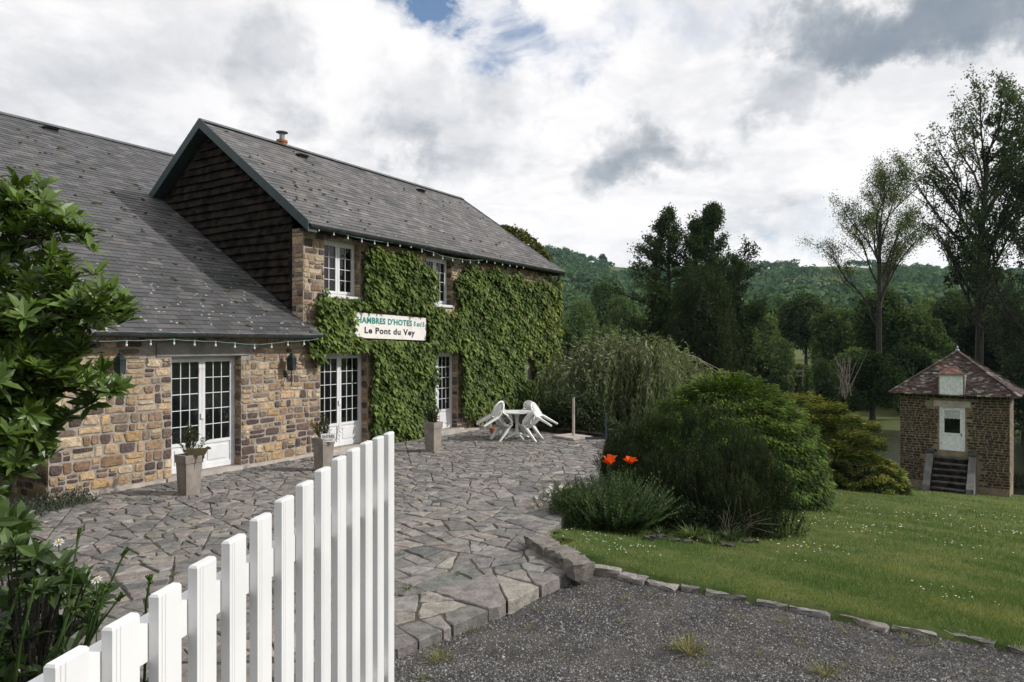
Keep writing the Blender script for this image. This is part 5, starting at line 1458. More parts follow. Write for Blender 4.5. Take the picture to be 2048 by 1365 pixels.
twig_shrub(rng, 'planter_shrub', PL1 + ZA * 0.58, 0.50, 'sparse twiggy olive shrub in the planter with the cow', ((0.03, 0.04, 0.015), (0.11, 0.125, 0.05)), 10)
twig_shrub(rng, 'planter_shrub', PL2 + ZA * 0.56 - UA * 0.02, 0.48, 'sparse twiggy shrub in the planter behind the ENTREE sign', ((0.03, 0.035, 0.015), (0.10, 0.11, 0.05)), 11)
twig_shrub(rng, 'planter_shrub', PL3 + ZA * 0.60, 0.46, 'fine-leaved shrub with reddish grass in the planter by the ivy', ((0.025, 0.035, 0.018), (0.09, 0.11, 0.055)), 14, True)
# ================================================================== SHRUB BED BESIDE THE TERRACE
def lpx(x, y):      # photograph pixel -> point on the lawn slope
    d = np.array([(x - 1024) / 1365, 1.0, -(y - 688) / 1365])
    lo, hi = 4.0, 60.0
    for _ in range(60):
        m = (lo + hi) / 2; p = CAMP + d * m
        if p[2] > lawn_z(p[0], p[1]): lo = m
        else: hi = m
    return CAMP + d * lo
rng = np.random.default_rng(51)
# dark dwarf pine: upright candles of needles
pc = np.array([3.35, 11.9, float(lawn_z(3.35, 11.9))])
pn = empty('dwarf_pine', pc, 'broad dark dwarf pine shrub with upright shoots beside the terrace', 'shrub')
lobe = []
for k in range(30):
    a = rng.uniform(0, 6.28); r = rng.random() ** .5 * 1.35; lobe.append((pc[0] + math.cos(a) * r, pc[1] + math.sin(a) * r, rng.uniform(.95, 2.05) * (1.05 - .30 * r / 1.35)))
for (x, y, Y) in ((1225, 870, 12.3), (1262, 830, 12.2), (1300, 805, 12.0), (1350, 792, 12.0), (1400, 790, 11.8), (1450, 805, 11.7), (1500, 850, 11.3), (1545, 900, 11.2), (1570, 960, 11.2), (1240, 940, 11.5), (1530, 1000, 10.8), (1400, 860, 10.9), (1320, 880, 10.9), (1470, 920, 10.6)):
    q = dpx(x, y, Y); lobe.append((q[0], q[1], q[2] - pc[2]))
TP, AX, SS = [], [], []
for (x, y, h) in lobe:
    m = 92; a = rng.uniform(0, 6.28, m); r = rng.random(m) ** .5; zz = h - .12 * rng.random(m) - r ** 2 * .5 - (rng.random(m) < .45) * rng.uniform(0, h * .75, m)
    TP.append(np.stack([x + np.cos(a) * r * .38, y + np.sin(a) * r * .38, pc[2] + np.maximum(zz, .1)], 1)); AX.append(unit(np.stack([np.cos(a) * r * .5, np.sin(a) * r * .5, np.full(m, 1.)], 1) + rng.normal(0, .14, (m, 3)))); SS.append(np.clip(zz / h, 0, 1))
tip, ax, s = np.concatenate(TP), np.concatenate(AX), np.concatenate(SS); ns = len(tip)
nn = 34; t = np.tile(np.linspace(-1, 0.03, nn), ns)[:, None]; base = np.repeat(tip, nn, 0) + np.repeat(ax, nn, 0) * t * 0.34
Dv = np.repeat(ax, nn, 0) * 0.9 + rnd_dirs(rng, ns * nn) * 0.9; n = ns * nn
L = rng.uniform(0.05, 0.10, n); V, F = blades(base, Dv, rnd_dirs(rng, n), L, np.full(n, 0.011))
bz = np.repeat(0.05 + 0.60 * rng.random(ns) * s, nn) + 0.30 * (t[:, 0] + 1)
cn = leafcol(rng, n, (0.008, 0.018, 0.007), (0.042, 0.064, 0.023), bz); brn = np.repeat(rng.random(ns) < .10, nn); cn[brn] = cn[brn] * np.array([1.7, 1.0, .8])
ob('needles', V, F, MATS['needle'], pn, col=np.repeat(cn, 3, 0), kind='stuff')
limbs = []
for k in range(60):
    d = unit(np.array([rng.normal(0, 1), rng.normal(0, 1), 0.9])); limbs.append((np.array([pc, pc + d * 0.7, pc + d * 1.1 + ZA * 0.45]), np.array([0.035, 0.022, 0.01])))
limbs_mesh(limbs).build('branches', MATS['bark'], pn)
mb = MB()
for k in range(110):
    i = rng.integers(ns); 
    if s[i] > 0.85: mb.tube([tip[i], tip[i] + ax[i] * rng.uniform(0.05, 0.12)], [0.006, 0.004], 4)
mb.build('candles', plain('pine_candle', (0.13, 0.085, 0.05)), pn, kind='stuff')

# layered conifer mound
def layered_mound(rng, name, c, R3, label, n, dark, light, L, shelf, droop=0.35, tipc=None, cat='shrub', flat=0.5, outw=0.45):
    th = empty(name, c, label, cat)
    q = rnd_dirs(rng, n); q[:, 2] = np.abs(q[:, 2]) ** 0.8; q = unit(q); s = rng.uniform(0.80, 1.0, n) ** 0.6
    az = np.arctan2(q[:, 1], q[:, 0]); el = np.arcsin(np.clip(q[:, 2], 0, 1))
    sh = np.sin(el * shelf + 1.6 * np.sin(az * 5) + 0.8 * np.sin(az * 11 + 1)); lump = 1 + 0.035 * sh + 0.02 * np.sin(az * 9 + el * 7)
    P = c + q * np.asarray(R3) * (s * lump)[:, None]
    out = unit(q * np.array([1, 1, flat]))
    hz_ = np.sqrt(np.clip(1 - q[:, 2] ** 2, 1e-4, 1)); td = np.stack([q[:, 0] / hz_ * q[:, 2], q[:, 1] / hz_ * q[:, 2], -hz_], 1)
    Dv = out * outw + td * (1 - outw) + rng.normal(0, 0.17, (n, 3)); Nn = q + ZA * 0.4 + rng.normal(0, 0.25, (n, 3))
    LL = L * rng.uniform(0.6, 1.4, n); V, F = kites(P, Dv, Nn, LL, LL * rng.uniform(0.25, 0.45, n), 0.1)
    b = 0.02 + 0.40 * np.clip(0.5 + sh, 0, 1) + 0.35 * (s - 0.75) / 0.25 * np.clip(0.3 + q[:, 2], 0, 1) + rng.normal(0, 0.12, n)  # lit shelf tops and shaded gaps are put into the leaf colour
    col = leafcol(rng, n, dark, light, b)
    if tipc is not None:
        g = (s > 0.90) & (sh > -0.2) & (rng.random(n) < 0.7 * np.clip(q[:, 2] * 1.8, 0.1, 1)); col[g] = np.array(tipc) * (1 + rng.normal(0, .15, (g.sum(), 1)))
    ob('foliage', V, F, MATS['needle'], th, col=np.repeat(col, 4, 0), kind='stuff')
    limbs = [(np.array([c + [rng.normal(0, .15), rng.normal(0, .15), -0.05], c + q[k] * np.asarray(R3) * 0.5, c + q[k] * np.asarray(R3) * 0.85]), np.array([0.05, 0.03, 0.012])) for k in range(28)]
    limbs_mesh(limbs).build('branches', MATS['bark'], th)
    return th
cm = lpx(1500, 1010); cm = np.array([cm[0] - 0.1, cm[1] + 1.3, 0]); cm[2] = float(lawn_z(cm[0], cm[1])) - 0.1
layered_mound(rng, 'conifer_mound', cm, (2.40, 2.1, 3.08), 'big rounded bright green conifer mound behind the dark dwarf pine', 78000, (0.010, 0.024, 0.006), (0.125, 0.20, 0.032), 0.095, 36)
c2 = lpx(1735, 985); c2[1] += 1.0; c2[0] += 0.35; c2[2] = float(lawn_z(c2[0], c2[1])) - 0.1
layered_mound(rng, 'low_juniper', c2, (1.45, 1.3, 1.32), 'low rounded juniper with golden tips on the lawn before the small stone building', 26000, (0.014, 0.024, 0.008), (0.12, 0.18, 0.034), 0.10, 16, 0.15, (0.26, 0.26, 0.045), outw=0.6)
c3 = dpx(1640, 905, 22.5); c3[2] = float(lawn_z(c3[0], c3[1]))
gj = empty('golden_juniper', c3, 'spreading golden juniper with feathery tiers behind the conifer mound', 'shrub')
PV, PF, PC = [], [], []; off = 0
lim = []
for (x, y, Lm, dirx) in ((1590, 800, 1.3, .6), (1640, 835, 1.6, .9), (1690, 850, 1.5, 1.0), (1660, 870, 1.6, .9), (1720, 885, 1.2, 1.0), (1600, 850, 1.5, .8), (1620, 890, 1.5, .9), (1580, 830, 1.3, -.3), (1690, 905, 1.2, .9), (1640, 815, 1.2, .5)):
    c = dpx(x - 34, y - 4, 22.3 + rng.uniform(-.6, .6)); n = 2100
    d = unit(np.array([dirx, -0.35, 0.02])); sd = np.array([-d[1], d[0], 0])
    tt = rng.random(n) ** 0.8; w = 0.55 * (1 - 0.7 * tt)
    P = c + d * (tt * Lm)[:, None] + sd * (rng.normal(0, 1, n) * w)[:, None] + ZA * (rng.normal(0, .09, n) - 0.10 * tt - 0.10 * np.abs(rng.normal(0, 1, n)) * .6)[:, None]
    V, F = kites(P, d * 0.9 + rng.normal(0, .3, (n, 3)) + ZA * .25, ZA + rng.normal(0, .3, (n, 3)), rng.uniform(0.08, 0.17, n), rng.uniform(0.02, 0.045, n))
    PV.append(V); PF.append(F + off); off += len(V); g = np.clip((P[:, 2] - c[2]) * 4 + 0.5 + rng.normal(0, .2, n), 0, 1)
    PC.append(np.repeat(leafcol(rng, n, (0.030, 0.056, 0.012), (0.24, 0.25, 0.045), g), 4, 0)); lim.append((np.array([c3, (c3 + c) / 2 - ZA * .1, c]), np.array([0.05, 0.03, 0.015])))
ob('foliage', np.concatenate(PV), np.concatenate(PF), MATS['needle'], gj, col=np.concatenate(PC), kind='stuff')
limbs_mesh(lim).build('branches', MATS['bark'], gj)
# round dark bush at the far end of the terrace
def round_bush(rng, name, c, rad, label, dark, light, leaf, lobes=60, per=260, mat='leaf', cat='shrub', group=None, squash=0.9):
    th = empty(name, c, label, cat, group); V, F, col = lobed_crown(rng, rad, lobes, per, leaf, dark, light, (0.22, 0.34), squash, 0.15)
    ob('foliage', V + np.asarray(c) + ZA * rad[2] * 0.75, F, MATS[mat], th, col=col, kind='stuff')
    limbs_mesh([(np.array([np.asarray(c) - ZA * .1, np.asarray(c) + ZA * rad[2] * .5, np.asarray(c) + np.array([rng.normal(0, .3) * rad[0], rng.normal(0, .3) * rad[1], rad[2]])]), np.array([0.05, 0.03, 0.01])) for _ in range(6)]).build('stems', MATS['bark'], th)
    return th
c = np.array([1.75, 19.9, -0.2]); round_bush(rng, 'round_bush', c, (1.15, 1.0, 0.80), 'rounded dark green bush behind the parasol stand', (0.018, 0.028, 0.012), (0.055, 0.075, 0.035), 0.07)
c = np.array([2.9, 19.0, -1.2]); round_bush(rng, 'flowering_bush', c, (0.75, 0.7, 0.95), 'pale-leaved bush behind the blue grey post', (0.02, 0.035, 0.014), (0.07, 0.10, 0.05), 0.07, 30, 220)

# oriental poppy clump
pb = lpx(1235, 1068); pb[1] += 0.45; pb[2] = float(lawn_z(pb[0], pb[1]))
pp = empty('poppy_plant', pb, 'leafy poppy clump with two orange red flowers beside the terrace', 'plant')
n = 520; a = rng.uniform(0, 2 * math.pi, n); r = rng.random(n) ** 0.5
P = pb + np.stack([np.cos(a) * r * 0.55, np.sin(a) * r * 0.45, rng.uniform(0.0, 0.12, n)], 1)
Dv = unit(np.stack([np.cos(a) * r * 0.75, np.sin(a) * r * 0.65, np.full(n, 1.0)], 1) + rng.normal(0, .14, (n, 3))); L = rng.uniform(0.60, 1.02, n) * (1.05 - 0.25 * r)
# pinnate: a midrib ribbon plus side lobes
V, F = arcs(P, Dv, L, 0.018, rng.uniform(0.05, 0.30, n), 3); C0 = leafcol(rng, n, (0.018, 0.038, 0.014), (0.065, 0.110, 0.042))
VV = [V]; FF = [F]; CC = [np.repeat(C0, 8, 0)]
ob('leaf_ribs', V, F, MATS['leaf'], pp, col=np.repeat(C0, 8, 0), kind='stuff')
S = unit(np.cross(Dv, ZA)); Pl, Dl, Ll, Cl = [], [], [], []
for k in range(11):
    tt = 0.22 + 0.76 * k / 10
    for sg in (-1, 1):
        Pl.append(P + Dv * (L * tt)[:, None] - ZA * (0.17 * L * tt * tt)[:, None]); Dl.append(Dv * 0.8 + S * sg * 0.75 + rng.normal(0, .16, (n, 3))); Ll.append(0.10 * (1.15 - 0.7 * tt) * rng.uniform(.7, 1.3, n)); Cl.append(C0)
Pl, Dl, Ll, Cl = map(np.concatenate, (Pl, Dl, Ll, Cl)); m = len(Pl)
V, F = kites(Pl, Dl, rng.normal(0, .4, (m, 3)) + np.array([0.2, -0.6, .6]), Ll, Ll * 0.32); ob('leaf_lobes', V, F, MATS['leaf'], pp, col=np.repeat(Cl, 4, 0), kind='stuff')
def poppy(c, r, lab):
    mb = MB()
    for k in range(6):
        a = k * math.pi / 3 + rng.normal(0, .15); rr = r * rng.uniform(.8, 1.15); tilt = rng.uniform(1.3, 1.9) if k % 2 else rng.uniform(0.8, 1.3); V = []; F = []
        d = np.array([math.cos(a), math.sin(a), 0]); s_ = np.array([-math.sin(a), math.cos(a), 0])
        for i in range(4):
            for j in range(5):
                x = i / 3; y = (j - 2) / 2
                V.append((rng.normal(0, .10 * rr * x, 3) if x > .5 else 0) + c + d * rr * x + s_ * y * rr * (0.35 + 0.75 * x) + ZA * (rr * (tilt * x - 0.12 * x * x * 2 + 0.10 * x * math.sin(j * 2.1 + k) - 0.12 * y * y)))
        F = [(i * 5 + j, i * 5 + j + 1, (i + 1) * 5 + j + 1, (i + 1) * 5 + j) for i in range(3) for j in range(4)]
        mb.add(V, F, np.array((0.74, 0.10, 0.012)) * rng.uniform(.85, 1.12))
    f = mb.build('poppy_flower', MATS['petal'], pp, usecol=True, smooth_=True); f['label'] = lab
    mb = MB(); mb.lathe(c, [(0.008, 0.0), (0.016, 0.012), (0.014, 0.025)], 8); mb.build('flower_centre', MATS['black'], f)
    V, F = tube([np.array([c[0] + rng.normal(0, .02), pb[1], pb[2] + .3]), c - ZA * 0.25, c], 0.0055, 5); ob('flower_stem', V, F, MATS['leaf'], pp, col=(0.04, 0.07, 0.025))
poppy(dpx(1219, 928, pb[1] - .05), 0.074, 'orange red poppy bloom nearer the paving'); poppy(dpx(1261, 926, pb[1]), 0.074, 'orange red poppy bloom nearer the dark pine')
for (x, y) in ((1270, 938), (1318, 945), (1302, 948)):
    c = dpx(x, y, pb[1]); mb = MB(); mb.lathe(c, [(0.004, -.02), (0.014, -.01), (0.016, 0.005), (0.004, 0.022)], 7)
    ob('bud', np.concatenate(mb.V), mb.F, MATS['leaf'], pp, col=(0.06, 0.09, 0.05)); V, F = tube([c - ZA * .3 + np.array([.03, 0, 0]), c - ZA * .02], 0.004, 4); ob('flower_stem', V, F, MATS['leaf'], pp, col=(0.04, 0.07, 0.025))
# feathery bank next to it and oxeye daisies
db = lpx(1130, 1050); db[1] += 0.25; db[2] = 0.0 - 0.1
dz_ = empty('oxeye_daisies', db, 'patch of white oxeye daisies leaning over the edge of the paving', 'flowers')
n = 900; P = db + np.stack([rng.normal(0.12, .20, n), rng.normal(0, .22, n), rng.uniform(0, .1, n)], 1); Dv = rng.normal(0, .35, (n, 3)) + ZA + np.array([-0.15, -.1, 0]); L = rng.uniform(.18, .42, n)
V, F = arcs(P, Dv, L, 0.009, rng.uniform(0, .3, n), 2); ob('stems', V, F, MATS['leaf'], dz_, col=np.repeat(leafcol(rng, n, (0.02, 0.04, 0.014), (0.065, 0.10, 0.04)), 6, 0), kind='stuff')
for k in range(64):
    x = rng.normal(1108, 26); y = rng.normal(1010, 22) - (x - 1108) * 0.35
    c = dpx(np.clip(x, 1040, 1175), np.clip(y, 965, 1050), db[1] - .30 + rng.normal(0, .15)); ax = unit(np.array([rng.normal(-.1, .4), rng.normal(-.4, .4), 0.8]))
    h = daisy_head(c, ax, rng.uniform(0.030, 0.042)).build('daisy', MATS['petal'], dz_, usecol=True, centre=True)
c = lpx(1150, 1060); c[1] += .3; c[2] = float(lawn_z(c[0], c[1])); fb = empty('feathery_plant', c, 'feathery green plant between the daisies and the poppies', 'plant')
n = 5200; q = rnd_dirs(rng, n); q[:, 2] = np.abs(q[:, 2]); P = c + q * np.array([.42, .35, .62]) * (rng.random(n) ** .4)[:, None]; V, F = kites(P, rng.normal(0, .5, (n, 3)) + ZA * .9, rnd_dirs(rng, n), rng.uniform(.03, .08, n), rng.uniform(.008, .018, n))
ob('foliage', V, F, MATS['leaf'], fb, col=np.repeat(leafcol(rng, n, (0.022, 0.042, 0.014), (0.075, 0.115, 0.04)), 4, 0), kind='stuff')
# day-lily tufts at the front of the bed
for (x, y, s_, lab) in ((1392, 1082, 1.0, 'bright green tuft of arching strap leaves at the front of the bed'), (1470, 1085, .95, 'darker tuft of arching leaves below the dead twigs'), (1432, 1092, .6, 'small yellow green tuft between the two larger ones'), (1330, 1075, .6, 'small tuft of leaves beside the bed stones under the poppies')):
    c = lpx(x, y); c[1] += .15; c[2] = float(lawn_z(c[0], c[1])); th = empty('daylily_tuft', c, lab, 'plant', 'strap-leaved tufts along the bed')
    n = int(170 * s_); a = rng.uniform(0, 6.28, n); P = c + np.stack([np.cos(a) * .07, np.sin(a) * .07, 0 * a], 1) * s_
    Dv = np.stack([np.cos(a) * .8, np.sin(a) * .8, rng.uniform(.6, 1.6, n)], 1); V, F = arcs(P, Dv, rng.uniform(.25, .48, n) * s_, .014, rng.uniform(.3, .8, n), 4)
    lt = (0.12, 0.16, 0.04) if 'bright' in lab or 'yellow' in lab else (0.06, 0.09, 0.035)
    ob('strap_leaves', V, F, MATS['leaf'], th, col=np.repeat(leafcol(rng, n, (0.025, 0.05, 0.014), lt), 10, 0), kind='stuff')
# ground cover, bed stones, dead twigs
c = lpx(1400, 1075); c[1] += .6; c[2] = float(lawn_z(c[0], c[1])); gc = empty('bed_groundcover', c, 'dark leafy ground cover under the dwarf pine', 'plant')
n = 9000; P = np.stack([c[0] + rng.uniform(-1.5, 1.25, n), c[1] + rng.uniform(-.35, .9, n), np.zeros(n)], 1); P[:, 2] = lawn_z(P[:, 0], P[:, 1]) + rng.random(n) ** 1.5 * (0.45 - .25 * np.abs(P[:, 0] - c[0]) / 1.5)
V, F = kites(P, rng.normal(0, .6, (n, 3)) + np.array([0, -.3, .3]), np.array([0, -.4, 1]) + rng.normal(0, .4, (n, 3)), rng.uniform(.03, .07, n), rng.uniform(.02, .045, n))
ob('foliage', V, F, MATS['leaf'], gc, col=np.repeat(leafcol(rng, n, (0.012, 0.024, 0.010), (0.045, 0.070, 0.028)), 4, 0), kind='stuff')
rk = empty('bed_border', lpx(1380, 1088), 'row of small dark stones along the front of the shrub bed', 'edging')
for x in (1300, 1322, 1350, 1375, 1405, 1430, 1455, 1500):
    p = lpx(x, 1084 + rng.normal(0, 3)); V, F = rough_block(rng, p, np.array([1., .1, 0]), np.array([-.1, 1., 0]), rng.uniform(.11, .2), .10, rng.uniform(.03, .07), 4, 2, .012, .2); ob('stone', V, F, MATS['flag'], rk, col=(0.06, 0.056, 0.05), centre=True)
c = lpx(1480, 1075); dt = empty('dead_twigs', c, 'dry bare twigs sticking out of the shrub bed', 'twigs'); mb = MB()
for k in range(26):
    p = c + np.array([rng.normal(-.1, .12), rng.normal(.1, .1), .05]); d = unit(np.array([rng.uniform(-.2, 1), -.4, rng.uniform(.2, 1)])); L = rng.uniform(.3, .75)
    mb.tube([p, p + d * L * .5 + ZA * .05, p + d * L - ZA * .04 + rng.normal(0, .05, 3)], [.006, .004, .002], 4)
mb.build('twigs', MATS['twig'], dt, kind='stuff')

# ================================================================== LAWN, GRAVEL AND WEEDS
rng = np.random.default_rng(61)
def screen_samples(n, x0, x1, y0, y1, zf, keepf):
    """points spread evenly over what is seen, on the surface zf"""
    x = rng.uniform(x0, x1, n); y = rng.uniform(y0, y1, n); d = np.stack([(x - 1024) / 1365, np.ones(n), -(y - 688) / 1365], 1)
    lo = np.full(n, 2.0); hi = np.full(n, 45.0)
    for _ in range(40):
        m = (lo + hi) / 2; p = CAMP + d * m[:, None]; up = p[:, 2] > zf(p[:, 0], p[:, 1]); lo = np.where(up, m, lo); hi = np.where(up, hi, m)
    p = CAMP + d * lo[:, None]; return p[keepf(p[:, 0], p[:, 1])]
def on_lawn(X, Y): return (edge_d(X, Y) > -0.13 + 0.10 * np.sin(X * 7)) & keep_lawn(X, Y) & (edge_d(X, Y) < 32)
P = screen_samples(190000, 1080, 2200, 930, 1365, lawn_z, on_lawn)
n = len(P); dist = np.linalg.norm(P - CAMP, axis=1)
patch = np.sin(P[:, 0] * 1.7 + 2 * np.sin(P[:, 1] * .9)) * np.sin(P[:, 1] * 1.3 + 1.7 * np.sin(P[:, 0] * .7)) + .6 * np.sin(P[:, 0] * 4.1 + P[:, 1] * 2.9)
dry = np.clip(0.28 + .36 * patch + rng.normal(0, .22, n) + np.clip((dist - 16) / 40, 0, .25), 0, 1)
Dv = rng.normal(0, .45, (n, 3)) + ZA; S = rnd_dirs(rng, n) * np.array([1, 1, .1]); h = rng.uniform(.018, .05, n) * (1 + np.clip(-patch, 0, 1) * .6) * np.clip(.8 + dist / 25, 1, 1.6)
V, F = blades(P, Dv, unit(S), h, .004 * np.clip(dist / 6, 1, 5))
col = leafcol(rng, n, (0.062, 0.122, 0.030), (0.23, 0.235, 0.085), dry, jit=.2)
ob('grass', V, F, MATS['grass'], col=np.repeat(col, 3, 0), label='short mown grass of the sloping lawn', cat='grass', kind='stuff')
P = screen_samples(3600, 1120, 2100, 960, 1340, lawn_z, on_lawn); w = np.sin(P[:, 0] * 1.1 + 1) * np.sin(P[:, 1] * .8 + .6 * P[:, 0]) + .6 * np.sin(P[:, 0] * 3.1) * np.sin(P[:, 1] * 2.7) + rng.normal(0, .22, len(P)); P = P[w > 0.42]; n = len(P)
dist = np.linalg.norm(P - CAMP, axis=1); P[:, 2] += rng.uniform(.03, .05, n); r = .0095 * rng.uniform(.6, 1.3, n) * np.clip(dist / 9, 1, 1.8); a = np.arange(6) / 6 * 2 * math.pi
Vd = P[:, None, :] + r[:, None, None] * np.stack([np.cos(a), np.sin(a), .25 * np.sin(a * 2)], 1)[None]; i = (np.arange(n) * 6)[:, None]
cd = np.where(rng.random(n)[:, None] < .96, np.array([[.72, .72, .70]]), np.array([[.6, .4, .03]]))
ob('lawn_daisies', Vd.reshape(-1, 3), np.concatenate([i + k for k in range(6)], 1), MATS['petal'], col=np.repeat(cd, 6, 0), label='tiny white daisies scattered over the lawn', cat='daisies', kind='stuff')
def on_gravel(X, Y): return (edge_d(X, Y) < -0.02) & keep_gravel(X, Y)
P = screen_samples(62000, 770, 2100, 1120, 1420, gravel_z, on_gravel); n = len(P); r = rng.uniform(.005, .0125, n) * (1 + .6 * (rng.random(n) < .05))
oc = np.array([[1, 0, 0], [-1, 0, 0], [0, 1, 0], [0, -1, 0], [0, 0, 1], [0, 0, -.5]], float); of = np.array([[0, 2, 4], [2, 1, 4], [1, 3, 4], [3, 0, 4], [2, 0, 5], [1, 2, 5], [3, 1, 5], [0, 3, 5]])[:4]
an = rng.uniform(0, 6.28, n); ca, sa = np.cos(an), np.sin(an); sc3 = rng.uniform(.55, 1.3, (n, 1, 3)) * np.array([1, 1, .7]); Q = oc[None] * sc3 + rng.normal(0, .18, (n, 6, 3))
Q = np.stack([Q[..., 0] * ca[:, None] - Q[..., 1] * sa[:, None], Q[..., 0] * sa[:, None] + Q[..., 1] * ca[:, None], Q[..., 2]], -1)
V = P[:, None, :] + Q * r[:, None, None]; i = (np.arange(n) * 6)[:, None, None]
cg = np.clip(leafcol(rng, n, (0.05, 0.05, 0.052), (0.27, 0.26, 0.255), p=1.7, jit=.2), .02, .5); wh = rng.random(n) < .012; cg[wh] = (.38, .35, .31)
ob('gravel', V.reshape(-1, 3), (i + of[None]).reshape(-1, 3), MATS['gravel'], col=np.repeat(cg, 6, 0), label='loose dark grey gravel of the driveway', cat='gravel', kind='stuff')
def tuft(p, s_, dry_, label, group, n=70, name='grass_tuft'):
    a = rng.uniform(0, 6.28, n); s_ = s_ * 1.45; P = p + np.stack([np.cos(a), np.sin(a), 0 * a], 1) * (rng.random(n) * .06 * s_)[:, None]
    Dv = np.stack([np.cos(a) * .8, np.sin(a) * .8, rng.uniform(.25, 1.5, n)], 1); V, F = arcs(P, Dv, rng.uniform(.05, .15, n) * s_, .0045 * s_, rng.uniform(.1, .6, n), 2)
    b = np.clip(dry_ + rng.normal(0, .3, n), 0, 1); ob(name, V, F, MATS['grass'], None, col=np.repeat(lerpc((0.05, 0.085, 0.02), (0.26, 0.22, 0.10), b), 6, 0), label=label, cat='grass tuft', group=group)
def gv(x, y):
    return screen_one(x, y, gravel_z)
def screen_one(x, y, zf):
    d = np.array([(x - 1024) / 1365, 1., -(y - 688) / 1365]); lo, hi = 2., 45.
    for _ in range(50):
        m = (lo + hi) / 2; p = CAMP + d * m
        if p[2] > zf(p[0], p[1]): lo = m
        else: hi = m
    return CAMP + d * lo
tuft(gv(1378, 1305), 1.25, .62, 'largest dry grass tuft in the middle of the gravel', 'grass tufts in the gravel', 130)
tuft(gv(880, 1322), 1.0, .45, 'green and straw grass tuft near the foot of the gate', 'grass tufts in the gravel', 90)
tuft(gv(1652, 1350), 1.0, .55, 'dry grass tuft at the bottom edge of the gravel', 'grass tufts in the gravel', 90)
TUFTS = ((1085, 1195, .6, .5), (1075, 1222, .5, .6), (1160, 1222, .4, .6), (1250, 1200, .6, .6), (1300, 1195, .5, .4), (1330, 1210, .6, .4), (1262, 1165, .6, .7), (1410, 1335, .6, .2), (1565, 1245, .6, .5), (1590, 1272, .5, .6), (1822, 1282, .8, .25), (1868, 1292, .8, .2), (1700, 1335, .6, .5), (1790, 1325, .4, .5), (1970, 1345, .6, .5), (1060, 1260, .5, .4), (950, 1265, .6, .3), (1130, 1318, .4, .4), (1460, 1225, .5, .6), (1690, 1262, .7, .6), (1480, 1240, .5, .5), (1350, 1240, .4, .5), (1240, 1245, .4, .4), (850, 1360, .6, .25), (1520, 1310, .35, .6), (1600, 1290, .45, .6))
for (x, y, s_, d_) in TUFTS:
    tuft(gv(x, y), s_, d_, 'small grass tuft in the gravel, ' + rank([q[0] for q in TUFTS], x) + ' of the small ones from the gate', 'grass tufts in the gravel', 36)
WEEDS = ((815, 1178, .7), (826, 1150, .5), (842, 1050, .5), (985, 1008, .4), (905, 975, .5), (470, 1120, .5), (300, 1080, .5), (395, 1055, .4), (560, 980, .5), (800, 1110, .6), (850, 1195, .5), (640, 1040, .4), (960, 1090, .4), (1010, 1130, .45), (880, 1040, .35), (350, 1150, .5), (420, 1010, .35), (1040, 1040, .35), (915, 1150, .4), (745, 1010, .35))
for (x, y, s_) in WEEDS:
    tuft(gpx(x, y, 0.0), s_, .1, 'small weed in a paving joint, ' + rank([q[0] for q in WEEDS], x) + ' from the left', 'weeds in the paving joints', 40, 'joint_weed')

# ================================================================== LITTLE STONE BUILDING BY THE RIVER
rng = np.random.default_rng(71)
SC0 = np.array([20.2, 31.3, -3.92]); sa = math.radians(38); SA = np.array([math.cos(sa), -math.sin(sa), 0]); SB = np.array([math.sin(sa), math.cos(sa), 0])   # along front, going back
shed = empty('river_house', SC0, 'small square stone building with a pyramid tile roof by the river', 'building')
hw = 2.12; ez = 4.08
def S3(a, b, z): return SC0 + SA * a + SB * b + ZA * z
m = MB(); OPD = (-0.52, 0.48, 1.52, 3.52)
for (a0, a1, z0, z1) in ((-hw, OPD[0], -1.5, ez), (OPD[1], hw, -1.5, ez), (OPD[0], OPD[1], OPD[3], ez), (OPD[0], OPD[1], -1.5, OPD[2])): m.frame(SC0, SA, SB, ZA, a0, a1, 0, 0.4, z0, z1)
for (a0, a1, b0, b1) in ((-hw, -hw + .4, .402, 2 * hw), (hw - .4, hw, .402, 2 * hw), (-hw + .402, hw - .402, 2 * hw - .4, 2 * hw)): m.frame(SC0, SA, SB, ZA, a0, a1, b0, b1, -1.5, ez)
m.build('wall', MATS['shed_mortar'], shed)
SHC = [((0.05, 0.036, 0.025), 5), ((0.07, 0.048, 0.03), 3), ((0.036, 0.028, 0.022), 4), ((0.10, 0.07, 0.042), 1), ((0.035, 0.031, 0.029), 2)]
frF = (SC0, SA, ZA, -SB); frR = (S3(hw, 0, 0), SB, ZA, SA)
skp = lambda a0, a1, b0, b1: (a1 > OPD[0] and a0 < OPD[1] and b1 > OPD[2] and b0 < OPD[3]) or (a1 > -.74 and a0 < .68 and b1 > OPD[3] - .02 and b0 < OPD[3] + .30) or (a1 > -1.05 and a0 < .95 and b0 < 1.3)
lst = lay_stones(rng, frF, -hw, hw, 0.0, ez - .02, skp, lambda a, b: SHC, rows=(0.085, 0.14), wid=(0.14, 0.40), gap=0.022, proud=0.016, split=0.0)
lst += lay_stones(rng, frR, 0, 2 * hw, 0.0, ez - .02, lambda *q: False, lambda a, b: [((0.22, 0.17, 0.13), 1), ((0.16, 0.12, 0.09), 1)], rows=(0.09, 0.15), wid=(0.16, 0.40), gap=0.02, proud=0.016, split=0.0)  # sunlit side: its brightness is put into paler stones than the front's
parts_or_rest(lst, 'stone', MATS['stone'], shed, 300, 'stones_beyond')
mb = MB(); mb.frame(SC0, SA, SB, ZA, -.74, .68, -.03, .2, OPD[3], OPD[3] + .28); mb.build('lintel', MATS['plinth'], shed)
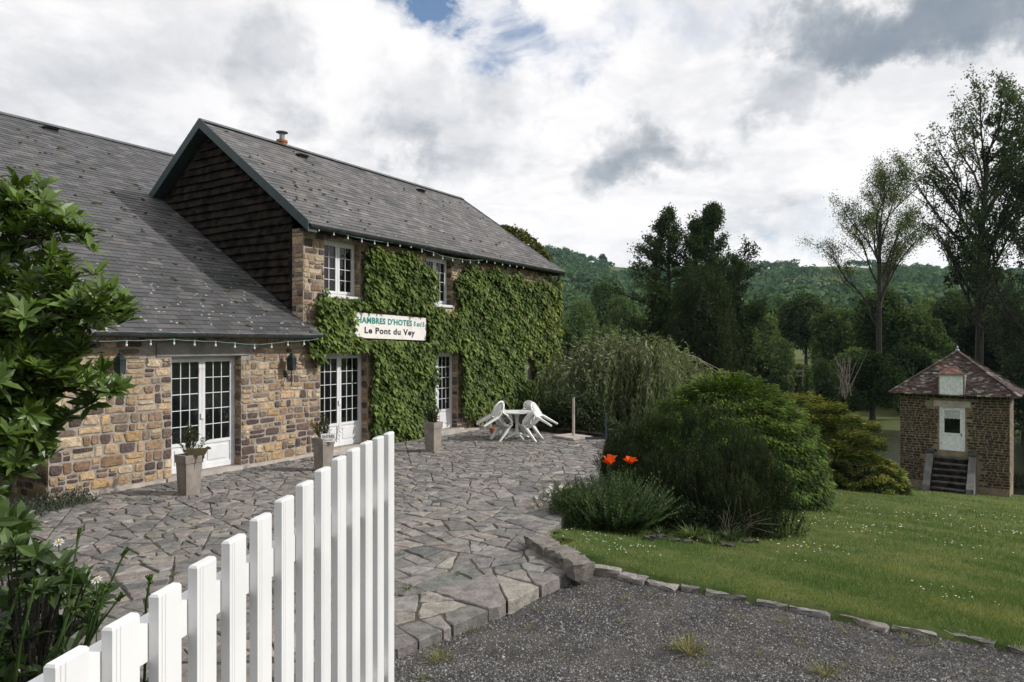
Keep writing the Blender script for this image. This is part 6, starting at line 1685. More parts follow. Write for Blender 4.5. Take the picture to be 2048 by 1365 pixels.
# door
mb = MB(); a0, a1, z0, z1 = OPD
for q in ((a0, a0 + .10, z0, z1), (a1 - .10, a1, z0, z1), (a0 + .1, a1 - .1, z1 - .08, z1), (a0 + .1, a1 - .1, z0, z0 + .05)): mb.frame(SC0, SA, SB, ZA, q[0], q[1], .03, .11, q[2], q[3])
dr = mb.build('door', MATS['shed_paint'], shed)
mb = MB(); b0, b1 = a0 + .105, a1 - .105; gz0, gz1 = z0 + .80, z1 - .16
for q in ((b0, b0 + .09, z0 + .055, z1 - .085), (b1 - .09, b1, z0 + .055, z1 - .085), (b0 + .09, b1 - .09, gz1, z1 - .085), (b0 + .09, b1 - .09, gz0 - .09, gz0), (b0 + .09, b1 - .09, z0 + .055, z0 + .16)): mb.frame(SC0, SA, SB, ZA, q[0], q[1], .045, .10, q[2], q[3])
mb.frame(SC0, SA, SB, ZA, b0 + .09, b1 - .09, .06, .095, z0 + .16, gz0 - .09); mb.build('door_leaf', MATS['shed_paint'], dr)
mb = MB(); mb.frame(SC0, SA, SB, ZA, b0 + .09, b1 - .09, .075, .08, gz0, gz1); mb.build('pane', MATS['glass'], dr)
n = 17; xs = np.linspace(b0 + .09, b1 - .09, n); V = [S3(x, .07, gz1) for x in xs] + [S3(x, .066, gz1 - .36 - .03 * abs(math.sin(i * .8))) for i, x in enumerate(xs)]
ob('curtain', V, [(i, n + i, n + i + 1, i + 1) for i in range(n - 1)], plain('lace_curtain', (0.42, 0.46, 0.46), .9), dr)
mb = MB(); mb.bar(S3(b1 - .045, .03, gz0 - .12), S3(b1 - .045, .03, gz0 + .02), .025); mb.build('handle', MATS['black'], dr)
# steps and cheek walls
for k in range(6):
    mb = MB(); mb.frame(SC0, SA, SB, ZA, -.68, .60, -1.60 + .26 * k, 0.0 if k < 6 else .1, (.24 * k) - .3, .24 * k - .03); st_ = mb.build('step', MATS['darkwood'], shed)
    mb = MB(); mb.frame(SC0, SA, SB, ZA, -.68, .60, -1.64 + .26 * k, -.01, .24 * k - .028, .24 * k + .03); mb.build('tread', MATS['mildew'], st_)
for sx_ in (-1, 1):
    mb = MB(); c = -.04 + sx_ * .82; mb.prism([S3(c - .14, -1.72, -.3), S3(c - .14, -1.72, .12), S3(c - .14, -1.40, .30), S3(c - .14, -.25, 1.36), S3(c - .14, -.02, 1.40), S3(c - .14, -.02, -.3)], SA * .28); mb.build('cheek_wall', MATS['cheek'], shed)
    mb = MB(); mb.frame(SC0, SA, SB, ZA, c - .17, c + .17, -.30, -.015, 1.40, 1.58); mb.build('cap_stone', MATS['mildew'], shed)
# roof
ov = .40; ap = S3(0, hw, ez + 1.98); ER = hw + ov; ezr = ez + .02
cor = [S3(-ER, -ov, ezr), S3(ER, -ov, ezr), S3(ER, 2 * hw + ov, ezr), S3(-ER, 2 * hw + ov, ezr)]
mb = MB(); mb.add([c - ZA * .02 for c in cor] + [ap - ZA * .04], [(0, 1, 4), (1, 2, 4), (2, 3, 4), (3, 0, 4), (3, 2, 1, 0)]); rf = mb.build('roof', MATS['darkwood'], shed)
TLC = [((0.05, 0.036, 0.03), 5), ((0.066, 0.041, 0.034), 3), ((0.11, 0.05, 0.037), 0.5), ((0.17, 0.15, 0.137), 2.5), ((0.036, 0.03, 0.027), 4)]
tl = []
for k in range(4):
    A0, B0_ = cor[k], cor[(k + 1) % 4]; Aq = unit(B0_ - A0); mid = (A0 + B0_) / 2; Bq = unit(ap - mid); Nq = np.cross(Aq, Bq); Nq = Nq if Nq[2] > 0 else -Nq; wl = np.linalg.norm(B0_ - A0); hl = np.linalg.norm(ap - mid)
    tl += slates(rng, A0, Aq, Bq, Nq, [[(0, -.03), (wl, -.03), (wl / 2, hl)]], -.03, hl, .105, .165, lambda c: True, TLC, .0)
mt = MB()
for V, F, c in tl:
    V = V + rng.normal(0, .006, 3); mt.add(V, F, c)
mt.build('roof_tiles', MATS['tile'], rf, usecol=True, kind='stuff')
for k in range(4):
    n = 22
    for i in range(n):
        t0, t1 = i / n, (i + 1.15) / n; p = cor[k] * (1 - t0) + ap * t0; q = cor[k] * (1 - t1) + ap * t1; mb = MB(); mb.bar(p + ZA * .035, q + ZA * .02, .15, .05, col=pick(TLC, rng)); mb.build('hip_tile', MATS['tile'], rf, usecol=True)
mb = MB(); mb.lathe(ap, [(.10, -.05), (.11, .05), (.05, .10), (.045, .2), (.02, .26)], 8); mb.build('finial', MATS['steel'], rf)
# dormer hatch
da0, da1, dz0, dz1 = -.47, .43, ez - .04, ez + .92; fb_ = -ov + .02
mb = MB(); mb.frame(SC0, SA, SB, ZA, da0 - .06, da1 + .06, fb_ + .02, 1.3, dz0, dz1); dm = mb.build('dormer', MATS['rail'], rf)
for k in range(9):
    x = da0 + (da1 - da0) * k / 9; mb = MB(); mb.frame(SC0, SA, SB, ZA, x + .003, x + (da1 - da0) / 9 - .003, fb_ - .012, fb_ + .018, dz0 + .02, dz1 - .04); mb.build('hatch_board', MATS['shed_paint'], rf)
mb = MB(); mb.frame(SC0, SA, SB, ZA, da0 - .06, da1 + .06, fb_ - .03, fb_ + .03, dz1 - .038, dz1 + .02); mb.build('dormer_lintel', MATS['shed_paint'], rf)
mt = MB(); A0 = S3(da0 - .12, fb_ - .10, dz1 + .0); Bq = unit(SB * 1.0 + ZA * .38); Nq = np.cross(SA, Bq); Nq = Nq if Nq[2] > 0 else -Nq; wl = da1 - da0 + .24
for V, F, c in slates(rng, A0, SA, Bq, Nq, [[(0, 0), (wl, 0), (wl * .62, 1.0), (wl * .38, 1.0)]], 0, 1.0, .105, .165, lambda c: True, [((0.15, 0.062, 0.042), 3), ((0.09, 0.055, 0.045), 3), ((0.17, 0.15, 0.14), 1)], .03): mt.add(V, F, c)
mt.build('dormer_tiles', MATS['tile'], rf, usecol=True, kind='stuff')
# box hedge and leafy plant at its right
c = lpx(2042, 982); c[2] = float(lawn_z(c[0], c[1])) - .1; hd = empty('box_hedge', c, 'clipped dark hedge at the right edge by the small building', 'hedge')
n = 9000; q = rng.uniform(-1, 1, (n, 3)); ax_ = rng.integers(0, 3, n); q[np.arange(n), ax_] = np.sign(q[np.arange(n), ax_]) * rng.uniform(.88, 1, n); P = c + np.array([.75, .5, .48]) + q * np.array([1.0, .5, .45])
V, F = kites(P, rnd_dirs(rng, n) + ZA * .3, rnd_dirs(rng, n), rng.uniform(.04, .08, n), rng.uniform(.03, .05, n)); ob('foliage', V, F, MATS['leaf'], hd, col=np.repeat(leafcol(rng, n, (0.010, 0.014, 0.007), (0.04, 0.045, 0.02)), 4, 0), kind='stuff')
c = lpx(1995, 975); c[2] = float(lawn_z(c[0], c[1])); round_bush(rng, 'leafy_plant', c, (.55, .45, .30), 'low leafy plant between the river house steps and the hedge', (0.018, 0.03, 0.012), (0.06, 0.085, 0.04), .09, 16, 80)
# ================================================================== WILLOW AND TREES
rng = np.random.default_rng(81)
wbase = np.array([4.5, 23.2, 0.0]); wbase[2] = ground_at(*wbase[:2]) - .2
wl = empty('weeping_willow', wbase, 'grey green weeping willow with hanging strands behind the terrace', 'tree')
limbs = [(np.array([wbase, wbase + [.2, 0, 1.4], wbase + [.1, 0, 2.6]]), np.array([.28, .22, .16]))]
PV, PF, PC = [], [], []; off = 0; strands = []
for k in range(280):
    a = rng.uniform(0, 6.28); R = rng.uniform(.9, 3.3) * (1.45 if math.cos(a) > .3 else 1.15); hgt = wbase[2] + rng.uniform(3.2, 5.3) * (1 - .12 * (R / 3.3))
    if math.cos(a) > .2: hgt -= 0.22 * R
    top = np.array([wbase[0] + math.cos(a) * R * .55, wbase[1] + math.sin(a) * R * .55, hgt]); end = np.array([wbase[0] + math.cos(a) * R, wbase[1] + math.sin(a) * R, hgt - rng.uniform(.3, .9)])
    arc = np.array([wbase + [.1, 0, 2.2], (wbase + [.1, 0, 2.8]) * .5 + top * .5 + ZA * .3, top + ZA * .1, end]); limbs.append((arc, np.array([.035, .022, .014, .006])))
    for j in range(15):
        t = rng.uniform(.35, 1); i = min(2, int(t * 3)); f = t * 3 - i; p = arc[i] * (1 - f) + arc[i + 1] * f + rng.normal(0, .16, 3); L = rng.uniform(.7, 2.4) * min(1, max(.35, (p[2] - wbase[2]) / 3)); n = int(13 * L)
        s_ = np.linspace(0, 1, n); sway = rng.normal(0, .10, 2); o_ = rng.uniform(.15, .5) * (1 - np.exp(-3.5 * s_)); P = p + np.stack([s_ * sway[0] + .03 * np.sin(s_ * 9) + math.cos(a) * o_, s_ * sway[1] + math.sin(a) * o_, -s_ * L + .16 * np.sin(np.minimum(1, s_ * 2.5) * math.pi)], 1)
        Dv = rng.normal(0, .28, (n, 3)) - ZA * np.clip(s_ * 6 - .4, -.2, 1.0)[:, None] + np.array([math.cos(a), math.sin(a), 0]) * np.clip(.8 - s_ * 3, 0, 1)[:, None]; V, F = kites(P, Dv, rnd_dirs(rng, n), rng.uniform(.13, .24, n), rng.uniform(.035, .055, n)); PV.append(V); PF.append(F + off); off += len(V)
        PC.append(np.repeat(leafcol(rng, n, (0.070, 0.098, 0.046), (0.225, 0.258, 0.145), .58 - .45 * s_ + rng.normal(0, .15)), 4, 0))
ob('strands', np.concatenate(PV), np.concatenate(PF), MATS['leaf'], wl, col=np.concatenate(PC), kind='stuff')
limbs_mesh(limbs).build('trunk', MATS['bark'], wl)
mb = MB()
for pix, Y in (([(1205, 755), (1225, 762), (1245, 782), (1262, 792)], 22.8), ([(1370, 708), (1395, 716), (1410, 728), (1435, 745), (1455, 745), (1500, 748)], 23.0), ([(1385, 712), (1420, 730), (1445, 742)], 23.2), ([(1280, 762), (1310, 748), (1330, 765), (1345, 750)], 22.8), ([(1340, 690), (1360, 705), (1380, 708)], 23.0), ([(1250, 790), (1290, 765), (1325, 750)], 22.5)):
    pts = [dpx(x, y, Y) for x, y in pix]; mb.tube(pts, np.linspace(.018, .008, len(pts)), 5)
mb.build('bare_boughs', MATS['twig'], wl, kind='stuff')

def place(px, Y): X = (px - 1024) / 1365 * Y; return np.array([X, Y, ground_at(X, Y) - .15])
def topz(py, Y): return EYE - (py - 688) / 1365 * Y
def crown_tree(rng, name, px, Y, top_py, half_px, label, dark, light, lobes=70, per=60, leaf=.55, low=.08, group=None, mat='far_leaf', lobe_r=(.22, .36), hang=.35, trunk_r=.3, cone=0.0, xoff=0):
    b = place(px, Y); h = topz(top_py, Y) - b[2]; r = half_px / 1365 * Y
    th = tree(name, b, label, 'tree', group); cz = h * (low + 1) / 2; rz = h * (1 - low) / 2
    per = int(per * 1.4); leaf = leaf * .78
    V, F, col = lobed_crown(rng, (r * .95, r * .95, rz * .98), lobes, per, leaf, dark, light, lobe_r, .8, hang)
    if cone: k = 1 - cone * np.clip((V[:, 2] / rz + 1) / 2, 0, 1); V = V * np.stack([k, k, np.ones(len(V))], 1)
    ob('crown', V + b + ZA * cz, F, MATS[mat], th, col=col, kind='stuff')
    l, t = grow(rng, b, (rng.normal(0, .05), 0, 1), h * .7, trunk_r, 1, 9, (.5, .9), (.35, .5), .3, .3, .06, 6)
    limbs_mesh(l).build('trunk', MATS['bark'], th); return th
def airy_tree(name, px, Y, top_py, label, dark, light, levels, nchild, spread, shrink, env, leaf=.2, nclus=7, per=13, clus=.17, up=.35, bare=.3, r0=.35, curve=.07, lenf=.9, lead=(0, 0, 1), lw=.7, taper=.5, seed=1, seg=6):
    """limbs grown, then fitted to the silhouette env = [(height fraction, radius in metres)]; leaves in small tight clusters on the twigs"""
    rng = np.random.default_rng(seed)
    b = place(px, Y); h = topz(top_py, Y) - b[2]; th = tree(name, b, label)
    limbs, tips = grow(rng, b, lead, h * lenf, r0, levels, nchild, spread, shrink, up, bare, curve, seg, taper)
    allp = np.concatenate([p for p, _ in limbs]); k = h / (allp[:, 2].max() - b[2])
    hf = (allp[:, 2] - b[2]) * k / h; r = np.hypot(allp[:, 0] - b[0], allp[:, 1] - b[1])
    bins = np.linspace(0, 1, 15); rm = np.array([np.percentile(r[(hf >= x - .06) & (hf <= x + .06)], 82) if ((hf >= x - .06) & (hf <= x + .06)).any() else .1 for x in bins])
    eh, er = zip(*env)
    def fit(p):
        q = p - b; q = q * np.array([1, 1, k]); f = np.clip(q[:, 2] / h, 0, 1); s_ = np.interp(f, eh, er) / np.maximum(np.interp(f, bins, rm), .15)
        s_ = np.where(f < eh[0], 1.0, s_); return b + q * np.stack([s_, s_, np.ones(len(s_))], 1)
    limbs = [(fit(p), rr) for p, rr in limbs]
    limbs_mesh(limbs).build('trunk', MATS['bark'], th)
    P = []; B = []
    for pts, d in tips:
        pts = fit(pts); t = rng.uniform(.1, 1.0, nclus) * (len(pts) - 1); t[-1] = len(pts) - 1.001; i = np.minimum(len(pts) - 2, t.astype(int)); f = (t - i)[:, None]
        c = pts[i] * (1 - f) + pts[i + 1] * f + rng.normal(0, clus * .8, (nclus, 3)); c = np.repeat(c, per, 0); P.append(c + rng.normal(0, clus, c.shape)); B.append(np.repeat(rng.uniform(.05, .9, nclus), per))
    P = np.concatenate(P); B = np.concatenate(B); n = len(P); V, F = kites(P, rng.normal(0, .7, (n, 3)) - ZA * .4, rnd_dirs(rng, n), leaf * rng.uniform(.6, 1.4, n), leaf * lw * rng.uniform(.6, 1.3, n))
    ob('crown', V, F, MATS['far_leaf'], th, col=np.repeat(leafcol(rng, n, dark, light, B), 4, 0), kind='stuff'); return th, b, h
# tall near trees
airy_tree('poplar_tree', 1955, 62, 155, 'tall airy poplar with mistletoe balls behind the small stone building', (0.025, 0.045, 0.020), (0.10, 0.145, 0.062), 2, [30, 17], (.35, .75), (.30, .44), [(.30, 1.1), (.41, 2.4), (.5, 3.0), (.625, 4.3), (.78, 5.2), (.9, 4.9), (1.0, 2.2)], .20, 4, 13, .19, .40, .28, .40, .06, .97, seed=3)
airy_tree('poplar_tree', 2090, 55, 235, 'dark poplar half cut off by the right edge of the picture', (0.020, 0.036, 0.016), (0.075, 0.105, 0.048), 2, [26, 15], (.45, .85), (.30, .44), [(.15, 2.5), (.4, 4.2), (.7, 4.4), (.9, 3.2), (1.0, 1.2)], .20, 8, 13, .20, .4, .12, .35, .06, .97, seed=4)
airy_tree('bare_tree', 1757, 75, 312, 'slender round-headed tree with thin leaves and bare branches on the river bank', (0.05, 0.072, 0.030), (0.16, 0.205, 0.085), 3, [13, 9, 7], (.25, .60), (.34, .50), [(.36, .8), (.42, 1.5), (.5, 3.3), (.66, 4.5), (.78, 4.4), (.9, 3.3), (1.0, 1.3)], .16, 4, 9, .28, .35, .40, .36, .07, .90, lead=(.01, 0, 1), seed=12)
airy_tree('twin_poplar', 1338, 62, 418, 'looser left one of the two poplar tops rising over the dark tree', (0.020, 0.036, 0.016), (0.075, 0.108, 0.048), 2, [46, 9], (.8, 1.15), (.18, .26), [(.1, 3.2), (.53, 4.2), (.70, 4.0), (.80, 3.1), (.87, 2.1), (.94, .9), (1.0, .05)], .20, 6, 12, .17, .15, .12, .3, .04, .98, taper=.8, seed=5)
airy_tree('twin_poplar', 1425, 60, 410, 'denser columnar one of the two poplar tops rising over the dark tree', (0.016, 0.031, 0.013), (0.060, 0.090, 0.038), 2, [56, 9], (.6, .95), (.18, .26), [(.1, 3.2), (.55, 4.0), (.70, 3.7), (.80, 2.9), (.88, 2.1), (.95, 1.1), (1.0, .1)], .20, 8, 13, .17, .35, .10, .3, .03, .98, taper=.7, seed=6)
# mistletoe balls
mz = place(1955, 62); mb_c = [(1925, 470), (1990, 555), (1925, 520), (1975, 310), (1935, 395), (1962, 425), (2000, 270), (1985, 240), (1905, 560)]
mi = MB(); 
for (x, y) in mb_c:
    c = dpx(x, y, 62 + rng.normal(0, .8)); n = 260; q = rnd_dirs(rng, n); V, F = kites(c + q * (rng.random(n) ** .5 * rng.uniform(.45, .8))[:, None], q, rnd_dirs(rng, n), np.full(n, .28), np.full(n, .13))
    ob('mistletoe', V, F, MATS['far_leaf'], None, col=np.repeat(leafcol(rng, n, (0.014, 0.02, 0.010), (0.035, 0.045, 0.022)), 4, 0), label='dark round mistletoe ball in the tall poplar, ' + rank([q[1] + q[0] * 1e-4 for q in mb_c], y + x * 1e-4) + ' from the top', cat='mistletoe', group='mistletoe balls in the poplar')
VD = (0.010, 0.018, 0.008); 
crown_tree(rng, 'dark_tree', 1400, 50, 492, 112, 'massive dark tree below the two poplar tops behind the willow', (0.012, 0.024, 0.009), (0.048, 0.066, 0.028), 150, 260, .25, -.1, lobe_r=(.18, .28), hang=.5, cone=.30)
crown_tree(rng, 'dark_tree', 1330, 54, 535, 52, 'mid green tree at the left foot of the two poplars', (0.014, 0.026, 0.010), (0.05, 0.075, 0.028), 70, 110, .38, 0, lobe_r=(.22, .34))
crown_tree(rng, 'dark_tree', 1470, 55, 560, 48, 'dark narrow tree at the right foot of the two poplars', VD, (0.030, 0.045, 0.020), 60, 110, .38, -.02, cone=.3)
crown_tree(rng, 'blossom_tree', 1535, 41, 655, 56, 'small light green tree beside the dark poplars group', (0.020, 0.036, 0.014), (0.075, 0.10, 0.05), 60, 110, .28, -.05)
crown_tree(rng, 'oak_tree', 1612, 112, 585, 62, 'large rounded dark tree in the meadow hedge line', (0.018, 0.038, 0.015), (0.070, 0.105, 0.042), 110, 120, .6, .22)
crown_tree(rng, 'oak_tree', 1668, 92, 600, 55, 'broad mid green tree left of the bare tree', (0.028, 0.056, 0.020), (0.110, 0.160, 0.060), 100, 120, .5, .0)
crown_tree(rng, 'bank_tree', 1760, 82, 560, 58, 'dense ivy-dark tree wrapped round the foot of the bare tree', (0.020, 0.042, 0.016), (0.085, 0.125, 0.048), 90, 120, .45, -.02)
crown_tree(rng, 'bank_tree', 1835, 80, 612, 62, 'rounded green tree between the bare tree and the tall poplar', (0.028, 0.058, 0.021), (0.110, 0.165, 0.060), 90, 120, .45, .0)
crown_tree(rng, 'bank_tree', 1905, 84, 572, 55, 'dark tree left behind the tall poplar trunk', (0.020, 0.038, 0.016), (0.078, 0.112, 0.047), 90, 120, .45, .0)
crown_tree(rng, 'bank_tree', 1965, 66, 590, 48, 'ivy-clad bushy tree at the foot of the tall poplar', (0.010, 0.018, 0.008), (0.030, 0.042, 0.020), 80, 100, .45, -.02)
crown_tree(rng, 'bank_tree', 2035, 72, 585, 60, 'grey green tree at the right edge behind the river house', (0.020, 0.030, 0.018), (0.055, 0.072, 0.045), 80, 90, .5, .0)
crown_tree(rng, 'river_bush', 1650, 45, 735, 48, 'conical dark bush by the river below the meadow', (0.012, 0.024, 0.012), (0.036, 0.058, 0.032), 60, 110, .26, -.05, cone=.45)
crown_tree(rng, 'river_bush', 1745, 62, 690, 60, 'green bush on the far river bank left of the small building', (0.014, 0.030, 0.010), (0.045, 0.078, 0.028), 60, 90, .35, -.05)
crown_tree(rng, 'river_bush', 1815, 66, 680, 50, 'leafy bush behind the small building roof', (0.014, 0.028, 0.012), (0.042, 0.068, 0.030), 60, 90, .35, -.05)
crown_tree(rng, 'river_bush', 1560, 36, 725, 32, 'small shrub between the blossom tree and the golden juniper', (0.014, 0.028, 0.014), (0.045, 0.068, 0.038), 40, 90, .2, -.05)
crown_tree(rng, 'river_bush', 2050, 52, 660, 45, 'tall shrub at the right edge above the river', (0.016, 0.028, 0.014), (0.05, 0.07, 0.04), 60, 90, .32, -.05)
crown_tree(rng, 'river_bush', 1700, 70, 770, 45, 'low bush on the far bank under the dead branches', (0.014, 0.030, 0.012), (0.05, 0.085, 0.032), 40, 90, .3, -.05)
for (px, Y, tp, hp_, lab) in ((1150, 95, 610, 34, 'rounded tree just right of the house behind the willow'), (1205, 150, 560, 36, 'broad tree in the valley between house and poplars'), (1180, 75, 650, 30, 'dark bushy tree behind the willow top'), (1238, 110, 605, 34, 'green tree left of the dark conical tree'), (1272, 85, 628, 18, 'dark conical tree left of the poplar group'), (1130, 60, 640, 30, 'tall bush at the far corner of the house'), (1255, 62, 662, 26, 'bush directly over the willow crown'), (1530, 150, 600, 34, 'tree in the valley right of the poplars'), (1560, 190, 588, 30, 'far tree in the valley above the meadow')):
    crown_tree(rng, 'valley_tree', px, Y, tp, hp_, lab, (0.026, 0.056, 0.024), (0.100, 0.160, 0.064), 70, 100, .42 * Y / 90, -.02, cone=.5 if 'conical' in lab else 0)
def copy_tree(src, px, Y, top_py, half_px, src_dims, label, name, group=None):
    b = place(px, Y); h = topz(top_py, Y) - b[2]; r = half_px / 1365 * Y
    e = empty(name, b, label, 'tree', group, rz=rng.uniform(0, 6.28)); e.scale = (r / src_dims[0], r / src_dims[0], h / src_dims[1])
    for ch in src.children:
        c_ = ch.copy(); COL.objects.link(c_); c_.parent = e
    return e
SRC = []
for nm, px, Y, tp, hp_, lab in (('bank_tree', 1795, 100, 605, 52, 'green tree filling the gap right of the bare tree'), ('bank_tree', 1700, 74, 690, 40, 'low green tree on the bank left of the bare tree'), ('bank_tree', 1870, 96, 630, 46, 'mid green tree over the small building roof')):
    b_ = place(px, Y); SRC.append((crown_tree(rng, nm, px, Y, tp, hp_, lab, (0.034, 0.070, 0.026), (0.150, 0.215, 0.080), 90, 110, .42, -.05), (hp_ / 1365 * Y, topz(tp, Y) - b_[2])))
FILL = [(1490, 88, 640, 40), (1525, 105, 612, 36), (1558, 78, 668, 36), (1640, 120, 600, 40), (1600, 80, 724, 26), (1642, 84, 712, 24), (1575, 90, 706, 24), (1690, 108, 612, 40), (1725, 95, 630, 40), (1742, 76, 700, 36), (1778, 72, 705, 34), (1800, 88, 650, 38), (1815, 70, 715, 34), (1850, 74, 690, 36), (1880, 70, 712, 32), (1915, 76, 668, 38), (1935, 100, 610, 40), (1960, 72, 690, 36), (1985, 92, 620, 42), (2010, 76, 650, 40), (2045, 88, 615, 44), (2080, 74, 640, 44), (1850, 110, 590, 40), (1500, 130, 595, 34), (1760, 130, 585, 38), (1290, 100, 612, 30), (1215, 85, 640, 30), (1165, 130, 580, 34), (1245, 140, 575, 34), (1140, 105, 615, 28), (1120, 80, 625, 34)]
for k, (px, Y, tp, hp_) in enumerate(FILL):
    sr, dm = SRC[k % 3]
    if px > 1500: copy_tree(sr, px, Y, tp, hp_, dm, 'rounded green tree crowding the far river bank, ' + rank([q[0] + q[1] * 1e-3 for q in FILL if q[0] > 1500], px + Y * 1e-3) + ' of them from the left', 'bank_tree', 'trees crowding the far river bank')
    else: copy_tree(sr, px, Y, tp, hp_, dm, 'rounded green valley tree beyond the willow, ' + rank([q[0] + q[1] * 1e-3 for q in FILL if q[0] <= 1500], px + Y * 1e-3) + ' of them from the left', 'valley_tree', 'trees in the valley beyond the willow')
# dead branches by the river
c = dpx(1690, 790, 44); dd_ = empty('dead_shrub', c, 'bare dead shrub of upright grey branches on the river bank', 'shrub'); mb = MB()
for k in range(26):
    p = c + rng.normal(0, .12, 3); d = unit(np.array([rng.normal(-.05, .22), rng.normal(0, .2), 1])); L = rng.uniform(1.4, 2.9); mb.tube([p, p + d * L * .5 + rng.normal(0, .08, 3), p + d * L + rng.normal(0, .15, 3)], [.028, .018, .008], 4)
mb.build('branches', MATS['rail'], dd_, kind='stuff')
# field fence
c = dpx(1588, 752, 75); ff = empty('field_fence', c, 'short grey timber rail fence at the edge of the meadow', 'fence')
for z_ in (.35, .9):
    mb = MB(); mb.bar(c + np.array([-3.0, 0, z_ - .3]), c + np.array([1.2, 0, z_ - .35]), .09, .14); mb.build('rail', MATS['rail'], ff)
for x_ in (-2.6, -.6, 1.0):
    mb = MB(); mb.bar(c + np.array([x_, .08, -1.2]), c + np.array([x_, .08, .8]), .13); mb.build('post', MATS['rail'], ff)
# garden wall beyond the house corner
gwb = np.array([2.3, 27.5, -1.5]); gw = empty('garden_wall', gwb, 'low grey coursed stone wall showing beside the far corner of the house', 'wall')
mb = MB(); mb.box(.6, 3.4, 27.5, 27.9, -4, 1.74); mb.build('core', MATS['concrete'], gw)
lst = lay_stones(rng, (np.array([.6, 27.5, 0.]), np.array([1., 0, 0]), ZA, np.array([0, -1., 0])), 0, 2.8, -1.2, 1.72, lambda *q: False, lambda a, b: [((0.15, 0.14, 0.12), 2), ((0.19, 0.17, 0.14), 1)], rows=(.14, .2), wid=(.4, .8), proud=.02, split=0)
parts_or_rest(lst, 'stone', MATS['stone'], gw, 300)
# far houses between the trees
def far_house(px, py, Y, w, h, label, rz):
    c = dpx(px, py, Y); c[2] = max(ground_at(c[0], c[1]), c[2] - h); th = empty('valley_house', c, label, 'house', 'white houses in the valley'); A2 = np.array([math.cos(rz), math.sin(rz), 0]); B2 = np.array([-math.sin(rz), math.cos(rz), 0]); mb = MB()
    mb.frame(c, A2, B2, ZA, -w / 2, w / 2, -w * .4, w * .4, -6, h * .6); mb.prism([c + A2 * -w / 2 + B2 * -w * .4 + ZA * h * .6, c + A2 * -w / 2 + B2 * w * .4 + ZA * h * .6, c + A2 * -w / 2 + ZA * h], A2 * w); mb.build('wall', MATS['render_wall'], th)
    for s_ in (-1, 1):
        mb = MB(); P = [c + A2 * (-w / 2 - .2) + B2 * s_ * w * .45 + ZA * (h * .6 - .15), c + A2 * (w / 2 + .2) + B2 * s_ * w * .45 + ZA * (h * .6 - .15), c + A2 * (w / 2 + .2) + ZA * (h + .1), c + A2 * (-w / 2 - .2) + ZA * (h + .1)]; mb.prism(P, ZA * .2); mb.build('roof', MATS['grey_roof'], th)
    mb = MB(); mb.frame(c, A2, B2, ZA, w * .3, w * .42, -.4, .4, h * .8, h + 1.1); mb.build('chimney', MATS['terracotta'], th)
far_house(1299, 625, 170, 5, 7, 'narrow white gable showing between the trees left of the dark tree', 1.2)
far_house(1312, 640, 150, 6, 6, 'white gabled house half hidden left of the dark tree', 1.0)
far_house(1318, 668, 110, 7, 5, 'low pale roofed house just over the willow', .1)

# ================================================================== WOODED HILLS
rng = np.random.default_rng(91)
FIELDS = [(1225, 1300, 516, 546), (1120, 1180, 583, 604), (1480, 1570, 545, 552), (1595, 1700, 524, 542), (1570, 1700, 552, 572), (1690, 1740, 532, 550), (1640, 1700, 580, 592)]
P = []
tries = 0
for R in np.arange(235, 905, 9.8):
    nang = int(R * math.radians(56) / 9.8)
    a = np.radians(np.linspace(-9, 47, nang) + rng.normal(0, .25, nang)); r = R + rng.normal(0, 3, nang)
    X = r * np.sin(a); Y = r * np.cos(a); Zz = land_z(X, Y); px, py = project(X, Y, Zz + 3)
    k = np.ones(nang, bool)
    for (x0, x1, y0, y1) in FIELDS:
        e = 6 * np.sin(X * .05); k &= ~((px > x0 + e) & (px < x1 + e) & (py > y0) & (py < y1))
    k &= ~((rng.random(nang) < .10)); k &= ~((R > 830) & (rng.random(nang) < .25))
    P.append(np.stack([X, Y, Zz, r], 1)[k])
P = np.concatenate(P); n = len(P)
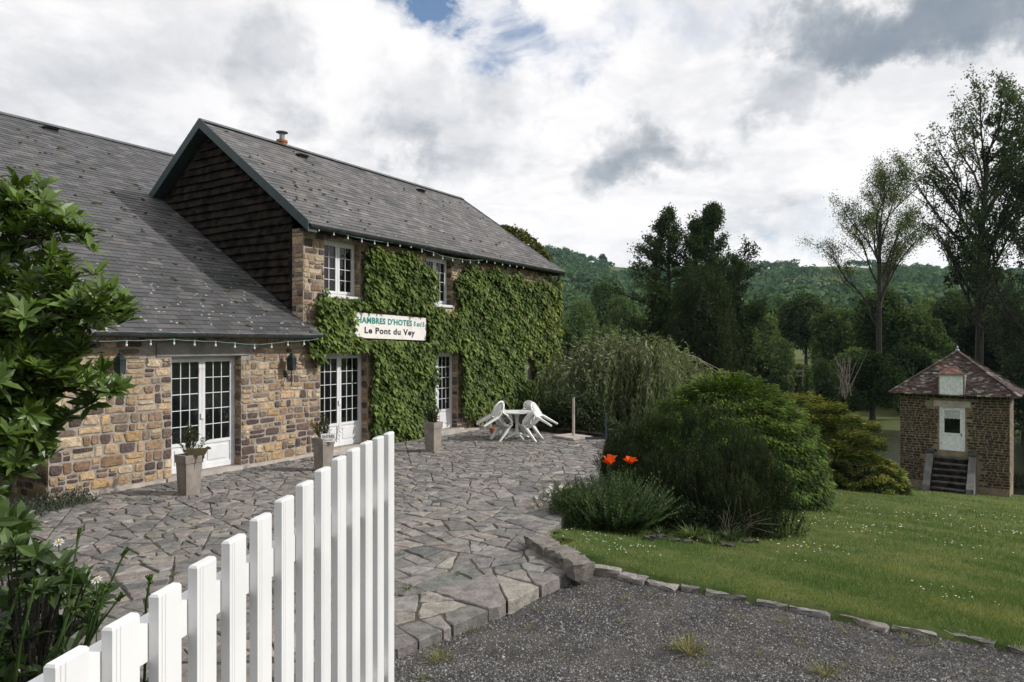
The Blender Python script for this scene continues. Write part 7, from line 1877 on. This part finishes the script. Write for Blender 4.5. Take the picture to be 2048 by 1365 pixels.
per = 50; hh = rng.uniform(5.5, 13.0, n) * np.clip(1.25 - P[:, 3] / 1600, .7, 1.2); rr = hh * rng.uniform(.44, .64, n)
hgt2 = np.repeat(hh, per); rad2 = np.repeat(rr, per); q = rnd_dirs(rng, n * per); q[:, 2] = np.where(rng.random(n * per) < .72, np.abs(q[:, 2]), q[:, 2])
lump = 1 + .22 * np.sin(q[:, 0] * 5 + np.repeat(rng.random(n) * 9, per)) * np.sin(q[:, 2] * 6 + np.repeat(rng.random(n) * 9, per))
PP = np.repeat(P[:, :3], per, 0) + q * lump[:, None] * np.stack([rad2, rad2, hgt2 * .52], 1) + ZA * (hgt2 * .45)[:, None]
L = np.repeat(rr, per) * rng.uniform(.36, .70, n * per); Nr = unit(q + rng.normal(0, .35, q.shape)); Dv = np.cross(Nr, rnd_dirs(rng, n * per))
V, F = kites(PP - unit(Dv) * L[:, None] * .5, Dv, Nr, L, L * .8, .05)
tone = np.repeat(rng.random(n) ** 1.2, per); col = leafcol(rng, n * per, (0.020, 0.050, 0.027), (0.088, 0.155, 0.072), .10 + .80 * tone + .10 * q[:, 2], jit=.15)
ob('hillside_woodland', V, F, MATS['far_leaf'], col=np.repeat(col, 4, 0), label='dark green woods and hedges covering the hills across the valley', cat='woodland', kind='stuff')
for (px, top, hw_, lab) in ((1205, 506, 9, 'single round tree standing on the hill skyline right of the house'),):
    Y = 850; X = (px - 1024) / 1365 * Y; crown_tree(rng, 'skyline_tree', px, Y, top, hw_, lab, (0.016, 0.03, 0.016), (0.045, 0.065, 0.035), 30, 40, 2.2, -.35)

# ================================================================== HAZE
hz = MB(); hz.box(-1500, 1500, -1500, 1500, -9, 190)
hm = bpy.data.materials.new('valley_air'); hm.use_nodes = True; nt = hm.node_tree; nt.nodes.clear()
vo = nd(nt, 'ShaderNodeVolumePrincipled', {'Color': (0.55, 0.78, 0.95, 1), 'Density': 0.00009, 'Anisotropy': 0.2}); oo = nd(nt, 'ShaderNodeOutputMaterial'); lk(nt, vo.outputs[0], oo.inputs['Volume'])
hz.build('haze', hm, label='thin blue haze filling the valley air', cat='haze', kind='stuff')
